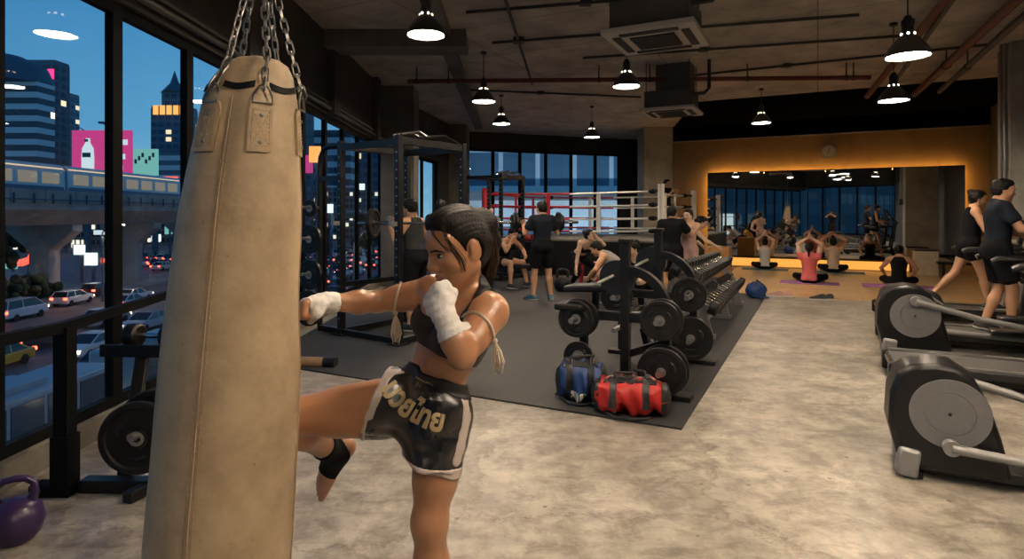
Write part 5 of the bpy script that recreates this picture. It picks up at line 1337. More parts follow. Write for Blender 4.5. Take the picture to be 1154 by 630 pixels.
# ------------------------------------------------------------------ shoes left by the wooden floor
M['sole'] = mat('sole', (0.55, 0.52, 0.48), 0.6)
M['shoe_dark'] = mat('shoe_dark', (0.03, 0.035, 0.045), 0.6); M['shoe_pink'] = mat('shoe_pink', (0.55, 0.30, 0.27), 0.6); M['shoe_blue'] = mat('shoe_blue', (0.03, 0.09, 0.16), 0.6)
def shoe_mesh(f, L=0.27, w=0.05):
    prof = [(-0.5, 0.9, 0.085), (-0.42, 1.0, 0.11), (-0.2, 0.95, 0.105), (0.0, 0.98, 0.085), (0.25, 1.1, 0.065), (0.42, 0.95, 0.055), (0.5, 0.5, 0.035)]
    vs = []; n = 10
    for t, ww, h in prof:
        for j in range(n):
            a = PI * j / (n - 1); vs.append((math.cos(a) * w * ww * (0.85 + 0.15 * math.sin(a)), t * L, 0.022 + math.sin(a) ** 0.8 * (h - 0.022)))
    fs = []
    for i in range(len(prof) - 1): fs += [(i * n + j, i * n + j + 1, (i + 1) * n + j + 1, (i + 1) * n + j) for j in range(n - 1)] + [(i * n, (i + 1) * n, (i + 1) * n + n - 1, i * n + n - 1)]
    fs += [tuple(range(n)), tuple(range((len(prof) - 1) * n, len(prof) * n))]
    f.add(vs, fs)
def shoe(m, label, loc, rz):
    o = thing('shoe', label, 'shoe', loc, rz)
    f = MB(); shoe_mesh(f); f.build('upper', m, o, smooth=60)
    f = MB(); f.prism([(-0.046, -0.14), (0.046, -0.14), (0.05, 0.0), (0.056, 0.08), (0.03, 0.142), (-0.03, 0.142), (-0.056, 0.08), (-0.05, 0)], 0, 0.026); f.build('sole', M['sole'], o, smooth=0)
    return o
fz = Fl(877, 333)
shoe(M['shoe_pink'], 'pink shoe on the concrete before the yoga floor, next to the small blue bag', Fl(873, 334), 1.1)
shoe(M['shoe_pink'], 'other pink shoe, on the aisle side of its pair', Fl(884, 334), 0.7)
shoe(M['shoe_dark'], 'dark shoe lying before the wooden floor edge', Fl(921, 338), 1.4)
shoe(M['shoe_dark'], 'second dark shoe beside the other dark one', Fl(930, 338), 1.55)
# ------------------------------------------------------------------ ellipticals and treadmills
def elliptical(label, loc, rz, s=1.0, near=0.225, far=0.55):
    o = thing('elliptical_trainer', label, 'elliptical trainer', loc, rz); o.scale = (s, s, s)
    XZ = Matrix(((1, 0, 0, 0), (0, 0, 1, 0), (0, 1, 0, 0), (0, 0, 0, 1)))
    poly = [(-0.085, 0.13), (-0.125, 0.30), (-0.115, 0.48), (-0.08, 0.59), (-0.02, 0.645), (0.10, 0.665), (0.20, 0.655), (0.28, 0.60), (0.345, 0.47), (0.40, 0.28), (0.45, 0.06), (0.05, 0.06), (-0.04, 0.08)]
    f = MB(); f.prism(poly, 0.0, 0.30, XZ); f.build('flywheel_housing', M['plastic_black'], o, smooth=35, bevel=0.03)
    f = MB(); c = Vector((0.165, 0.0, 0.395))
    f.lathe([(0.0, 0.0), (0.19, 0.0), (0.192, 0.006), (0.19, 0.012), (0.12, 0.012), (0.118, 0.009), (0.112, 0.009), (0.11, 0.012), (0.0, 0.012)], 48, at(c, (0, -1, 0))); f.build('disc_cover', M['plastic_grey'], o, smooth=30)
    f = MB(); f.lathe([(0, 0.012), (0.009, 0.012), (0.007, 0.02), (0, 0.021)], 12, at(c, (0, -1, 0))); f.build('disc_bolt', M['black_metal'], o)
    f = MB(); f.lathe([(0.0, 0.0), (0.19, 0.0), (0.19, 0.012), (0.0, 0.012)], 40, at(c + Vector((0, 0.30, 0)), (0, 1, 0))); f.build('disc_cover', M['plastic_grey'], o, smooth=30)
    f = MB(); f.box((-0.03, 0.03, 0.095), (0.11, 0.12, 0.16), rot=Matrix.Rotation(0.12, 3, 'Y')); f.build('rear_foot', M['plastic_silver'], o, smooth=35, bevel=0.018)
    f = MB(); f.box((-0.03, 0.27, 0.075), (0.10, 0.10, 0.15)); f.build('rear_foot', M['plastic_silver'], o, smooth=35, bevel=0.018)
    for y_ in (0.05, 0.25):
        f = MB(); f.box((0.0, y_, 0.02), (0.09, 0.07, 0.04)); f.build('rubber_foot', M['rubber'], o, smooth=0)
    f = MB(); f.bar((0.0, 0.15, 0.06), (1.55, 0.15, 0.06), 0.16, 0.07); f.bar((1.45, -0.1, 0.04), (1.45, 0.4, 0.04), 0.09, 0.07); f.build('base_rail', M['dark_steel'], o, smooth=0, bevel=0.012)
    for y, x0, z0 in ((-0.055, 0.165, near), (0.355, 0.165, far)):
        f = MB(); f.cyl((x0, y - 0.02, z0), (x0, y + 0.03, z0), 0.042, n=20); f.build('crank_pivot', M['plastic_silver'], o)
        f = MB(); f.tube([(x0, y - 0.01, z0), (x0 + 0.45, y - 0.01, z0 - 0.03 if z0 < .4 else z0 - 0.12), (x0 + 1.05, y - 0.01, z0 - 0.05 if z0 < .4 else z0 - 0.22)], [0.026, 0.024, 0.024], 12); f.build('pedal_arm', M['plastic_silver'], o)
        xe, ze = x0 + 0.78, (z0 - 0.04 if z0 < .4 else z0 - 0.17)
        f = MB(); f.box((xe, y + (0.06 if y < 0.1 else -0.06), ze + 0.05), (0.38, 0.15, 0.035)); f.bar((xe - 0.19, y + (0.06 if y < 0.1 else -0.06), ze + 0.07), (xe + 0.19, y + (0.06 if y < 0.1 else -0.06), ze + 0.07), 0.16, 0.02); f.build('foot_pedal', M['plastic_black'], o, smooth=35, bevel=0.012)
        f = MB(); f.tube([(x0 + 1.05, y, z0 - 0.06 if z0 < .4 else z0 - 0.22), (1.50, y, 0.75), (1.58, y, 1.2), (1.52, y, 1.5)], [0.022, 0.02, 0.018, 0.02], 10); f.build('swing_handle', M['plastic_black'], o)
    f = MB(); f.bar((1.50, 0.15, 0.06), (1.66, 0.15, 1.25), 0.10, 0.12); f.build('front_mast', M['plastic_black'], o, smooth=35, bevel=0.02)
    f = MB(); f.box((1.64, 0.15, 1.34), (0.06, 0.34, 0.26), rot=Matrix.Rotation(-0.5, 3, 'Y')); f.build('console', M['plastic_black'], o, smooth=35, bevel=0.02)
    return o
E1 = Vector((2.28, 3.42, 0)); elliptical('nearest elliptical trainer with large grey disc on the concrete floor', E1, math.atan2(-0.452, 0.892))
E2 = Vector((3.98, 6.30, 0)); elliptical('far elliptical trainer with grey disc, behind the empty treadmill', E2, math.atan2(-0.452, 0.892), 1.16, 0.53, 0.24)
M['belt'] = mat('belt', (0.075, 0.072, 0.07), 0.6, bump=0.1, bscale=200)
M['screen'] = mat('screen', (0.01, 0.011, 0.012), 0.1)
def treadmill(label, loc, rz):
    """origin at the middle of the rear end; runs along local x"""
    o = thing('treadmill', label, 'treadmill', loc, rz)
    f = MB(); f.box((0.95, 0, 0.165), (1.86, 0.50, 0.05)); f.build('running_belt', M['belt'], o, smooth=0)
    f = MB(); f.cyl((0.03, -0.26, 0.15), (0.03, 0.26, 0.15), 0.04, n=16); f.build('rear_roller', M['chrome'], o)
    for s_ in (-1, 1):
        f = MB(); f.box((0.98, s_ * 0.31, 0.16), (1.96, 0.12, 0.075)); rl = f.build('side_rail', M['dark_steel'], o, smooth=30, bevel=0.012)
        f = MB(); f.box((0.98, s_ * 0.31, 0.20), (1.9, 0.07, 0.012)); f.build('step_strip', M['steel'], rl, smooth=0)
        f = MB(); f.box((0.03, s_ * 0.31, 0.10), (0.11, 0.13, 0.18)); f.build('end_cap', M['plastic_black'], o, smooth=30, bevel=0.02)
        f = MB(); f.bar((1.62, s_ * 0.36, 0.1), (1.80, s_ * 0.36, 1.20), 0.06, 0.10); f.build('upright', M['plastic_black'], o, smooth=30, bevel=0.015)
        f = MB()
        f.tube([(1.0, s_ * 0.36, 1.00), (1.05, s_ * 0.36, 1.025), (1.3, s_ * 0.36, 1.03), (1.72, s_ * 0.34, 1.06)], [0.03, 0.036, 0.036, 0.036], 10); f.build('hand_rail', M['plastic_black'], o)
        f = MB(); f.bar((1.2, s_ * 0.36, 1.0), (1.66, s_ * 0.36, 0.60), 0.04, 0.05); f.build('rail_brace', M['plastic_black'], o, smooth=0)
    f = MB(); f.box((1.80, 0, 0.16), (0.42, 0.74, 0.18)); f.build('motor_hood', M['plastic_black'], o, smooth=30, bevel=0.04)
    f = MB(); f.box((0.98, 0, 0.09), (1.7, 0.5, 0.06)); f.box((0.25, -0.26, 0.04), (0.14, 0.06, 0.08)); f.box((0.25, 0.26, 0.04), (0.14, 0.06, 0.08)); f.box((1.75, -0.26, 0.04), (0.14, 0.06, 0.08)); f.box((1.75, 0.26, 0.04), (0.14, 0.06, 0.08)); f.build('under_frame', M['black_metal'], o, smooth=0)
    R_ = Matrix.Rotation(0.75, 3, 'Y').inverted()
    f = MB(); f.box((1.74, 0, 1.30), (0.06, 0.70, 0.34), rot=R_); con = f.build('console', M['plastic_black'], o, smooth=30, bevel=0.02)
    f = MB(); f.box(Vector((1.74, 0, 1.30)) + R_ @ Vector((-0.032, 0, 0.03)), (0.008, 0.42, 0.22), rot=R_); f.build('console_screen', M['screen'], con, smooth=0)
    f = MB(); f.box(Vector((1.74, 0, 1.30)) + R_ @ Vector((-0.03, 0, -0.175)), (0.03, 0.72, 0.012), rot=R_); f.build('console_edge', M['steel'], con, smooth=0)
    f = MB(); f.bar((1.62, -0.3, 1.08), (1.62, 0.3, 1.08), 0.08, 0.05); f.build('console_tray', M['plastic_black'], o, smooth=30, bevel=0.01)
    f = MB(); f.tube([(1.44, -0.2, 1.10), (1.40, -0.19, 1.14), (1.38, 0, 1.15), (1.40, 0.19, 1.14), (1.44, 0.2, 1.10)], 0.018, 8); f.bar((1.62, 0, 1.08), (1.40, 0, 1.14), 0.05, 0.03); f.build('pulse_grip', M['steel'], o)
    return o
TRZ = math.atan2(-0.452, 0.892)
T_1 = Vector((3.50, 5.62, 0)); T_2 = Vector((4.40, 7.22, 0)); T_3 = Vector((5.45, 9.05, 0))
treadmill('empty treadmill between the two elliptical trainers', T_1, TRZ)
treadmill('treadmill the man in the dark shirt walks on', T_2, TRZ)
treadmill('treadmill the woman with the bun walks on', T_3, TRZ)
# ------------------------------------------------------------------ yoga corner
YZ0 = 0.02
M['mat_blue'] = mat('mat_blue', (0.06, 0.16, 0.24), 0.8); M['mat_violet'] = mat('mat_violet', (0.26, 0.10, 0.32), 0.8); M['mat_pink'] = mat('mat_pink', (0.36, 0.12, 0.34), 0.8)
def yoga_mat(label, c, m, rz, w=0.62, L=1.15):
    o = thing('yoga_mat', label, 'mat', c, rz)
    f = MB(); f.box((0, 0, 0.004), (L, w, 0.008)); f.build('mat_sheet', m, o, smooth=0)
    f = MB()
    for s_ in (-1, 1): f.box((s_ * (L / 2 - 0.006), 0, 0.005), (0.012, w, 0.0085))
    f.build('mat_edge', m, o, smooth=0)
    return o
def yf(u, v): p = Fl(u, v); Yp = FPX * (CH - YZ0) / (v - CV); return Vector(((u - CU) / FPX * Yp, Yp, YZ0))
Y_A, Y_B, Y_C, Y_D = yf(862, 303.5), yf(912, 319), yf(939, 307), yf(1013, 323)
yoga_mat('blue yoga mat nearest to the dumbbell rack', Y_A, M['mat_blue'], YAW)
yoga_mat('violet yoga mat under the woman in the pink top', Y_B, M['mat_violet'], YAW)
yoga_mat('blue yoga mat behind the woman in the pink top', Y_C, M['mat_blue'], YAW, L=1.4)
yoga_mat('pink yoga mat under the woman in the black top', Y_D, M['mat_pink'], YAW, L=1.3)
# jump box by the mirror, wooden block by the ring
o = thing('jump_box', 'beige padded box standing against the foot of the mirror', 'box', yf(1043, 310), YAW)
f = MB(); f.box((0, 0, 0.3), (0.5, 0.4, 0.6)); f.build('box_body', M['beige'], o, smooth=30, bevel=0.02)
f = MB(); f.box((0, 0, 0.61), (0.5, 0.4, 0.03)); f.build('box_lid', M['vinyl'], o, smooth=30, bevel=0.01)
o = thing('storage_bench', 'dark low bench behind the treadmills beside the beige box', 'bench', yf(1068, 314), YAW)
f = MB(); f.box((0.25, 0, 0.36), (0.9, 0.35, 0.06)); f.build('seat', M['vinyl'], o, smooth=30, bevel=0.015)
for sx in (-0.1, 0.6):
    f = MB(); f.box((sx, 0, 0.165), (0.06, 0.32, 0.33)); f.build('leg', M['black_metal'], o, smooth=0)
o = thing('step_box', 'wooden plyometric box beside the far end of the dumbbell rack', 'box', Vector((5.0, 14.6, 0.014)), YAW)
M['plywood'] = mat('plywood', (0.40, 0.21, 0.08), 0.6, var=0.2, vscale=5)
f = MB(); f.box((0, 0, 0.36), (0.55, 0.5, 0.72)); f.build('box_body', M['plywood'], o, smooth=0, bevel=0.008)
f = MB(); f.box((0, -0.252, 0.55), (0.16, 0.012, 0.05)); f.build('hand_slot', M['black_metal'], o, smooth=0)
# ------------------------------------------------------------------ bodies: smooth blends of rounded cones and ellipsoids, surfaced on a grid
def V(*a): return np.array(a, dtype=np.float64)
def npv(p): return np.array([p[0], p[1], p[2]], dtype=np.float64)
def unit(a):
    a = npv(a); return a / (np.linalg.norm(a) + 1e-12)
def frame(fwd, up):
    """columns: right, forward, up"""
    f = unit(fwd); u = npv(up); r = unit(np.cross(f, u)); u = np.cross(r, f)
    return np.stack([r, f, u], 1)
class Prim:
    def __init__(s, kind, tag, k, **q):
        s.kind, s.tag, s.k, s.q = kind, tag, k, q; s.clips = []
    def grow(s, d, clips=(), k=None):
        q = dict(s.q)
        if s.kind == 'cone': q['r0'] += d; q['r1'] += d
        else: q['r'] = q['r'] + d
        p = Prim(s.kind, s.tag, s.k if k is None else k, **q); p.clips = list(clips); return p
    def bounds(s):
        if s.kind == 'cone':
            r = max(s.q['r0'], s.q['r1']); return np.minimum(s.q['a'], s.q['b']) - r, np.maximum(s.q['a'], s.q['b']) + r
        e = np.sqrt(((s.q['R'] * s.q['r'][None, :]) ** 2).sum(1)); return s.q['c'] - e, s.q['c'] + e
    def dist(s, X, Y, Z):
        q = s.q
        if s.kind == 'cone':
            a, b = q['a'], q['b']; ba = b - a; L2 = max(1e-12, ba @ ba)
            t = np.clip(((X - a[0]) * ba[0] + (Y - a[1]) * ba[1] + (Z - a[2]) * ba[2]) / L2, 0, 1)
            d = np.sqrt((X - a[0] - t * ba[0]) ** 2 + (Y - a[1] - t * ba[1]) ** 2 + (Z - a[2] - t * ba[2]) ** 2) - (q['r0'] + (q['r1'] - q['r0']) * t)
        else:
            c, R, r = q['c'], q['R'], q['r']; dx, dy, dz = X - c[0], Y - c[1], Z - c[2]
            l = [dx * R[0, i] + dy * R[1, i] + dz * R[2, i] for i in range(3)]
            k0 = np.sqrt((l[0] / r[0]) ** 2 + (l[1] / r[1]) ** 2 + (l[2] / r[2]) ** 2)
            k1 = np.sqrt((l[0] / r[0] ** 2) ** 2 + (l[1] / r[1] ** 2) ** 2 + (l[2] / r[2] ** 2) ** 2)
            d = k0 * (k0 - 1) / (k1 + 1e-9)
        for p, n in s.clips:
            d = np.maximum(d, (X - p[0]) * n[0] + (Y - p[1]) * n[1] + (Z - p[2]) * n[2])
        return d
def cone(tag, a, b, r0, r1, k=0.03): return Prim('cone', tag, k, a=npv(a), b=npv(b), r0=r0, r1=r1)
def ell(tag, c, r, R=None, k=0.03): return Prim('ell', tag, k, c=npv(c), r=npv(r), R=np.eye(3) if R is None else R)
class Grid:
    def __init__(g, lo, hi, h):
        g.h = h; g.lo = np.array(lo) - 3 * h; n = np.ceil((np.array(hi) + 3 * h - g.lo) / h).astype(int) + 1; g.n = n
        g.ax = [(g.lo[i] + h * np.arange(n[i])).astype(np.float32) for i in range(3)]
    def box(g, lo, hi):
        sl = []
        for i in range(3):
            a = max(0, int((lo[i] - g.lo[i]) / g.h)); b = min(g.n[i], int((hi[i] - g.lo[i]) / g.h) + 2)
            sl.append(slice(a, max(a, b)))
        return tuple(sl)
    def coords(g, sl): return g.ax[0][sl[0]][:, None, None], g.ax[1][sl[1]][None, :, None], g.ax[2][sl[2]][None, None, :]
    def field(g, prims, D=None, margin=0.11):
        if D is None: D = np.full(tuple(g.n), 0.5, np.float32)
        for p in prims:
            lo, hi = p.bounds(); sl = g.box(lo - margin, hi + margin)
            if any(s.stop <= s.start for s in sl): continue
            d = p.dist(*g.coords(sl)).astype(np.float32); o = D[sl]
            if p.tag == '-':               # carve
                hh = np.clip(p.k - np.abs(-d - o), 0, None) / max(p.k, 1e-6); D[sl] = np.maximum(o, -d) + hh * hh * p.k * 0.25
            else:
                hh = np.clip(p.k - np.abs(d - o), 0, None) / max(p.k, 1e-6); D[sl] = np.minimum(o, d) - hh * hh * p.k * 0.25
        return D
    def plane(g, p, n): return ((g.ax[0] - p[0]) * n[0])[:, None, None] + ((g.ax[1] - p[1]) * n[1])[None, :, None] + ((g.ax[2] - p[2]) * n[2])[None, None, :]
def surface(D, g, relax=1):
    """surface nets"""
    S = (D < 0).astype(np.int8)
    c = sum(S[i:S.shape[0] - 1 + i, j:S.shape[1] - 1 + j, k:S.shape[2] - 1 + k] for i in (0, 1) for j in (0, 1) for k in (0, 1))
    act = (c > 0) & (c < 8); I, J, K = np.nonzero(act)
    idx = np.full(act.shape, -1, np.int32); idx[I, J, K] = np.arange(len(I))
    acc = np.zeros((len(I), 3)); cnt = np.zeros(len(I))
    cs = [(i, j, k) for i in (0, 1) for j in (0, 1) for k in (0, 1)]
    val = {q: D[I + q[0], J + q[1], K + q[2]].astype(np.float64) for q in cs}
    for q in cs:
        for ax in range(3):
            if q[ax]: continue
            q2 = list(q); q2[ax] = 1; q2 = tuple(q2); a, b = val[q], val[q2]; m = (a < 0) != (b < 0)
            t = np.where(m, a / np.where(m, a - b, 1), 0); p = np.zeros((len(I), 3)); p[:] = q; p[:, ax] += t
            acc += p * m[:, None]; cnt += m
    v = (np.stack([I, J, K], 1) + acc / cnt[:, None]) * g.h + g.lo
    fs = []
    for ax in range(3):
        o1, o2 = [(1, 2), (2, 0), (0, 1)][ax]
        sl0 = [slice(None)] * 3; sl1 = [slice(None)] * 3; sl0[ax] = slice(0, -1); sl1[ax] = slice(1, None)
        A, B = S[tuple(sl0)], S[tuple(sl1)]; E = np.argwhere(A != B)
        E = E[(E[:, o1] > 0) & (E[:, o2] > 0) & (E[:, o1] < S.shape[o1] - 1) & (E[:, o2] < S.shape[o2] - 1)]
        if not len(E): continue
        q = []
        for d1, d2 in ((1, 1), (0, 1), (0, 0), (1, 0)):
            e = E.copy(); e[:, o1] -= d1; e[:, o2] -= d2; q.append(idx[e[:, 0], e[:, 1], e[:, 2]])
        F = np.stack(q, 1); fl = A[E[:, 0], E[:, 1], E[:, 2]] == 0
        F[fl] = F[fl][:, ::-1]; fs.append(F)
    F = np.concatenate(fs); F = F[(F >= 0).all(1)]
    return v, F
def mesh_obj(name, v, F, mats, parent=None, extra=None, smooth=True, relax=0):
    me = bpy.data.meshes.new(name); nv = len(v); nf = len(F)
    me.vertices.add(nv); me.vertices.foreach_set('co', np.ascontiguousarray(v, np.float32).ravel())
    me.loops.add(nf * 4); me.loops.foreach_set('vertex_index', np.ascontiguousarray(F, np.int32).ravel())
    me.polygons.add(nf); me.polygons.foreach_set('loop_start', np.arange(0, nf * 4, 4, dtype=np.int32))
    me.update(calc_edges=True); me.validate()
    if extra is not None and extra.v:
        import bmesh
        bm = bmesh.new(); bm.from_mesh(me)
        vs = [bm.verts.new(p) for p in extra.v]
        for f in extra.f:
            try: bm.faces.new([vs[i] for i in f])
            except ValueError: pass
        bm.to_mesh(me); bm.free()
    for m in (mats if isinstance(mats, list) else [mats]): me.materials.append(m)
    if smooth: me.shade_smooth()
    o = bpy.data.objects.new(name, me); COL.objects.link(o)
    if parent is not None: o.parent = parent
    return o
def clean(D, g, name, mats, parent):
    if not (D < 0).any(): return None
    v, F = surface(D, g)
    return mesh_obj(name, v, F, mats, parent) if len(F) else None

def ik(a, t, l1, l2, pole):
    """middle joint between a and target t (target is pulled in when out of reach)"""
    a, t = npv(a), npv(t); d = t - a; L = np.linalg.norm(d)
    if L > (l1 + l2) * 0.999: t = a + d / L * (l1 + l2) * 0.999; d = t - a; L = np.linalg.norm(d)
    L = max(L, abs(l1 - l2) + 0.01); u = d / L; x = (l1 * l1 - l2 * l2 + L * L) / (2 * L); hh = math.sqrt(max(0, l1 * l1 - x * x))
    p = npv(pole); p = p - u * (p @ u); p = p / (np.linalg.norm(p) + 1e-9)
    return a + u * x + p * hh, t
def pose(pelvis=(0, 0, 0.95), pitch=0.0, chest_pitch=None, roll=0.0, twist=0.0, head=(0, 1, 0), head_up=(0, 0, 1), pel_pitch=0.0,
         wr=None, wl=None, er=(0.3, -0.6, -0.6), el=(-0.3, -0.6, -0.6), hr=None, hl=None, ar=None, al=None, kr=(0.1, 1, 0), kl=(-0.1, 1, 0), tr=(0.1, 1, 0), tl=(-0.1, 1, 0)):
    """joints of a 1.70 m figure: x right, y forward, z up"""
    J = {}; pel = V(*pelvis); cp = pitch if chest_pitch is None else chest_pitch
    def fr(p, tw): return frame((-math.sin(tw) * math.cos(p), math.cos(tw) * math.cos(p), -math.sin(p)), (roll, math.sin(p) * math.cos(tw), math.cos(p)))
    Rm, Rc, Rp = fr(pitch, twist * 0.5), fr(cp, twist), fr(pel_pitch, 0)
    J['pelvis'] = pel; J['Rp'] = Rp; J['Rm'] = Rm; J['Rc'] = Rc
    J['chest'] = pel + Rm @ V(0, 0, 0.31); J['neck'] = J['chest'] + Rc @ V(0, -0.01, 0.19)
    Rh = frame(head, head_up); J['Rh'] = Rh; J['head'] = J['neck'] + Rc @ V(0, 0.0, 0.03) + Rh @ V(0, 0.022, 0.095)
    for s, sg, w, e, h in (('R', 1, wr, er, hr), ('L', -1, wl, el, hl)):
        J['sh' + s] = J['chest'] + Rc @ V(sg * 0.168, -0.01, 0.125)
        if w is None: w = J['sh' + s] + V(sg * 0.08, 0.04, -0.50)
        J['el' + s], J['wr' + s] = ik(J['sh' + s], w, 0.28, 0.25, e)
        J['hd' + s] = unit(J['wr' + s] - J['el' + s]) if h is None else unit(h)
    for s, sg, a, k, t in (('R', 1, ar, kr, tr), ('L', -1, al, kl, tl)):
        J['hip' + s] = pel + Rp @ V(sg * 0.088, 0, -0.03)
        if a is None: a = (sg * 0.10, 0, 0.08)
        J['kn' + s], J['an' + s] = ik(J['hip' + s], a, 0.425, 0.42, k); J['toe' + s] = unit(t)
    return J
SK = {}
def skin(name, c, rough=0.42): 
    SK[name] = mat('skin_' + name, c, rough, bump=0.04, bscale=180, spec=0.45); return SK[name]
skin('tan', (0.50, 0.270, 0.155)); skin('fair', (0.62, 0.40, 0.275)); skin('brown', (0.40, 0.205, 0.115))
M['hair'] = mat('hair_black', (0.005, 0.004, 0.0035), 0.5, bump=0.4, bscale=60, stretch=(3, 3, 0.6), spec=0.25)
M['hair_brown'] = mat('hair_brown', (0.05, 0.022, 0.010), 0.4, bump=0.6, bscale=60, stretch=(3, 3, 0.6))
M['eye_white'] = mat('eye_white', (0.55, 0.50, 0.46), 0.25); M['eye_dark'] = mat('eye_dark', (0.008, 0.006, 0.005), 0.15)
M['lips'] = mat('lips', (0.36, 0.12, 0.09), 0.4)
def cloth(name, c, rough=0.85, **k): M[name] = mat(name, c, rough, bump=0.25, bscale=28, var=0.08, vscale=12, spec=0.12, **k); return M[name]
cloth('cloth_black', (0.007, 0.007, 0.009)); cloth('cloth_navy', (0.012, 0.016, 0.025)); cloth('cloth_grey', (0.30, 0.28, 0.27)); cloth('cloth_darkgrey', (0.035, 0.038, 0.04))
cloth('cloth_white', (0.62, 0.58, 0.55)); cloth('cloth_pink', (0.72, 0.16, 0.17)); cloth('cloth_rose', (0.52, 0.34, 0.30)); cloth('cloth_beige', (0.55, 0.40, 0.30)); cloth('cloth_red', (0.45, 0.03, 0.03)); cloth('cloth_orange', (0.50, 0.26, 0.07))
M['shoe_black'] = mat('shoe_black', (0.02, 0.02, 0.022), 0.5); M['shoe_teal'] = mat('shoe_teal', (0.03, 0.10, 0.16), 0.5); M['shoe_red'] = mat('shoe_red', (0.5, 0.06, 0.05), 0.5); M['shoe_white'] = mat('shoe_white', (0.6, 0.58, 0.55), 0.5)

def head_prims(c, R, s, female=False):
    def q(x, y, z): return c + R @ V(x, y, z) * s
    e = lambda x, y, z, r, k=0.02: ell('head', q(x, y, z), V(*r) * s, R, k * s)
    P_ = [e(0, -0.018, 0.035, (0.073, 0.092, 0.084)), e(0, 0.028, -0.022, (0.060, 0.060, 0.083), 0.03), e(0, 0.050, 0.035, (0.056, 0.042, 0.05), 0.03),
          cone('head', q(-0.050, 0.0, -0.055), q(-0.012, 0.062, -0.094), 0.022 * s, 0.018 * s, 0.03 * s), cone('head', q(0.050, 0.0, -0.055), q(0.012, 0.062, -0.094), 0.022 * s, 0.018 * s, 0.03 * s),
          e(0, 0.068, -0.094, (0.020, 0.016, 0.016), 0.015), e(-0.038, 0.055, -0.022, (0.029, 0.028, 0.028), 0.02), e(0.038, 0.055, -0.022, (0.029, 0.028, 0.028), 0.02),
          cone('head', q(-0.034, 0.077, 0.020), q(0.034, 0.077, 0.020), 0.010 * s, 0.010 * s, 0.02 * s),
          cone('head', q(0, 0.083, 0.014), q(0, 0.103, -0.027), 0.008 * s, 0.0115 * s, 0.012 * s), e(0, 0.101, -0.031, (0.0115, 0.0105, 0.009), 0.008), e(-0.0135, 0.093, -0.036, (0.0095, 0.011, 0.0085), 0.007), e(0.0135, 0.093, -0.036, (0.0095, 0.011, 0.0085), 0.007)]
    for sg in (-1, 1):
        p = e(sg * 0.031, 0.095, 0.003, (0.019, 0.017, 0.011), 0.012); p.tag = '-'; P_.append(p)
        P_.append(e(sg * 0.030, 0.071, 0.003, (0.0135, 0.0135, 0.0125), 0.004))
        P_.append(e(sg * 0.074, -0.012, -0.006, (0.009, 0.019, 0.031), 0.008)); P_.append(e(sg * 0.068, 0.0, -0.026, (0.009, 0.010, 0.012), 0.008))
    P_.append(e(0, 0.080, -0.058, (0.021, 0.012, 0.008), 0.008)); P_.append(e(0, 0.078, -0.069, (0.018, 0.011, 0.008), 0.008))
    return P_
def face_parts(c, R, s, par, bv, brow=M['hair']):
    def q(x, y, z): return c + R @ V(x, y, z) * s
    def sk(x, z, off):
        h = bv.ray_cast(Vector(q(x, 0.16, z)), Vector(-R[:, 1]), 0.2)
        return npv(h[0]) + R[:, 1] * off * s if h[0] else q(x, 0.085 - 20 * x * x, z)
    Mr = Matrix(R.tolist()).to_4x4()
    for sg in (-1, 1):
        f = MB(); f.ball((0, 0, 0), (0.0148 * s, 0.0092 * s, 0.0056 * s), 14, Matrix.Translation(q(sg * 0.030, 0.0782, 0.0012)) @ Mr); ew = f.build('eye', M['eye_white'], par)
        f = MB(); f.ball((0, 0, 0), (0.0084 * s, 0.0045 * s, 0.0060 * s), 12, Matrix.Translation(q(sg * 0.030, 0.0842, 0.0006)) @ Mr); f.build('iris', M['eye_dark'], ew)
        f = MB(); f.tube([q(sg * (0.030 + 0.0145 * t), 0.0835 - 0.006 * t * t - (0.003 if abs(t) > .9 else 0), 0.0012 + 0.0055 * (1 - t * t)) for t in (-1.1, -.5, 0, .5, 1.15)], [0.0010 * s, 0.0022 * s, 0.0026 * s, 0.0025 * s, 0.0012 * s], 6); f.build('eyelash', M['eye_dark'], ew)
        f = MB(); f.tube([sk(sg * x, z, 0.0006) for x, z in ((0.009, 0.0150), (0.016, 0.0178), (0.024, 0.0198), (0.032, 0.0205), (0.040, 0.0195), (0.048, 0.0150), (0.053, 0.0105))], [0.0022 * s, 0.0036 * s, 0.0040 * s, 0.0038 * s, 0.0032 * s, 0.0024 * s, 0.0010 * s], 6); f.build('eyebrow', brow, par)
    f = MB()
    f.tube([sk(x, z, -0.0012) for x, z in ((-0.023, -0.0630), (-0.012, -0.0595), (-0.0045, -0.0575), (0, -0.0588), (0.0045, -0.0575), (0.012, -0.0595), (0.023, -0.0630))], [0.001 * s, 0.0038 * s, 0.0048 * s, 0.0048 * s, 0.0048 * s, 0.0038 * s, 0.001 * s], 8)
    f.tube([sk(x, z, -0.0012) for x, z in ((-0.021, -0.0645), (-0.011, -0.0685), (0, -0.0700), (0.011, -0.0685), (0.021, -0.0645))], [0.001 * s, 0.0048 * s, 0.0060 * s, 0.0048 * s, 0.001 * s], 8); f.build('lips', M['lips'], par)
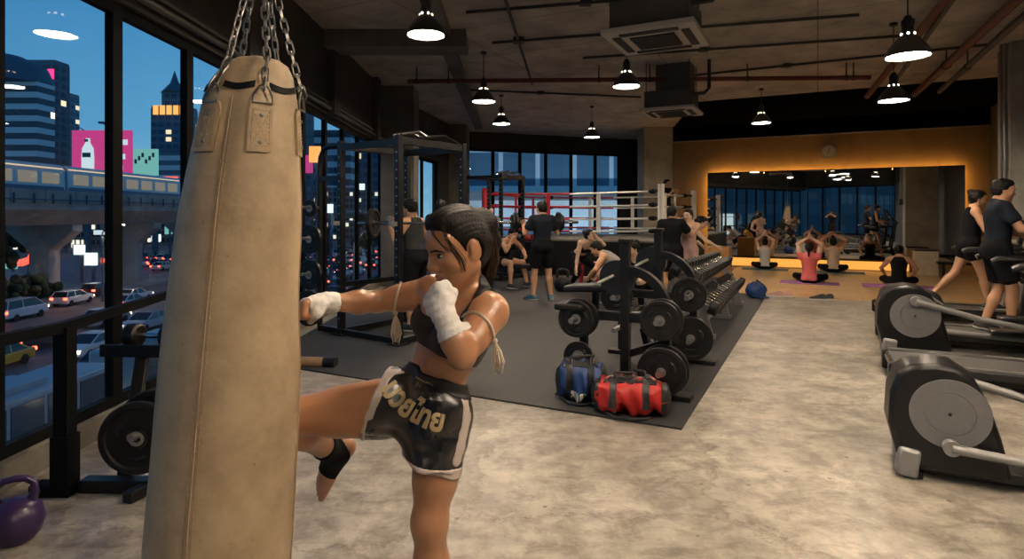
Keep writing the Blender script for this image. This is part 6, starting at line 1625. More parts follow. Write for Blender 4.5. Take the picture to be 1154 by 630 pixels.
def body_prims(J, s, female=False, muscle=1.0):
    """J: joints in metres (already scaled)"""
    P_ = []; Rp, Rm, Rc = J['Rp'], J['Rm'], J['Rc']; pel, ch, nk = J['pelvis'], J['chest'], J['neck']; m = muscle
    w = 0.92 if female else 1.0
    e = lambda tag, c, r, R, k=0.05: ell(tag, c, V(*r) * s, R, k * s)
    P_.append(e('pelvis', pel + Rp @ V(0, -0.01, 0.0) * s, (0.155 if female else 0.15, 0.108, 0.115), Rp))
    mid = pel * 0.5 + ch * 0.5
    P_.append(e('belly', pel * 0.62 + ch * 0.38, (0.125 * w, 0.092, 0.13), Rm, 0.06))
    P_.append(e('belly', mid, (0.122 * w, 0.088, 0.12), Rm, 0.06))
    P_.append(e('chest', ch + Rc @ V(0, -0.008, 0.01) * s, (0.155 * w * m, 0.105 * m, 0.165), Rc, 0.06))
    P_.append(e('chest', ch + Rc @ V(0, -0.02, 0.10) * s, (0.165 * w * m, 0.085, 0.07), Rc, 0.05))
    for sg in (-1, 1):
        if female: P_.append(e('chest', ch + Rc @ V(sg * 0.068, 0.078, -0.005) * s, (0.058, 0.05, 0.056), Rc, 0.03))
        else: P_.append(e('chest', ch + Rc @ V(sg * 0.075, 0.065, 0.05) * s, (0.075, 0.035, 0.055), Rc, 0.03))
        P_.append(e('pelvis', pel + Rp @ V(sg * 0.07, -0.062, -0.045) * s, (0.078, 0.072, 0.08), Rp, 0.04))
    P_.append(cone('neck', nk - Rc @ V(0, 0, 0.05) * s, J['head'] - J['Rh'] @ V(0, 0.012, 0.03) * s, (0.056 if female else 0.064) * s, (0.05 if female else 0.058) * s, 0.04 * s))
    for q in 'LR':
        sh, el_, wr, hd = J['sh' + q], J['el' + q], J['wr' + q], J['hd' + q]
        P_.append(cone('girdle', nk - Rc @ V(0, 0.01, 0.0) * s, sh + Rc @ V(0, 0, 0.012) * s, 0.045 * s, 0.045 * s, 0.05 * s))
        P_.append(cone('uarm' + q, sh, el_, 0.055 * w * m * s, 0.038 * w * s, 0.04 * s))
        P_.append(cone('uarm' + q, sh * 0.6 + el_ * 0.4, sh * 0.4 + el_ * 0.6, 0.046 * w * m * s, 0.044 * w * m * s, 0.03 * s))
        P_.append(cone('farm' + q, el_, el_ * 0.6 + wr * 0.4, 0.036 * w * s, 0.041 * w * s, 0.02 * s))
        P_.append(cone('farm' + q, el_ * 0.6 + wr * 0.4, wr, 0.041 * w * s, 0.026 * w * s, 0.02 * s))
        hip, kn, an, toe = J['hip' + q], J['kn' + q], J['an' + q], J['toe' + q]
        P_.append(cone('thigh' + q, hip, kn, 0.088 * s, 0.054 * s, 0.05 * s))
        P_.append(cone('thigh' + q, hip * 0.75 + kn * 0.25, hip * 0.45 + kn * 0.55, 0.083 * s, 0.070 * s, 0.03 * s))
        P_.append(cone('shin' + q, kn, kn * 0.66 + an * 0.34, 0.052 * s, 0.055 * s, 0.03 * s))
        P_.append(cone('shin' + q, kn * 0.66 + an * 0.34, an, 0.055 * s, 0.035 * s, 0.03 * s))
        up = V(0, 0, 1) if abs(toe[2]) < 0.8 else unit(kn - an)
        dn = unit(np.cross(toe, np.cross(up, toe))) * -1
        P_.append(cone('foot' + q, an - toe * 0.045 * s + dn * 0.045 * s, an + toe * 0.10 * s + dn * 0.05 * s, 0.034 * s, 0.032 * s, 0.03 * s))
        P_.append(cone('foot' + q, an + toe * 0.08 * s + dn * 0.052 * s, an + toe * 0.165 * s + dn * 0.06 * s, 0.032 * s, 0.019 * s, 0.02 * s))
        P_.append(cone('foot' + q, an, an + toe * 0.09 * s + dn * 0.04 * s, 0.034 * s, 0.03 * s, 0.03 * s))
    return P_
def hand_axes(J, q, palm):
    a = unit(J['hd' + q]); n = npv(palm); n = unit(n - a * (n @ a)); sd = np.cross(a, n) if q == 'R' else np.cross(n, a); return a, n, sd
def loose_hand(mb, J, q, s, palm, curl=0.35):
    """palm for the blend, five separate fingers as tapered tubes"""
    a, n, sd = hand_axes(J, q, palm); w = J['wr' + q]
    for i, (o, L) in enumerate(((0.029, 0.072), (0.010, 0.080), (-0.010, 0.074), (-0.028, 0.058))):
        k = w + (a * 0.082 + sd * o) * s; pts = [k]; d = a.copy(); ang = curl
        for j, f in enumerate((0.45, 0.32, 0.23)):
            d = unit(a * math.cos(ang * (j + 0.6)) + n * math.sin(ang * (j + 0.6))); pts.append(pts[-1] + d * L * f * s)
        mb.tube([Vector(p) for p in [k - a * 0.02 * s] + pts], [0.0095 * s, 0.0098 * s, 0.0088 * s, 0.008 * s, 0.0058 * s], 7)
    b = w + (a * 0.028 + sd * 0.024) * s
    mb.tube([Vector(p) for p in (b, b + (a * 0.024 + sd * 0.022 + n * 0.006) * s, b + (a * 0.050 + sd * 0.030 + n * 0.016) * s, b + (a * 0.072 + sd * 0.028 + n * 0.024) * s)], [0.012 * s, 0.0115 * s, 0.0095 * s, 0.0065 * s], 7)
    return [ell('hand', w + a * 0.045 * s, V(0.043, 0.019, 0.05) * s, np.stack([sd, n, a], 1), 0.02 * s), cone('hand', w, w + a * 0.03 * s, 0.025 * s, 0.022 * s, 0.02 * s)]
def fist(J, q, s, palm, k=0.006):
    a, n, sd = hand_axes(J, q, palm); w = J['wr' + q]; P_ = []
    P_.append(ell('hand', w + (a * 0.048) * s, V(0.042, 0.022, 0.046) * s, np.stack([sd, n, a], 1), 0.02 * s)); P_.append(cone('hand', w, w + a * 0.03 * s, 0.028 * s, 0.026 * s, 0.02 * s))
    for i, (o, L) in enumerate(((0.031, 0.95), (0.0105, 1.0), (-0.0105, 0.96), (-0.031, 0.85))):
        K = w + (a * 0.086 * (1 - 0.02 * i * i) + sd * o - n * 0.004) * s; p1 = K + (a * 0.010 + n * 0.040 * L) * s; p2 = p1 + (-a * 0.030 * L + n * 0.004) * s; p3 = p2 + (-a * 0.008 - n * 0.018) * s
        P_ += [cone('finger', K - a * 0.03 * s, K, 0.0105 * s, 0.0122 * s, 0.012 * s), cone('finger', K, p1, 0.0115 * s, 0.0105 * s, k * s), cone('finger', p1, p2, 0.0105 * s, 0.0095 * s, k * s), cone('finger', p2, p3, 0.0095 * s, 0.008 * s, k * s)]
    b = w + (a * 0.030 + sd * 0.030 + n * 0.01) * s; t1 = w + (a * 0.058 + sd * 0.042 + n * 0.034) * s; t2 = w + (a * 0.072 + sd * 0.012 + n * 0.052) * s
    P_ += [cone('finger', b, t1, 0.014 * s, 0.0118 * s, 0.012 * s), cone('finger', t1, t2, 0.0115 * s, 0.009 * s, k * s)]
    return P_
def hair_prims(style, c, R, s, flow=None):
    def q(x, y, z): return c + R @ V(x, y, z) * s
    n1 = R @ unit(V(0, 0.80, -0.60)); p1 = q(0, 0.066, 0.078)
    cap = [ell('hair', q(0, -0.020, 0.038), V(0.084, 0.104, 0.095) * s, R, 0.02), ell('hair', q(0, -0.045, -0.01), V(0.076, 0.068, 0.085) * s, R, 0.03)]
    for p in cap: p.clips = [(p1, n1)]
    cap.append(ell('hair', q(0, 0.030, 0.086), V(0.056, 0.046, 0.028) * s, R, 0.03 * s))
    if style == 'short':
        for p in cap: p.clips = p.clips + [(q(0, 0, -0.062), -R[:, 2])]
    elif style == 'bun':
        cap.append(ell('hair', q(0, -0.105, 0.085), V(0.045, 0.042, 0.042) * s, R, 0.02))
    elif style == 'pony':
        a = q(0, -0.115, 0.055); fl = npv(flow) if flow is not None else V(0, 0, -1)
        cap += [ell('hair', a, V(0.03, 0.03, 0.03) * s, R, 0.02), cone('hair', a, a + unit(fl + -0.6 * R[:, 1]) * 0.08 * s, 0.028 * s, 0.04 * s, 0.03 * s), cone('hair', a + unit(fl - 0.6 * R[:, 1]) * 0.08 * s, a + unit(fl - 0.6 * R[:, 1]) * 0.08 * s + unit(fl) * 0.17 * s, 0.04 * s, 0.014 * s, 0.03 * s)]
    elif style == 'long':
        cap += [cone('hair', q(0, -0.075, -0.01), q(0, -0.095, -0.18), 0.07 * s, 0.055 * s, 0.04 * s)]
    return cap
def make_shoe(J, q, s, prims, m, par, h, floor=None):
    L = [p.grow(0.012 * s) for p in prims if p.tag == 'foot' + q]
    lo = np.min([p.bounds()[0] for p in L], 0); hi = np.max([p.bounds()[1] for p in L], 0); g = Grid(lo, hi, h * 0.8); D = g.field(L)
    an, toe = J['an' + q], J['toe' + q]; up = V(0, 0, 1) if abs(toe[2]) < 0.8 else unit(J['kn' + q] - an); up = unit(up - toe * (up @ toe))
    D = np.maximum(D, g.plane(an + up * 0.015 * s, up)); D = np.maximum(D, g.plane(an - up * 0.079 * s, -up))
    o = clean(D, g, 'shoe', m, par)
    S = np.maximum(g.field([p.grow(0.006 * s) for p in L]), np.maximum(g.plane(an - up * 0.056 * s, up), g.plane(an - up * 0.08 * s, -up)))
    if o: clean(S, g, 'shoe_sole', M['sole'], o)
def person(label, loc, yaw, J, H=1.7, sex='m', skin_='tan', wear=(), hair='short', hair_flow=None, shoes=None, palms=(None, None), curl=0.5, h=0.013, muscle=1.0, hairm=None, group=None):
    s = H / 1.7; fem = sex == 'f'
    J = {k: (v * s if (v.ndim == 1 and not k.startswith(('hd', 'toe'))) else v) for k, v in J.items()}
    pr = body_prims(J, s, fem, muscle); ex = MB()
    for q, pm in zip('RL', palms):
        pm = pm if pm is not None else ((-1 if q == 'R' else 1), 0.2, 0); pr += loose_hand(ex, J, q, s, pm, curl)
    pr += head_prims(J['head'], J['Rh'], s, fem)
    lo = np.min([p.bounds()[0] for p in pr], 0); hi = np.max([p.bounds()[1] for p in pr], 0); g = Grid(lo - 0.05, hi + 0.05, h); D = g.field(pr)
    v, F = surface(D, g)
    root = mesh_obj('person', v, F, SK[skin_], None, ex)
    root.location = loc; root.rotation_euler = (0, 0, yaw); tag(root, label, 'person', group)
    face_parts(J['head'], J['Rh'], s, root, BVHTree.FromPolygons([Vector(p) for p in v], [tuple(int(i) for i in f) for f in F]))
    hp = hair_prims(hair, J['head'], J['Rh'], s, hair_flow)
    gl = np.min([p.bounds()[0] for p in hp], 0); gh = np.max([p.bounds()[1] for p in hp], 0); g2 = Grid(gl, gh, h * 0.75)
    HD = g2.field(hp); X_, Y_, Z_ = g2.coords((slice(None),) * 3)
    HD = HD + (0.0042 * np.sin(X_ * 150 + Z_ * 40) * np.sin(Y_ * 130 - Z_ * 60 + 1.0) + 0.003 * np.sin(Z_ * 170 + X_ * 60)).astype(np.float32)
    clean(HD, g2, 'hair', hairm or M['hair'], root)
    def ax(a, b, t): return (J[a] * (1 - t) + J[b] * t, unit(J[b] - J[a]))
    for nm, m_, kind in wear:
        sel = []; D2 = None
        if kind in ('tee', 'long_tee'):
            sel = [p.grow(0.014 * s) for p in pr if p.tag in ('chest', 'belly', 'girdle')] + [p.grow(0.016 * s) for p in pr if p.tag == 'pelvis']
            for q in 'LR':
                c_ = ax('sh' + q, 'el' + q, 0.62); sel += [p.grow(0.018 * s, [c_]) for p in pr if p.tag == 'uarm' + q]
            clips = [(J['pelvis'] - J['Rp'] @ V(0, 0, 0.055) * s, -J['Rp'][:, 2]), (J['neck'] + J['Rc'] @ V(0, 0.0, 0.012) * s, J['Rc'] @ V(0, 0.35, 0.94))]
        elif kind == 'tank':
            sel = [p.grow(0.010 * s) for p in pr if p.tag in ('chest', 'belly', 'pelvis')]
            R = J['Rc']; clips = [(J['pelvis'] - J['Rp'] @ V(0, 0, 0.03) * s, -J['Rp'][:, 2]), (J['neck'] - R @ V(0, 0.0, 0.03) * s, R @ V(0, 0.45, 0.9)), (J['chest'] + R @ V(0.118, 0, 0.13) * s, unit(R @ V(0.9, 0, 0.5))), (J['chest'] + R @ V(-0.118, 0, 0.13) * s, unit(R @ V(-0.9, 0, 0.5)))]
            for q, sg in (('L', -1), ('R', 1)): sel.append(cone('strap', J['chest'] + R @ V(sg * 0.075, 0.03, 0.15) * s, J['chest'] + R @ V(sg * 0.075, -0.06, 0.15) * s, 0.04 * s, 0.04 * s))
        elif kind == 'bra':
            sel = [p.grow(0.008 * s) for p in pr if p.tag == 'chest']; R = J['Rc']
            clips = [(J['chest'] - R @ V(0, 0, 0.085) * s, -R[:, 2]), (J['chest'] + R @ V(0, 0.02, 0.075) * s, R @ V(0, 0.3, 0.95))]
        elif kind in ('shorts', 'long_shorts', 'leggings'):
            gr_ = 0.008 if kind == 'leggings' else 0.018
            sel = [p.grow(gr_ * s) for p in pr if p.tag == 'pelvis'] + [p.grow(gr_ * 0.6 * s) for p in pr if p.tag == 'belly']
            for q in 'LR':
                if kind == 'leggings': 
                    c_ = ax('kn' + q, 'an' + q, 0.88); sel += [p.grow(gr_ * s) for p in pr if p.tag == 'thigh' + q] + [p.grow(gr_ * s, [c_]) for p in pr if p.tag == 'shin' + q]
                else:
                    c_ = ax('hip' + q, 'kn' + q, 0.82 if kind == 'long_shorts' else 0.45); sel += [p.grow((gr_ + 0.008) * s, [c_]) for p in pr if p.tag == 'thigh' + q]
                    sel.append(cone('loose', J['hip' + q], J['hip' + q] * 0.2 + J['kn' + q] * 0.8, 0.10 * s, 0.088 * s, 0.03 * s)); sel[-1].clips = [c_]
            clips = [(J['pelvis'] + J['Rp'] @ V(0, 0, 0.095) * s, J['Rp'][:, 2])]
        G = g.field(sel)
        base = 0.007 * s
        G = np.minimum(G, np.maximum(D - base, G - 0.02 * s))
        for p, n in clips: G = np.maximum(G, g.plane(p, n))
        clean(G, g, nm, M[m_], root)
    if shoes:
        for q in 'LR': make_shoe(J, q, s, pr, M[shoes], root, h)
    return root
# ------------------------------------------------------------------ the boxer
BS = 0.97
def Q(u, v, Y): return npv(P(u, v, Y))
BJ = {}
BJ['pelvis'] = Q(483, 452, 2.07); BJ['chest'] = Q(512, 368, 2.02); BJ['neck'] = Q(527, 331, 1.98)
fc = unit((-0.74, -0.66, 0.0))
BJ['Rp'] = frame((-0.80, -0.60, 0.12), (0.35, 0, 0.93)); BJ['Rm'] = frame((-0.76, -0.64, 0.05), (0.30, -0.12, 0.95)); BJ['Rc'] = frame((-0.70, -0.70, -0.02), (0.30, -0.25, 0.93))
BJ['Rh'] = frame((-0.80, -0.56, -0.26), (-0.20, -0.12, 0.97)); BJ['head'] = Q(517, 279.5, 1.95); HS = 1.09
BJ['shL'] = Q(551, 352, 1.90); BJ['elL'] = Q(521, 401, 1.75); BJ['wrL'] = Q(501, 357, 1.765); BJ['hdL'] = unit(Q(484, 322, 1.815) - BJ['wrL'])
BJ['shR'] = Q(487, 330, 2.10); BJ['elR'] = Q(425, 340, 2.09); BJ['wrR'] = Q(369, 341, 1.985); BJ['hdR'] = unit(V(-0.74, -0.66, -0.02))
BJ['hipR'] = Q(470, 456, 2.05); BJ['knR'] = Q(321, 470, 1.985); BJ['anR'] = Q(376, 512, 2.27); BJ['toeR'] = unit(Q(352, 566, 2.30) - Q(384, 520, 2.29))
BJ['hipL'] = Q(500, 468, 2.02); BJ['knL'] = Q(484, 588, 1.97); BJ['anL'] = V(-0.262, 2.03, 0.085); BJ['toeL'] = unit(V(-0.75, -0.62, 0.0))
foot0 = Vector((BJ['anL'][0], BJ['anL'][1], 0.0))
BJ = {k: (v - npv(foot0) if (v.ndim == 1 and not k.startswith(('hd', 'toe'))) else v) for k, v in BJ.items()}
def QB(u, v, Y): return Q(u, v, Y) - npv(foot0)
bp_ = []
Rp, Rm, Rc = BJ['Rp'], BJ['Rm'], BJ['Rc']; pel, ch, nk = BJ['pelvis'], BJ['chest'], BJ['neck']
bp_ += [ell('pelvis', pel, (0.135, 0.102, 0.11), Rp, 0.05), ell('belly', pel * 0.55 + ch * 0.45, (0.106, 0.080, 0.11), Rm, 0.06), ell('belly', pel * 0.3 + ch * 0.7, (0.108, 0.080, 0.10), Rm, 0.05),
        ell('chest', ch + Rc @ V(0, -0.01, 0.0), (0.135, 0.09, 0.125), Rc, 0.05), ell('chest', nk * 0.55 + ch * 0.45 + Rc @ V(0, -0.02, 0), (0.14, 0.075, 0.06), Rc, 0.05)]
for sg in (-1, 1):
    bp_ += [ell('chest', ch + Rc @ V(sg * 0.060, 0.072, -0.004), (0.052, 0.046, 0.050), Rc, 0.03), ell('pelvis', pel + Rp @ V(sg * 0.062, -0.05, -0.04), (0.072, 0.066, 0.078), Rp, 0.04),
            cone('belly', ch + Rc @ V(sg * 0.028, 0.078, -0.10), pel + Rp @ V(sg * 0.028, 0.094, 0.05), 0.016, 0.014, 0.022)]      # abdominals
bp_ += [cone('neck', nk - Rc @ V(0, 0.0, 0.05), BJ['head'] - BJ['Rh'] @ V(0, 0.018, 0.035), 0.053, 0.049, 0.035),
        cone('neck', nk + Rc @ V(0.015, 0.05, -0.03), BJ['head'] + BJ['Rh'] @ V(-0.055, -0.01, -0.05), 0.013, 0.014, 0.02),
        cone('neck', nk + Rc @ V(-0.01, 0.045, -0.035), BJ['head'] + BJ['Rh'] @ V(0.055, -0.01, -0.05), 0.013, 0.014, 0.02)]
for q, w in (('L', 1.0), ('R', 0.95)):
    sh, el_, wr, hd = BJ['sh' + q], BJ['el' + q], BJ['wr' + q], BJ['hd' + q]
    bp_ += [cone('girdle', nk - Rc @ V(0, 0.012, 0.0), sh + Rc @ V(0, 0, 0.008), 0.040, 0.040, 0.05), ell('uarm' + q, sh, (0.057 * w, 0.057 * w, 0.057 * w), None, 0.04),
            cone('uarm' + q, sh, el_, 0.052 * w, 0.037 * w, 0.03), cone('uarm' + q, sh * 0.62 + el_ * 0.38, sh * 0.4 + el_ * 0.6, 0.047 * w, 0.044 * w, 0.03),
            cone('farm' + q, el_, el_ * 0.62 + wr * 0.38, 0.036 * w, 0.041 * w, 0.02), cone('farm' + q, el_ * 0.62 + wr * 0.38, wr, 0.041 * w, 0.027 * w, 0.02),
            cone('girdle', ch + Rc @ V((1 if q == 'R' else -1) * 0.05, 0.075, 0.075), sh + Rc @ V(0, 0.02, -0.01), 0.022, 0.03, 0.04)]
bp_ += fist(BJ, 'L', BS, (0.45, 0.88, 0.1)) + fist(BJ, 'R', BS, (0.1, -0.2, -1))
# legs
for q, r in (('R', (0.098, 0.060)), ('L', (0.086, 0.055))):
    hip, kn, an = BJ['hip' + q], BJ['kn' + q], BJ['an' + q]
    bp_ += [cone('thigh' + q, hip, kn, r[0], r[1], 0.05), cone('thigh' + q, hip * 0.7 + kn * 0.3, hip * 0.4 + kn * 0.6, r[0] * 0.93, r[1] * 1.30, 0.03), ell('thigh' + q, kn, (0.056, 0.056, 0.058), None, 0.02),
            cone('shin' + q, kn, kn * 0.64 + an * 0.36, 0.051, 0.056, 0.03), cone('shin' + q, kn * 0.64 + an * 0.36, an, 0.055, 0.033, 0.03)]
    toe = BJ['toe' + q]; up = unit(kn - an); side = unit(np.cross(toe, up)); dn = unit(np.cross(side, toe)) * -1
    if dn @ up > 0: dn = -dn
    bp_ += [ell('foot' + q, an - toe * 0.035 + dn * 0.035, (0.033, 0.033, 0.035), None, 0.03), cone('foot' + q, an, an + toe * 0.09 + dn * 0.035, 0.034, 0.030, 0.03), cone('foot' + q, an - toe * 0.03 + dn * 0.045, an + toe * 0.12 + dn * 0.048, 0.028, 0.027, 0.03)]
    for i, (o, L, rr) in enumerate(((-0.028, 0.185, 0.0125), (-0.010, 0.182, 0.0105), (0.006, 0.174, 0.010), (0.020, 0.163, 0.0095), (0.032, 0.150, 0.009))):
        o = o * (1 if q == 'R' else -1)
        bp_.append(cone('foot' + q, an + toe * 0.10 + dn * 0.046 + side * o * 0.9, an + toe * L + dn * 0.056 + side * o * 1.1, 0.016, rr, 0.008))
hpr = head_prims(BJ['head'], BJ['Rh'], HS, True); bp_ += hpr
lo = np.min([p.bounds()[0] for p in bp_], 0); hi = np.max([p.bounds()[1] for p in bp_], 0)
bg_ = Grid(lo - 0.03, hi + 0.03, 0.0042); BD = bg_.field(bp_, margin=0.11)
M['skin_boxer'] = mat('skin_boxer', (0.47, 0.225, 0.115), 0.34, sss=0.0, bump=0.05, bscale=220, spec=0.6, coat=0.3)
v_, F_ = surface(BD, bg_)
boxer = mesh_obj('person', v_, F_, M['skin_boxer'])
boxer.location = foot0
tag(boxer, 'woman in black sports bra and black shorts kneeing the beige punching bag', 'person')
bvB = BVHTree.FromPolygons([Vector(p) for p in v_], [tuple(int(i) for i in f) for f in F_])
face_parts(BJ['head'], BJ['Rh'], HS, boxer, bvB)
# the clothes
def tight(name, infl, region, m_, clips=(), par=boxer, D=None):
    R_ = bg_.field(region); G = np.maximum((BD if D is None else D) - infl, R_)
    for p, n in clips: G = np.maximum(G, bg_.plane(p, n))
    return clean(G, bg_, name, m_, par)
M['bra'] = mat('bra_fabric', (0.009, 0.009, 0.011), 0.55, bump=0.15, bscale=80)
R_ch = [ell('r', ch + Rc @ V(0, 0.0, -0.02), (0.19, 0.17, 0.13), Rc, 0.001)]
hemn = unit((0.38, 0.10, 0.92)); hemp = QB(498, 400, 1.95)
sp = [QB(549, 318, 1.955), QB(541, 335, 1.90), QB(527, 357, 1.87), QB(512, 378, 1.87)]
straps = [cone('r', a, b, 0.019, 0.021, 0.01) for a, b in zip(sp[:-1], sp[1:])]
sp2 = [QB(507, 334, 2.06), QB(499, 350, 2.0), QB(490, 366, 1.97)]
straps += [cone('r', a, b, 0.026, 0.03, 0.01) for a, b in zip(sp2[:-1], sp2[1:])]
sp3 = [QB(549, 318, 1.955), QB(556, 340, 2.03), QB(548, 375, 2.07)]
straps += [cone('r', a, b, 0.03, 0.05, 0.01) for a, b in zip(sp3[:-1], sp3[1:])]
Rg = bg_.field(R_ch)
neckl = bg_.plane(ch + Rc @ V(0, 0.05, 0.046), unit(Rc @ V(-0.12, 0.30, 0.94))); Rg = np.maximum(Rg, neckl)
for q in 'LR': Rg = np.maximum(Rg, -bg_.field([cone('x', BJ['sh' + q], BJ['el' + q], 0.075 if q == 'L' else 0.10, 0.062, 0.01), cone('x', BJ['el' + q], BJ['wr' + q], 0.062, 0.055, 0.01), cone('x', BJ['wr' + q], BJ['wr' + q] + BJ['hd' + q] * 0.1, 0.055, 0.055, 0.01)]))
Rs = bg_.field(straps); Rg = np.minimum(Rg, Rs)
G = np.maximum(np.maximum(BD - 0.0065, Rg), bg_.plane(hemp, -hemn)); clean(G, bg_, 'sports_bra', M['bra'], boxer)
# shorts
M['satin'] = mat('shorts_satin', (0.010, 0.010, 0.012), 0.30, bump=0.5, bscale=16, rvar=0.08, stretch=(1, 1, 0.5), spec=0.7)
M['trim_satin'] = mat('shorts_trim', (0.62, 0.52, 0.47), 0.4, bump=0.3, bscale=20)
waistp, waistn = QB(488, 421, 1.98), unit((0.40, 0.16, 0.90))
hemRp, hemRn = QB(422, 455, 1.99), unit(Q(411, 452, 1.97) - Q(433, 453, 1.99) + 0 * V(1, 1, 1)); hemRn = unit(V(-0.93, 0.0, 0.20) * 1.0)
hemRn = unit(V(-0.95, 0.02, 0.33))
hemLp, hemLn = QB(484, 521, 1.97), unit(V(-0.24, -0.05, -0.96))
sh_pr = [ell('s', pel + Rp @ V(0, -0.005, 0.01), (0.143, 0.112, 0.12), Rp, 0.05)]
for sg in (-1, 1): sh_pr.append(ell('s', pel + Rp @ V(sg * 0.062, -0.052, -0.05), (0.080, 0.073, 0.092), Rp, 0.04))
c1 = cone('s', BJ['hipR'] + V(0, 0, 0.006), QB(405, 452, 1.99), 0.118, 0.106, 0.05); c1.clips = [(hemRp, hemRn)]
c2 = cone('s', QB(491, 462, 2.0), QB(479, 545, 1.965), 0.099, 0.090, 0.05); c2.clips = [(hemLp, hemLn)]
SDF = bg_.field(sh_pr + [c1, c2])
# folds of the loose satin
zx = bg_.ax[0][:, None, None]; zy = bg_.ax[1][None, :, None]; zz = bg_.ax[2][None, None, :]
fold = 0.0028 * (np.sin(zx * 62 + zz * 21 + zy * 14) + np.sin(zx * 33 - zz * 57 + 1.3) + 0.7 * np.sin(zz * 90 + zx * 40 - zy * 30))
SDF = SDF + fold.astype(np.float32)
SDF = np.minimum(SDF, np.maximum(BD - 0.005, SDF - 0.02))
SDF = np.maximum(SDF, bg_.plane(waistp, waistn))
SDF = np.maximum(SDF, np.minimum(bg_.plane(hemRp, hemRn), bg_.field([ell('x', BJ['hipL'] - V(0, 0, 0.02), (0.15, 0.16, 0.2))])))
sv, sF = surface(SDF, bg_); shorts = mesh_obj('shorts', sv, sF, M['satin'], boxer)
def on_shorts(name, off, fld, m_): return clean(np.maximum(SDF - off, fld), bg_, name, m_, shorts)
on_shorts('hem_band', 0.002, np.minimum(np.maximum(-(bg_.plane(hemLp, hemLn) + 0.011), bg_.plane(QB(484, 495, 1.97), V(0, 0, 1))), np.maximum(-(bg_.plane(hemRp, hemRn) + 0.011), bg_.plane(QB(440, 450, 1.97), V(1, 0, 0)))), M['trim_satin'])
on_shorts('waistband', 0.004, -(bg_.plane(waistp, waistn) + 0.036), M['bra'])
st1 = bg_.field([cone('r', QB(527, 440, 1.925), QB(519, 490, 1.90), 0.028, 0.026, 0.01), cone('r', QB(519, 490, 1.90), QB(505, 530, 1.885), 0.026, 0.026, 0.01)])
st2 = bg_.field([cone('r', QB(452, 401, 1.95), QB(428, 411, 1.90), 0.024, 0.027, 0.01), cone('r', QB(428, 411, 1.90), QB(412, 424, 1.90), 0.027, 0.022, 0.01)])
bvS = BVHTree.FromPolygons([Vector(p) for p in sv], [tuple(int(i) for i in f) for f in sF])
cam_l = -foot0 + Vector((0, 0, CH))
def hitS(u, v, off=0.0):
    d = (P(u, v, 1.0) - Vector((0, 0, CH))).normalized(); h = bvS.ray_cast(cam_l, d); return (h[0], h[1]) if h[0] else (None, None)
def edge_u(v):
    u = 560.0
    while u > 480 and hitS(u, v)[0] is None: u -= 0.5
    return u
def edge_v(u):
    v = 385.0
    while v < 470 and hitS(u, v)[0] is None: v += 0.5
    return v
def strip_region(pts, r):
    hs = [hitS(u, v)[0] for u, v in pts]; hs = [npv(h) for h in hs if h]
    return bg_.field([cone('r', a, b, r, r, 0.01) for a, b in zip(hs[:-1], hs[1:])])
on_shorts('side_stripe', 0.0025, strip_region([(edge_u(v) - 6.5, v) for v in (441, 456, 472, 488, 503, 519)], 0.021), M['trim_satin'])
on_shorts('side_stripe', 0.0025, strip_region([(u, edge_v(u) + 5) for u in (452, 444, 436, 428, 421, 415)], 0.018), M['trim_satin'])
# gold lettering laid on the satin
M['gold'] = mat('gold_letters', (0.56, 0.42, 0.22), 0.5, bump=0.2, bscale=150)
tcv = bpy.data.curves.new('lettering', 'FONT'); tcv.body = '\u0e21\u0e27\u0e22\u0e44\u0e17\u0e22'; tcv.size = 1.0; tcv.offset = 0.036; tcv.resolution_u = 3
to = bpy.data.objects.new('lettering', tcv); COL.objects.link(to); dg = bpy.context.evaluated_depsgraph_get(); tm = bpy.data.meshes.new_from_object(to.evaluated_get(dg)); bpy.data.objects.remove(to)
import bmesh
bm = bmesh.new(); bm.from_mesh(tm)
bmesh.ops.triangulate(bm, faces=bm.faces[:])
for _ in range(2):
    bmesh.ops.subdivide_edges(bm, edges=[e for e in bm.edges if e.calc_length() > 0.08], cuts=1)
    bmesh.ops.triangulate(bm, faces=bm.faces[:])
xs = [v.co.x for v in bm.verts]; x0_, x1_ = min(xs), max(xs)
# the word runs down an arc over the front of the shorts
LETTER_K = 33.0
arc_u = [436, 445, 456, 469, 483, 499]; arc_v = [435, 448, 459, 467, 474, 478]
tv, tn = {}, {}
for v in bm.verts:
    t = (v.co.x - x0_) / (x1_ - x0_); kn_ = np.linspace(0, 1, 6); t2 = min(1, t + 0.03); t1 = max(0, t - 0.03)
    uu, w_ = np.interp(t, kn_, arc_u), np.interp(t, kn_, arc_v)
    du = np.interp(t2, kn_, arc_u) - np.interp(t1, kn_, arc_u); dv = np.interp(t2, kn_, arc_v) - np.interp(t1, kn_, arc_v)
    L_ = math.hypot(du, dv); k = LETTER_K; y_ = v.co.y - 0.25
    hu, hn = hitS(uu + y_ * k * dv / L_, w_ - y_ * k * du / L_)
    if hu: tv[v], tn[v] = hu, hn
good = [f for f in bm.faces if all(v in tv for v in f.verts) and max((tv[f.verts[i]] - tv[f.verts[i - 1]]).length for i in range(len(f.verts))) < 0.03]
ids = {}; top_, bot_, fs_ = [], [], []
for f_ in good:
    for v in f_.verts:
        if v not in ids: ids[v] = len(top_); top_.append(tv[v] + tn[v] * 0.0045); bot_.append(tv[v] - tn[v] * 0.001)
n_ = len(top_); ec = {}
for f_ in good:
    q = [ids[v] for v in f_.verts]; fs_.append(tuple(q)); fs_.append(tuple(n_ + i for i in reversed(q)))
    for i in range(len(q)):
        e = (q[i], q[(i + 1) % len(q)]); ec[e] = 1
for e in list(ec):
    if (e[1], e[0]) not in ec: fs_.append((e[1], e[0], n_ + e[0], n_ + e[1]))
bm.free()
f = MB(); f.add(top_ + bot_, fs_); lo_ = f.build('lettering', M['gold'], shorts, smooth=40)
f = MB()
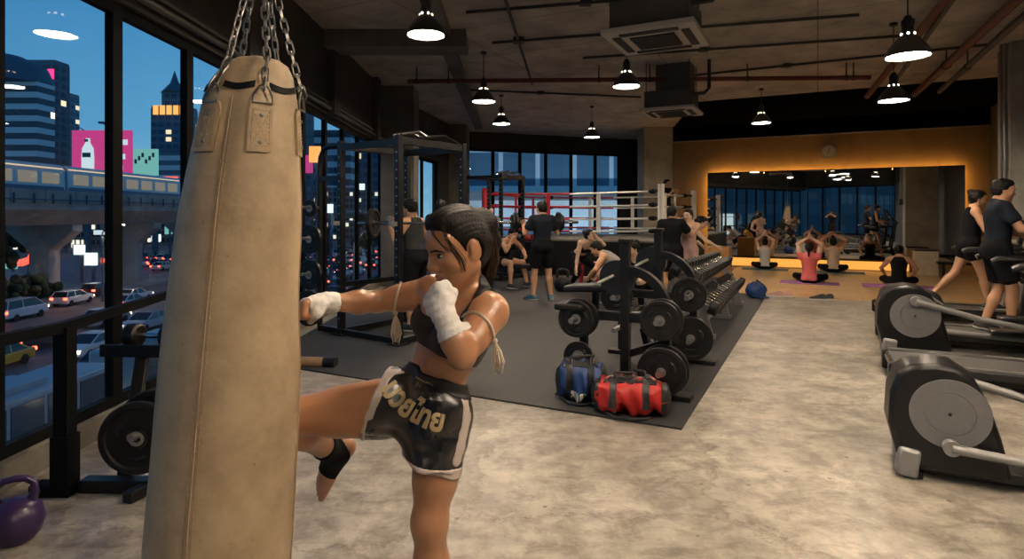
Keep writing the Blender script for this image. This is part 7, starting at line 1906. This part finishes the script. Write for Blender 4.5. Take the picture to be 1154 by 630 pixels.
for k_ in range(9):
    a, n_ = hitS(470 + k_ * 2.1, 425 + k_ * 1.15); b, _n = hitS(471.2 + k_ * 2.1, 425.7 + k_ * 1.15)
    if a and b: f.bar(a + n_ * 0.0045, b + n_ * 0.0045, 0.003, 0.004)
if f.v: f.build('waist_mark', M['gold'], shorts, smooth=0)
# hand wraps
def wrap(q, up_t, fing, m_=M['wrap']):
    a = BJ['hd' + q]; w = BJ['wr' + q]; e = BJ['el' + q]; fa = unit(w - e)
    reg = bg_.field([cone('r', w + a * 0.095, w, 0.075, 0.06, 0.01), cone('r', w, w - fa * 0.09, 0.06, 0.06, 0.01)])
    G = np.maximum(BD - 0.0045 - 0.0010 * np.sin(((bg_.plane(w, fa)) * 260)), reg)
    G = np.maximum(G, bg_.plane(w - fa * up_t, -fa)); G = np.maximum(G, bg_.plane(w + a * fing, a))
    hl = [p for p in hpr]; G = np.maximum(G, -(bg_.field([ell('h', BJ['head'], (0.08, 0.115, 0.13), BJ['Rh'])]) - 0.0))
    clean(G, bg_, 'hand_wrap', m_, boxer)
wrap('L', 0.062, 0.125); wrap('R', 0.035, 0.076)
# ankle support on the lifted foot
an, kn, toe = BJ['anR'], BJ['knR'], BJ['toeR']; up = unit(kn - an)
reg = bg_.field([cone('r', an + up * 0.055, an, 0.055, 0.06, 0.01), cone('r', an, an + toe * 0.085, 0.06, 0.06, 0.01)])
G = np.maximum(np.maximum(BD - 0.006, reg), bg_.plane(an + up * 0.085, up)); G = np.maximum(G, bg_.plane(an + toe * 0.085, toe)); G = np.maximum(G, -bg_.field([ell('x', an - toe * 0.055 + unit(np.cross(np.cross(toe, up), toe)) * -0.045, (0.042, 0.042, 0.042))]))
clean(G, bg_, 'ankle_support', M['cloth_black'], boxer)
# armbands with tassels
M['cord'] = mat('band_cord', (0.62, 0.52, 0.40), 0.8, bump=0.4, bscale=120)
def armband(q, t, tilt, hang, L):
    c = BJ['sh' + q] * (1 - t) + BJ['el' + q] * t; d = unit(BJ['el' + q] - BJ['sh' + q] + npv(tilt)); x = unit(np.cross(d, V(0.1, 0.2, 1))); y = np.cross(d, x); pts = []
    for k in range(22):
        a = 2 * PI * k / 22; r = x * math.cos(a) + y * math.sin(a); h = bvB.ray_cast(Vector(c + r * 0.10), Vector(-r), 0.11)
        pts.append(h[0] + Vector(r) * 0.003 if h[0] else Vector(c + r * 0.05))
    f = MB(); f.tube(pts, 0.0048, 8, True); b = f.build('arm_band', M['cord'], boxer)
    p0 = max(pts, key=lambda p: p.dot(Vector(hang)))
    f = MB(); f.ball(p0 + Vector(hang) * 0.006, 0.009, 10); f.build('band_knot', M['cord'], b)
    f = MB(); rr = random.Random(5)
    for k in range(16):
        o = Vector((rr.uniform(-1, 1), rr.uniform(-1, 1), 0)) * 0.012; s_ = rr.uniform(0.75, 1.1)
        f.tube([p0 + Vector(hang) * 0.008, p0 + Vector(hang) * 0.014 + Vector((o.x, o.y, -L * 0.35)), p0 + Vector((o.x * 1.4, o.y * 1.4, -L * 0.7)) + Vector(hang) * 0.02, p0 + Vector((o.x * 0.8, o.y * 0.8, -L * s_)) + Vector(hang) * 0.022], [0.002, 0.003, 0.003, 0.0015], 5)
    f.build('tassel', M['cord'], b)
armband('R', 0.62, (0.0, 0.0, 0.06), (0.25, -0.45, -0.85), 0.085)
armband('L', 0.42, (0.0, 0.05, 0.06), (0.85, -0.3, -0.35), 0.085)
# hair: pulled back into a pony tail, wet strands
hR, hc = BJ['Rh'], BJ['head']
def hq(x, y, z): return hc + hR @ V(x, y, z) * HS
n1 = hR @ unit(V(0, 0.80, -0.60)); p1 = hq(0, 0.066, 0.076)
cap = [ell('hair', hq(0, -0.012, 0.038), V(0.080, 0.094, 0.092) * HS, hR, 0.02), ell('hair', hq(0, -0.028, -0.005), V(0.079, 0.070, 0.070) * HS, hR, 0.03)]
for p in cap: p.clips = [(p1, n1)]
cap += [ell('hair', hq(0, 0.036, 0.094), V(0.052, 0.044, 0.025) * HS, hR, 0.035)]
pt = [hq(0.0, -0.100, 0.066), QB(546, 252, 2.0), QB(551, 272, 2.03), QB(550, 295, 2.04), QB(546, 318, 2.04)]
for a, b, r0, r1 in zip(pt[:-1], pt[1:], (0.030, 0.038, 0.036, 0.026), (0.038, 0.036, 0.026, 0.008)): cap.append(cone('hair', a, b, r0, r1, 0.03))
cap.append(cone('hair', hq(0, -0.06, -0.02), hq(0, -0.07, -0.06), 0.045, 0.02, 0.03))
gl = np.min([p.bounds()[0] for p in cap], 0); gh = np.max([p.bounds()[1] for p in cap], 0); g2 = Grid(gl, gh, 0.0042); H_ = g2.field(cap)
zx = g2.ax[0][:, None, None]; zy = g2.ax[1][None, :, None]; zz = g2.ax[2][None, None, :]
# strands follow the sweep back from the brow
lx = (zx - hc[0]) * hR[0, 0] + (zy - hc[1]) * hR[1, 0] + (zz - hc[2]) * hR[2, 0]; lz = (zx - hc[0]) * hR[0, 2] + (zy - hc[1]) * hR[1, 2] + (zz - hc[2]) * hR[2, 2]
th_ = np.arctan2(lx, lz + 0.02)
H_ = H_ + (0.0009 * np.sin(th_ * 57 + zx * 12) + 0.0007 * np.sin(th_ * 97 + zy * 16)).astype(np.float32)
ears = g2.field([ell('e', hq(sg * 0.078, -0.010, -0.006), V(0.02, 0.026, 0.036) * HS, hR) for sg in (-1, 1)]); H_ = np.maximum(H_, -ears)
M['hair_boxer'] = mat('hair_boxer', (0.008, 0.0055, 0.004), 0.48, bump=0.3, bscale=70, stretch=(2, 2, 0.4), spec=0.22)
hv, hF = surface(H_, g2); hair_o = mesh_obj('hair', hv, hF, M['hair_boxer'], boxer)
f = MB(); f.torus(0.031, 0.008, 20, 8, Matrix.Translation(Vector(pt[0] * 0.7 + pt[1] * 0.3)) @ rot_to(pt[1] - pt[0])); f.build('hair_tie', M['wrap'], hair_o)
def strands(name, lines, m_, r=0.0010):
    f = MB()
    for L in lines: f.tube([Vector(p) for p in L], [r * 0.8] + [r] * (len(L) - 2) + [r * 0.4], 5)
    f.build(name, m_, hair_o)
rr = random.Random(11)
side = -1      # the cheek turned to the camera
ls = []
for k in range(9):
    a = rr.uniform(-0.006, 0.006); b = rr.uniform(-0.012, 0.012)
    ls.append([hq(side * 0.050, 0.060 + a, 0.088), hq(side * (0.066 + a * 0.4), 0.066 + a, 0.050), hq(side * (0.070 + a * 0.3), 0.052 + b, 0.012), hq(side * 0.069, 0.036 + b, -0.022), hq(side * 0.064, 0.030 + b * 1.3, -0.060)])
for k in range(6):
    a = rr.uniform(-0.01, 0.01)
    ls.append([hq(side * 0.02 + a, 0.083, 0.088), hq(side * 0.035 + a, 0.0885, 0.065), hq(side * 0.052 + a * .5, 0.080, 0.035), hq(side * 0.062, 0.066 + a, 0.008)])
strands('loose_strands', ls, M['hair_boxer'])
ls = []
for k in range(46):
    o = V(rr.uniform(-1, 1), rr.uniform(-1, 1), rr.uniform(-1, 1)) * 0.026
    ls.append([p + o * w_ for p, w_ in zip([pt[0], pt[1], pt[2], pt[3], pt[4] + V(0, 0, -0.01 - 0.03 * rr.random())], (0.7, 1.2, 1.25, 1.0, 0.7))])
strands('pony_tail_strands', ls, M['hair_boxer'], 0.0032)
ls = []
for k in range(34):
    o = V(rr.uniform(-1, 1), rr.uniform(-1, 1), rr.uniform(-1, 1)) * 0.010
    ls.append([QB(549, 258, 1.985) + o, QB(556, 274, 1.99) + o, QB(558, 292, 2.0) + o * 1.4, QB(553, 312, 2.01) + o * 1.5])
strands('light_strands', ls, M['hair_brown'], 0.003)
# ------------------------------------------------------------------ the other people of the gym
FZ = 0.014                                     # top of the rubber floor
def fl(u, v, z=FZ):
    Y = FPX * (CH - z) / (v - CV); return Vector(((u - CU) / FPX * Y, Y, z))
def yaw_to(dx, dy): return math.atan2(-dx, dy)  # local +y looks along (dx, dy)
# man in the tank top with the barbell on his shoulders, in the squat rack
person('man in a grey tank top holding the barbell in the tall squat rack', fl(462, 373) + Vector((0.03, 0.12, 0)), yaw_to(-0.85, 0.45),
       pose(pelvis=(0, -0.02, 0.95), pitch=0.14, chest_pitch=0.10, head=(-0.1, 1, -0.22), wr=(0.30, 0.17, 1.36), wl=(-0.30, 0.17, 1.36), er=(0.5, -0.2, -1), el=(-0.5, -0.2, -1), hr=(-0.1, -0.3, 1), hl=(0.1, -0.3, 1), ar=(0.14, 0.04, 0.08), al=(-0.13, -0.05, 0.08)),
       H=1.70, skin_='tan', wear=[('tank_top', 'cloth_darkgrey', 'tank'), ('shorts', 'cloth_black', 'long_shorts')], shoes='shoe_black', palms=((-1, 0.3, 0), (1, 0.3, 0)), curl=1.2, muscle=1.08)
person('man in dark clothes standing behind the squat rack with his back to us', fl(496, 342), yaw_to(0.1, 1),
       pose(head=(0.2, 1, -0.15), wr=(0.2, 0.25, 1.0), wl=(-0.2, 0.25, 1.0)), H=1.74, skin_='fair', wear=[('tee', 'cloth_darkgrey', 'tee'), ('shorts', 'cloth_black', 'long_shorts')], shoes='shoe_black')
# seated lifter on the flat bench
person('seated lifter in black on the flat bench, bending over one raised forearm', Vector((-0.22, 12.6, FZ)), yaw_to(0.75, -0.65),
       pose(pelvis=(0, 0, 0.53), pitch=0.45, chest_pitch=0.6, head=(0.1, 0.9, -0.55), pel_pitch=0.1, wr=(0.16, 0.42, 0.95), wl=(-0.22, 0.45, 0.62), er=(0.6, 0.2, -1), el=(-0.5, 0.3, -0.6), ar=(0.2, 0.42, 0.08), al=(-0.22, 0.5, 0.08), kr=(0.25, 1, 0.6), kl=(-0.25, 1, 0.6)),
       H=1.74, skin_='tan', wear=[('tank_top', 'cloth_black', 'tank'), ('shorts', 'cloth_black', 'shorts')], shoes='shoe_black', curl=1.2)
person('person in black standing behind the boxer with both hands raised behind the neck', fl(543, 334), yaw_to(0.5, 0.85),
       pose(head=(0.3, 1, -0.2), wr=(0.06, -0.10, 1.50), wl=(-0.06, -0.10, 1.50), er=(1, 0.4, 0.2), el=(-1, 0.4, 0.2), hr=(-0.7, -0.4, 0.3), hl=(0.7, -0.4, 0.3)), H=1.62, sex='f', skin_='fair', hair='pony',
       wear=[('tank_top', 'cloth_black', 'tank'), ('leggings', 'cloth_black', 'leggings')], shoes='shoe_black')
# standing lifter
p_l = fl(611, 338)
person('man in navy tee and black shorts holding a barbell before the ring', p_l, yaw_to(-0.25, 1),
       pose(head=(-0.35, 1, -0.05), wr=(0.26, 0.27, 1.27), wl=(-0.26, 0.27, 1.27), er=(0.4, -0.5, -1), el=(-0.4, -0.5, -1), hr=(0.0, 0.2, 1), hl=(0.0, 0.2, 1), ar=(0.15, 0.0, 0.08), al=(-0.15, 0.03, 0.08), tr=(0.3, 1, 0), tl=(-0.75, 0.8, 0)),
       H=1.72, skin_='tan', wear=[('tee', 'cloth_navy', 'tee'), ('shorts', 'cloth_black', 'long_shorts')], shoes='shoe_teal', palms=((0, -1, 0.2), (0, -1, 0.2)), curl=1.3, muscle=1.06)
bl = Matrix.Rotation(yaw_to(-0.25, 1), 3, 'Z') @ Vector((0, 0.30, 1.35))
make_barbell(1.55, [(0.185, 0.05, 0.40), (0.14, 0.04, 0.455)], 'barbell with black plates held by the man in the navy tee', p_l + bl, yaw_to(-0.25, 1))
# the two by the stool
person('woman in a black bra top bending one hand to the floor by the red stool', fl(653, 324), yaw_to(0.45, -0.9),
       pose(pelvis=(0, -0.05, 0.66), pitch=0.90, chest_pitch=0.95, head=(-0.55, 0.75, 0.15), pel_pitch=0.55, wr=(0.36, 0.34, 0.12), wl=(-0.05, 0.52, 1.08), er=(0.6, -0.4, 0.3), el=(-0.5, 0.4, -0.5), hr=(0.3, 0.3, -0.8), ar=(0.16, -0.05, 0.08), al=(-0.14, 0.08, 0.08), kr=(0.2, 1, 0.1), kl=(-0.2, 1, 0.1)),
       H=1.68, sex='f', skin_='fair', hair='bun', wear=[('bra_top', 'cloth_black', 'bra'), ('leggings', 'cloth_black', 'leggings')], shoes='shoe_black')
person('man in a grey tank top kneeling bent over before the red stool', fl(699, 341), yaw_to(-0.85, 0.3),
       pose(pelvis=(0, -0.1, 0.52), pitch=0.95, chest_pitch=1.05, head=(0, 0.9, -0.5), pel_pitch=0.6, wr=(0.2, 0.45, 0.40), wl=(-0.2, 0.50, 0.42), er=(0.7, -0.2, 0), el=(-0.7, -0.2, 0), ar=(0.12, -0.12, 0.09), al=(-0.12, 0.12, 0.08), kr=(0.3, 1, 0.1), kl=(-0.3, 1, 0.6)),
       H=1.72, skin_='tan', wear=[('tank_top', 'cloth_grey', 'tank'), ('shorts', 'cloth_black', 'long_shorts')], shoes='shoe_black', curl=1.0)
person('person with bare pale arms crouching between the two weight benches', fl(727, 348), yaw_to(-0.75, -0.45),
       pose(pelvis=(0, -0.05, 0.42), pitch=0.5, chest_pitch=0.55, head=(0.2, 0.9, -0.3), pel_pitch=0.2, wr=(0.12, 0.62, 0.62), wl=(-0.16, 0.60, 0.50), er=(0.5, 0.2, -0.6), el=(-0.5, 0.2, -0.6), ar=(0.18, 0.22, 0.08), al=(-0.18, 0.25, 0.08), kr=(0.4, 1, 0.5), kl=(-0.4, 1, 0.5)),
       H=1.66, sex='f', skin_='fair', hair='bun', wear=[('tank_top', 'cloth_black', 'tank'), ('leggings', 'cloth_black', 'leggings')], shoes='shoe_black')
# the couple
person('man in black tee and black shorts seen from behind beside the dumbbell rack', fl(757, 341), yaw_to(0.25, 1),
       pose(head=(0.45, 1, -0.1), wr=(0.30, 0.32, 1.22), wl=(-0.16, 0.22, 1.0), er=(0.6, -0.4, -0.8), el=(-0.5, -0.5, -0.6), ar=(0.10, 0.02, 0.08), al=(-0.13, 0, 0.08)), H=1.64, skin_='tan',
       wear=[('tee', 'cloth_black', 'tee'), ('shorts', 'cloth_black', 'long_shorts')], shoes='shoe_red', curl=0.8, muscle=1.08)
person('woman in a rose leotard facing us, arms folded up beside the man in black', fl(776, 336), yaw_to(-0.35, -1),
       pose(head=(0.5, 1, 0.0), wr=(0.02, 0.20, 1.32), wl=(0.12, 0.16, 1.40), er=(0.8, 0.1, -0.9), el=(-0.9, 0.3, -0.7), hr=(-0.9, 0.1, 0.3), hl=(0.9, 0, 0.5), ar=(0.09, 0, 0.08), al=(-0.09, 0, 0.08)), H=1.58, sex='f', skin_='fair', hair='bun',
       wear=[('leotard', 'cloth_rose', 'tank'), ('leggings', 'cloth_rose', 'leggings')], shoes='shoe_red')
person('woman in ochre leggings leaning over the dumbbell rack with one arm reaching down', fl(789, 329) + Vector((-0.1, 0.5, 0)), yaw_to(0.9, -0.35),
       pose(pelvis=(0, -0.05, 0.86), pitch=0.55, chest_pitch=0.65, head=(0, 0.9, -0.5), pel_pitch=0.3, wr=(0.2, 0.58, 0.90), wl=(-0.15, 0.30, 0.88), er=(0.5, -0.3, -0.3), el=(-0.5, -0.3, -0.3)), H=1.64, sex='f', skin_='fair', hair='pony',
       wear=[('top', 'cloth_black', 'tank'), ('leggings', 'cloth_orange', 'leggings')], shoes='shoe_black')
# person on the ring
rp = RC + DY * (S2 - 0.75) - EX * 0.62
person('person in black standing inside the ring at its far white corner post', (rp.x, rp.y, 0.895), yaw_to(0.6, -0.6), pose(head=(0, 1, -0.1), wr=(0.14, 0.25, 1.3), wl=(-0.14, 0.25, 1.3)), H=1.62, skin_='brown', wear=[('tee', 'cloth_black', 'long_tee'), ('trousers', 'cloth_black', 'leggings')], shoes='shoe_black')
# yoga group
def yoga(label, c, yaw, arms, skin_, hair, wear, H=1.62, lean=0.0, turn=0.0, flow=None):
    if arms == 'up': kw = dict(wr=(0.03, 0.04, 0.97), wl=(-0.03, 0.04, 0.97), er=(1, 0.2, 0.1), el=(-1, 0.2, 0.1), hr=(-0.25, 0.05, 1), hl=(0.25, 0.05, 1))
    elif arms == 'round': kw = dict(wr=(0.07, 0.10, 0.92), wl=(-0.07, 0.10, 0.92), er=(1, -0.1, 0.3), el=(-1, -0.1, 0.3), hr=(-0.7, 0.2, 0.5), hl=(0.7, 0.2, 0.5))
    else: kw = dict(wr=(0.25, 0.30, 0.20), wl=(-0.25, 0.30, 0.20), er=(0.8, -0.3, 0), el=(-0.8, -0.3, 0), hr=(0.2, 0.7, -0.3), hl=(-0.2, 0.7, -0.3))
    J = pose(pelvis=(0, 0, 0.125), pitch=0.03, chest_pitch=0.0, head=(turn, 1, 0.0), pel_pitch=-0.1, ar=(-0.12, 0.30, 0.07), al=(0.12, 0.38, 0.07), kr=(1, 0.25, 0.1), kl=(-1, 0.25, 0.1), tr=(-1, 0.3, 0), tl=(1, 0.3, 0), **kw)
    return person(label, c, yaw, J, H=H, sex='f', skin_=skin_, hair=hair, hair_flow=flow, wear=wear, h=0.013, curl=0.25)
toM = yaw_to(DY.x, DY.y)
zz0 = Vector((0, 0, 0.009))
yoga('woman in a white top sitting with arms raised, nearest to the dumbbell rack', Y_A + zz0, toM + 0.1, 'up', 'fair', 'bun', [('top', 'cloth_white', 'tank'), ('leggings', 'cloth_black', 'leggings')], 1.62)
yoga('woman in a pink top with a long ponytail sitting with arms raised', Y_B + zz0, toM - 0.05, 'up', 'fair', 'pony', [('top', 'cloth_pink', 'tee'), ('leggings', 'cloth_black', 'leggings')], 1.70, flow=V(0.0, -0.25, -1))
yoga('woman in a beige top sitting with arms rounded overhead, near the mirror', Y_C + zz0, toM, 'round', 'tan', 'bun', [('top', 'cloth_beige', 'tank'), ('leggings', 'cloth_black', 'leggings')], 1.72)
yoga('woman in a black racer top sitting on the pink mat with hands on her knees', Y_D + zz0, toM - 0.1, 'down', 'tan', 'short', [('top', 'cloth_black', 'tank'), ('leggings', 'cloth_black', 'leggings')], 1.66)
# treadmill walkers: the belt lies at 0.19
ax_ = Vector((math.cos(TRZ), math.sin(TRZ), 0))
person('man in a dark blue tee and black shorts walking on the nearer treadmill in use', T_2 + ax_ * 1.12 + Vector((0, 0, 0.19)), yaw_to(ax_.x, ax_.y),
       pose(pelvis=(0, 0, 0.94), pitch=0.06, head=(0.0, 1, -0.15), wr=(0.24, 0.38, 1.03), wl=(-0.24, 0.36, 1.03), er=(0.4, -0.4, -1), el=(-0.4, -0.4, -1), ar=(0.09, 0.10, 0.08), al=(-0.09, -0.10, 0.09), tl=(-0.05, 1, -0.15)), H=1.72, skin_='tan',
       wear=[('tee', 'cloth_navy', 'tee'), ('shorts', 'cloth_black', 'long_shorts')], shoes='shoe_black', curl=0.9, muscle=1.1)
person('woman with a dark bun and black tank top walking on the far treadmill', T_3 + ax_ * 1.15 + Vector((0, 0, 0.19)), yaw_to(ax_.x, ax_.y),
       pose(pelvis=(0, 0, 0.93), pitch=0.12, head=(0.0, 1, -0.2), wr=(0.25, 0.36, 1.05), wl=(-0.25, 0.28, 0.98), er=(0.5, -0.6, -0.8), el=(-0.5, -0.6, -0.8), ar=(0.09, 0.2, 0.08), al=(-0.09, -0.42, 0.18), kl=(-0.1, 1, 0), tl=(0, 0.8, -0.6)), H=1.68, sex='f', skin_='tan', hair='bun',
       wear=[('tank_top', 'cloth_black', 'tank'), ('shorts', 'cloth_black', 'shorts')], shoes='shoe_black')
# the one taking the picture shows in the mirror
person('person in black with both hands raised to the face, seen only in the wall mirror', (0.35, -0.9, 0), yaw_to(0.1, 1),
       pose(head=(0, 1, 0), wr=(0.06, 0.16, 1.50), wl=(-0.06, 0.16, 1.50), er=(1, 0, -0.8), el=(-1, 0, -0.8)), H=1.72, skin_='tan', wear=[('tee', 'cloth_black', 'tee'), ('shorts', 'cloth_black', 'long_shorts')], shoes='shoe_black', h=0.018)
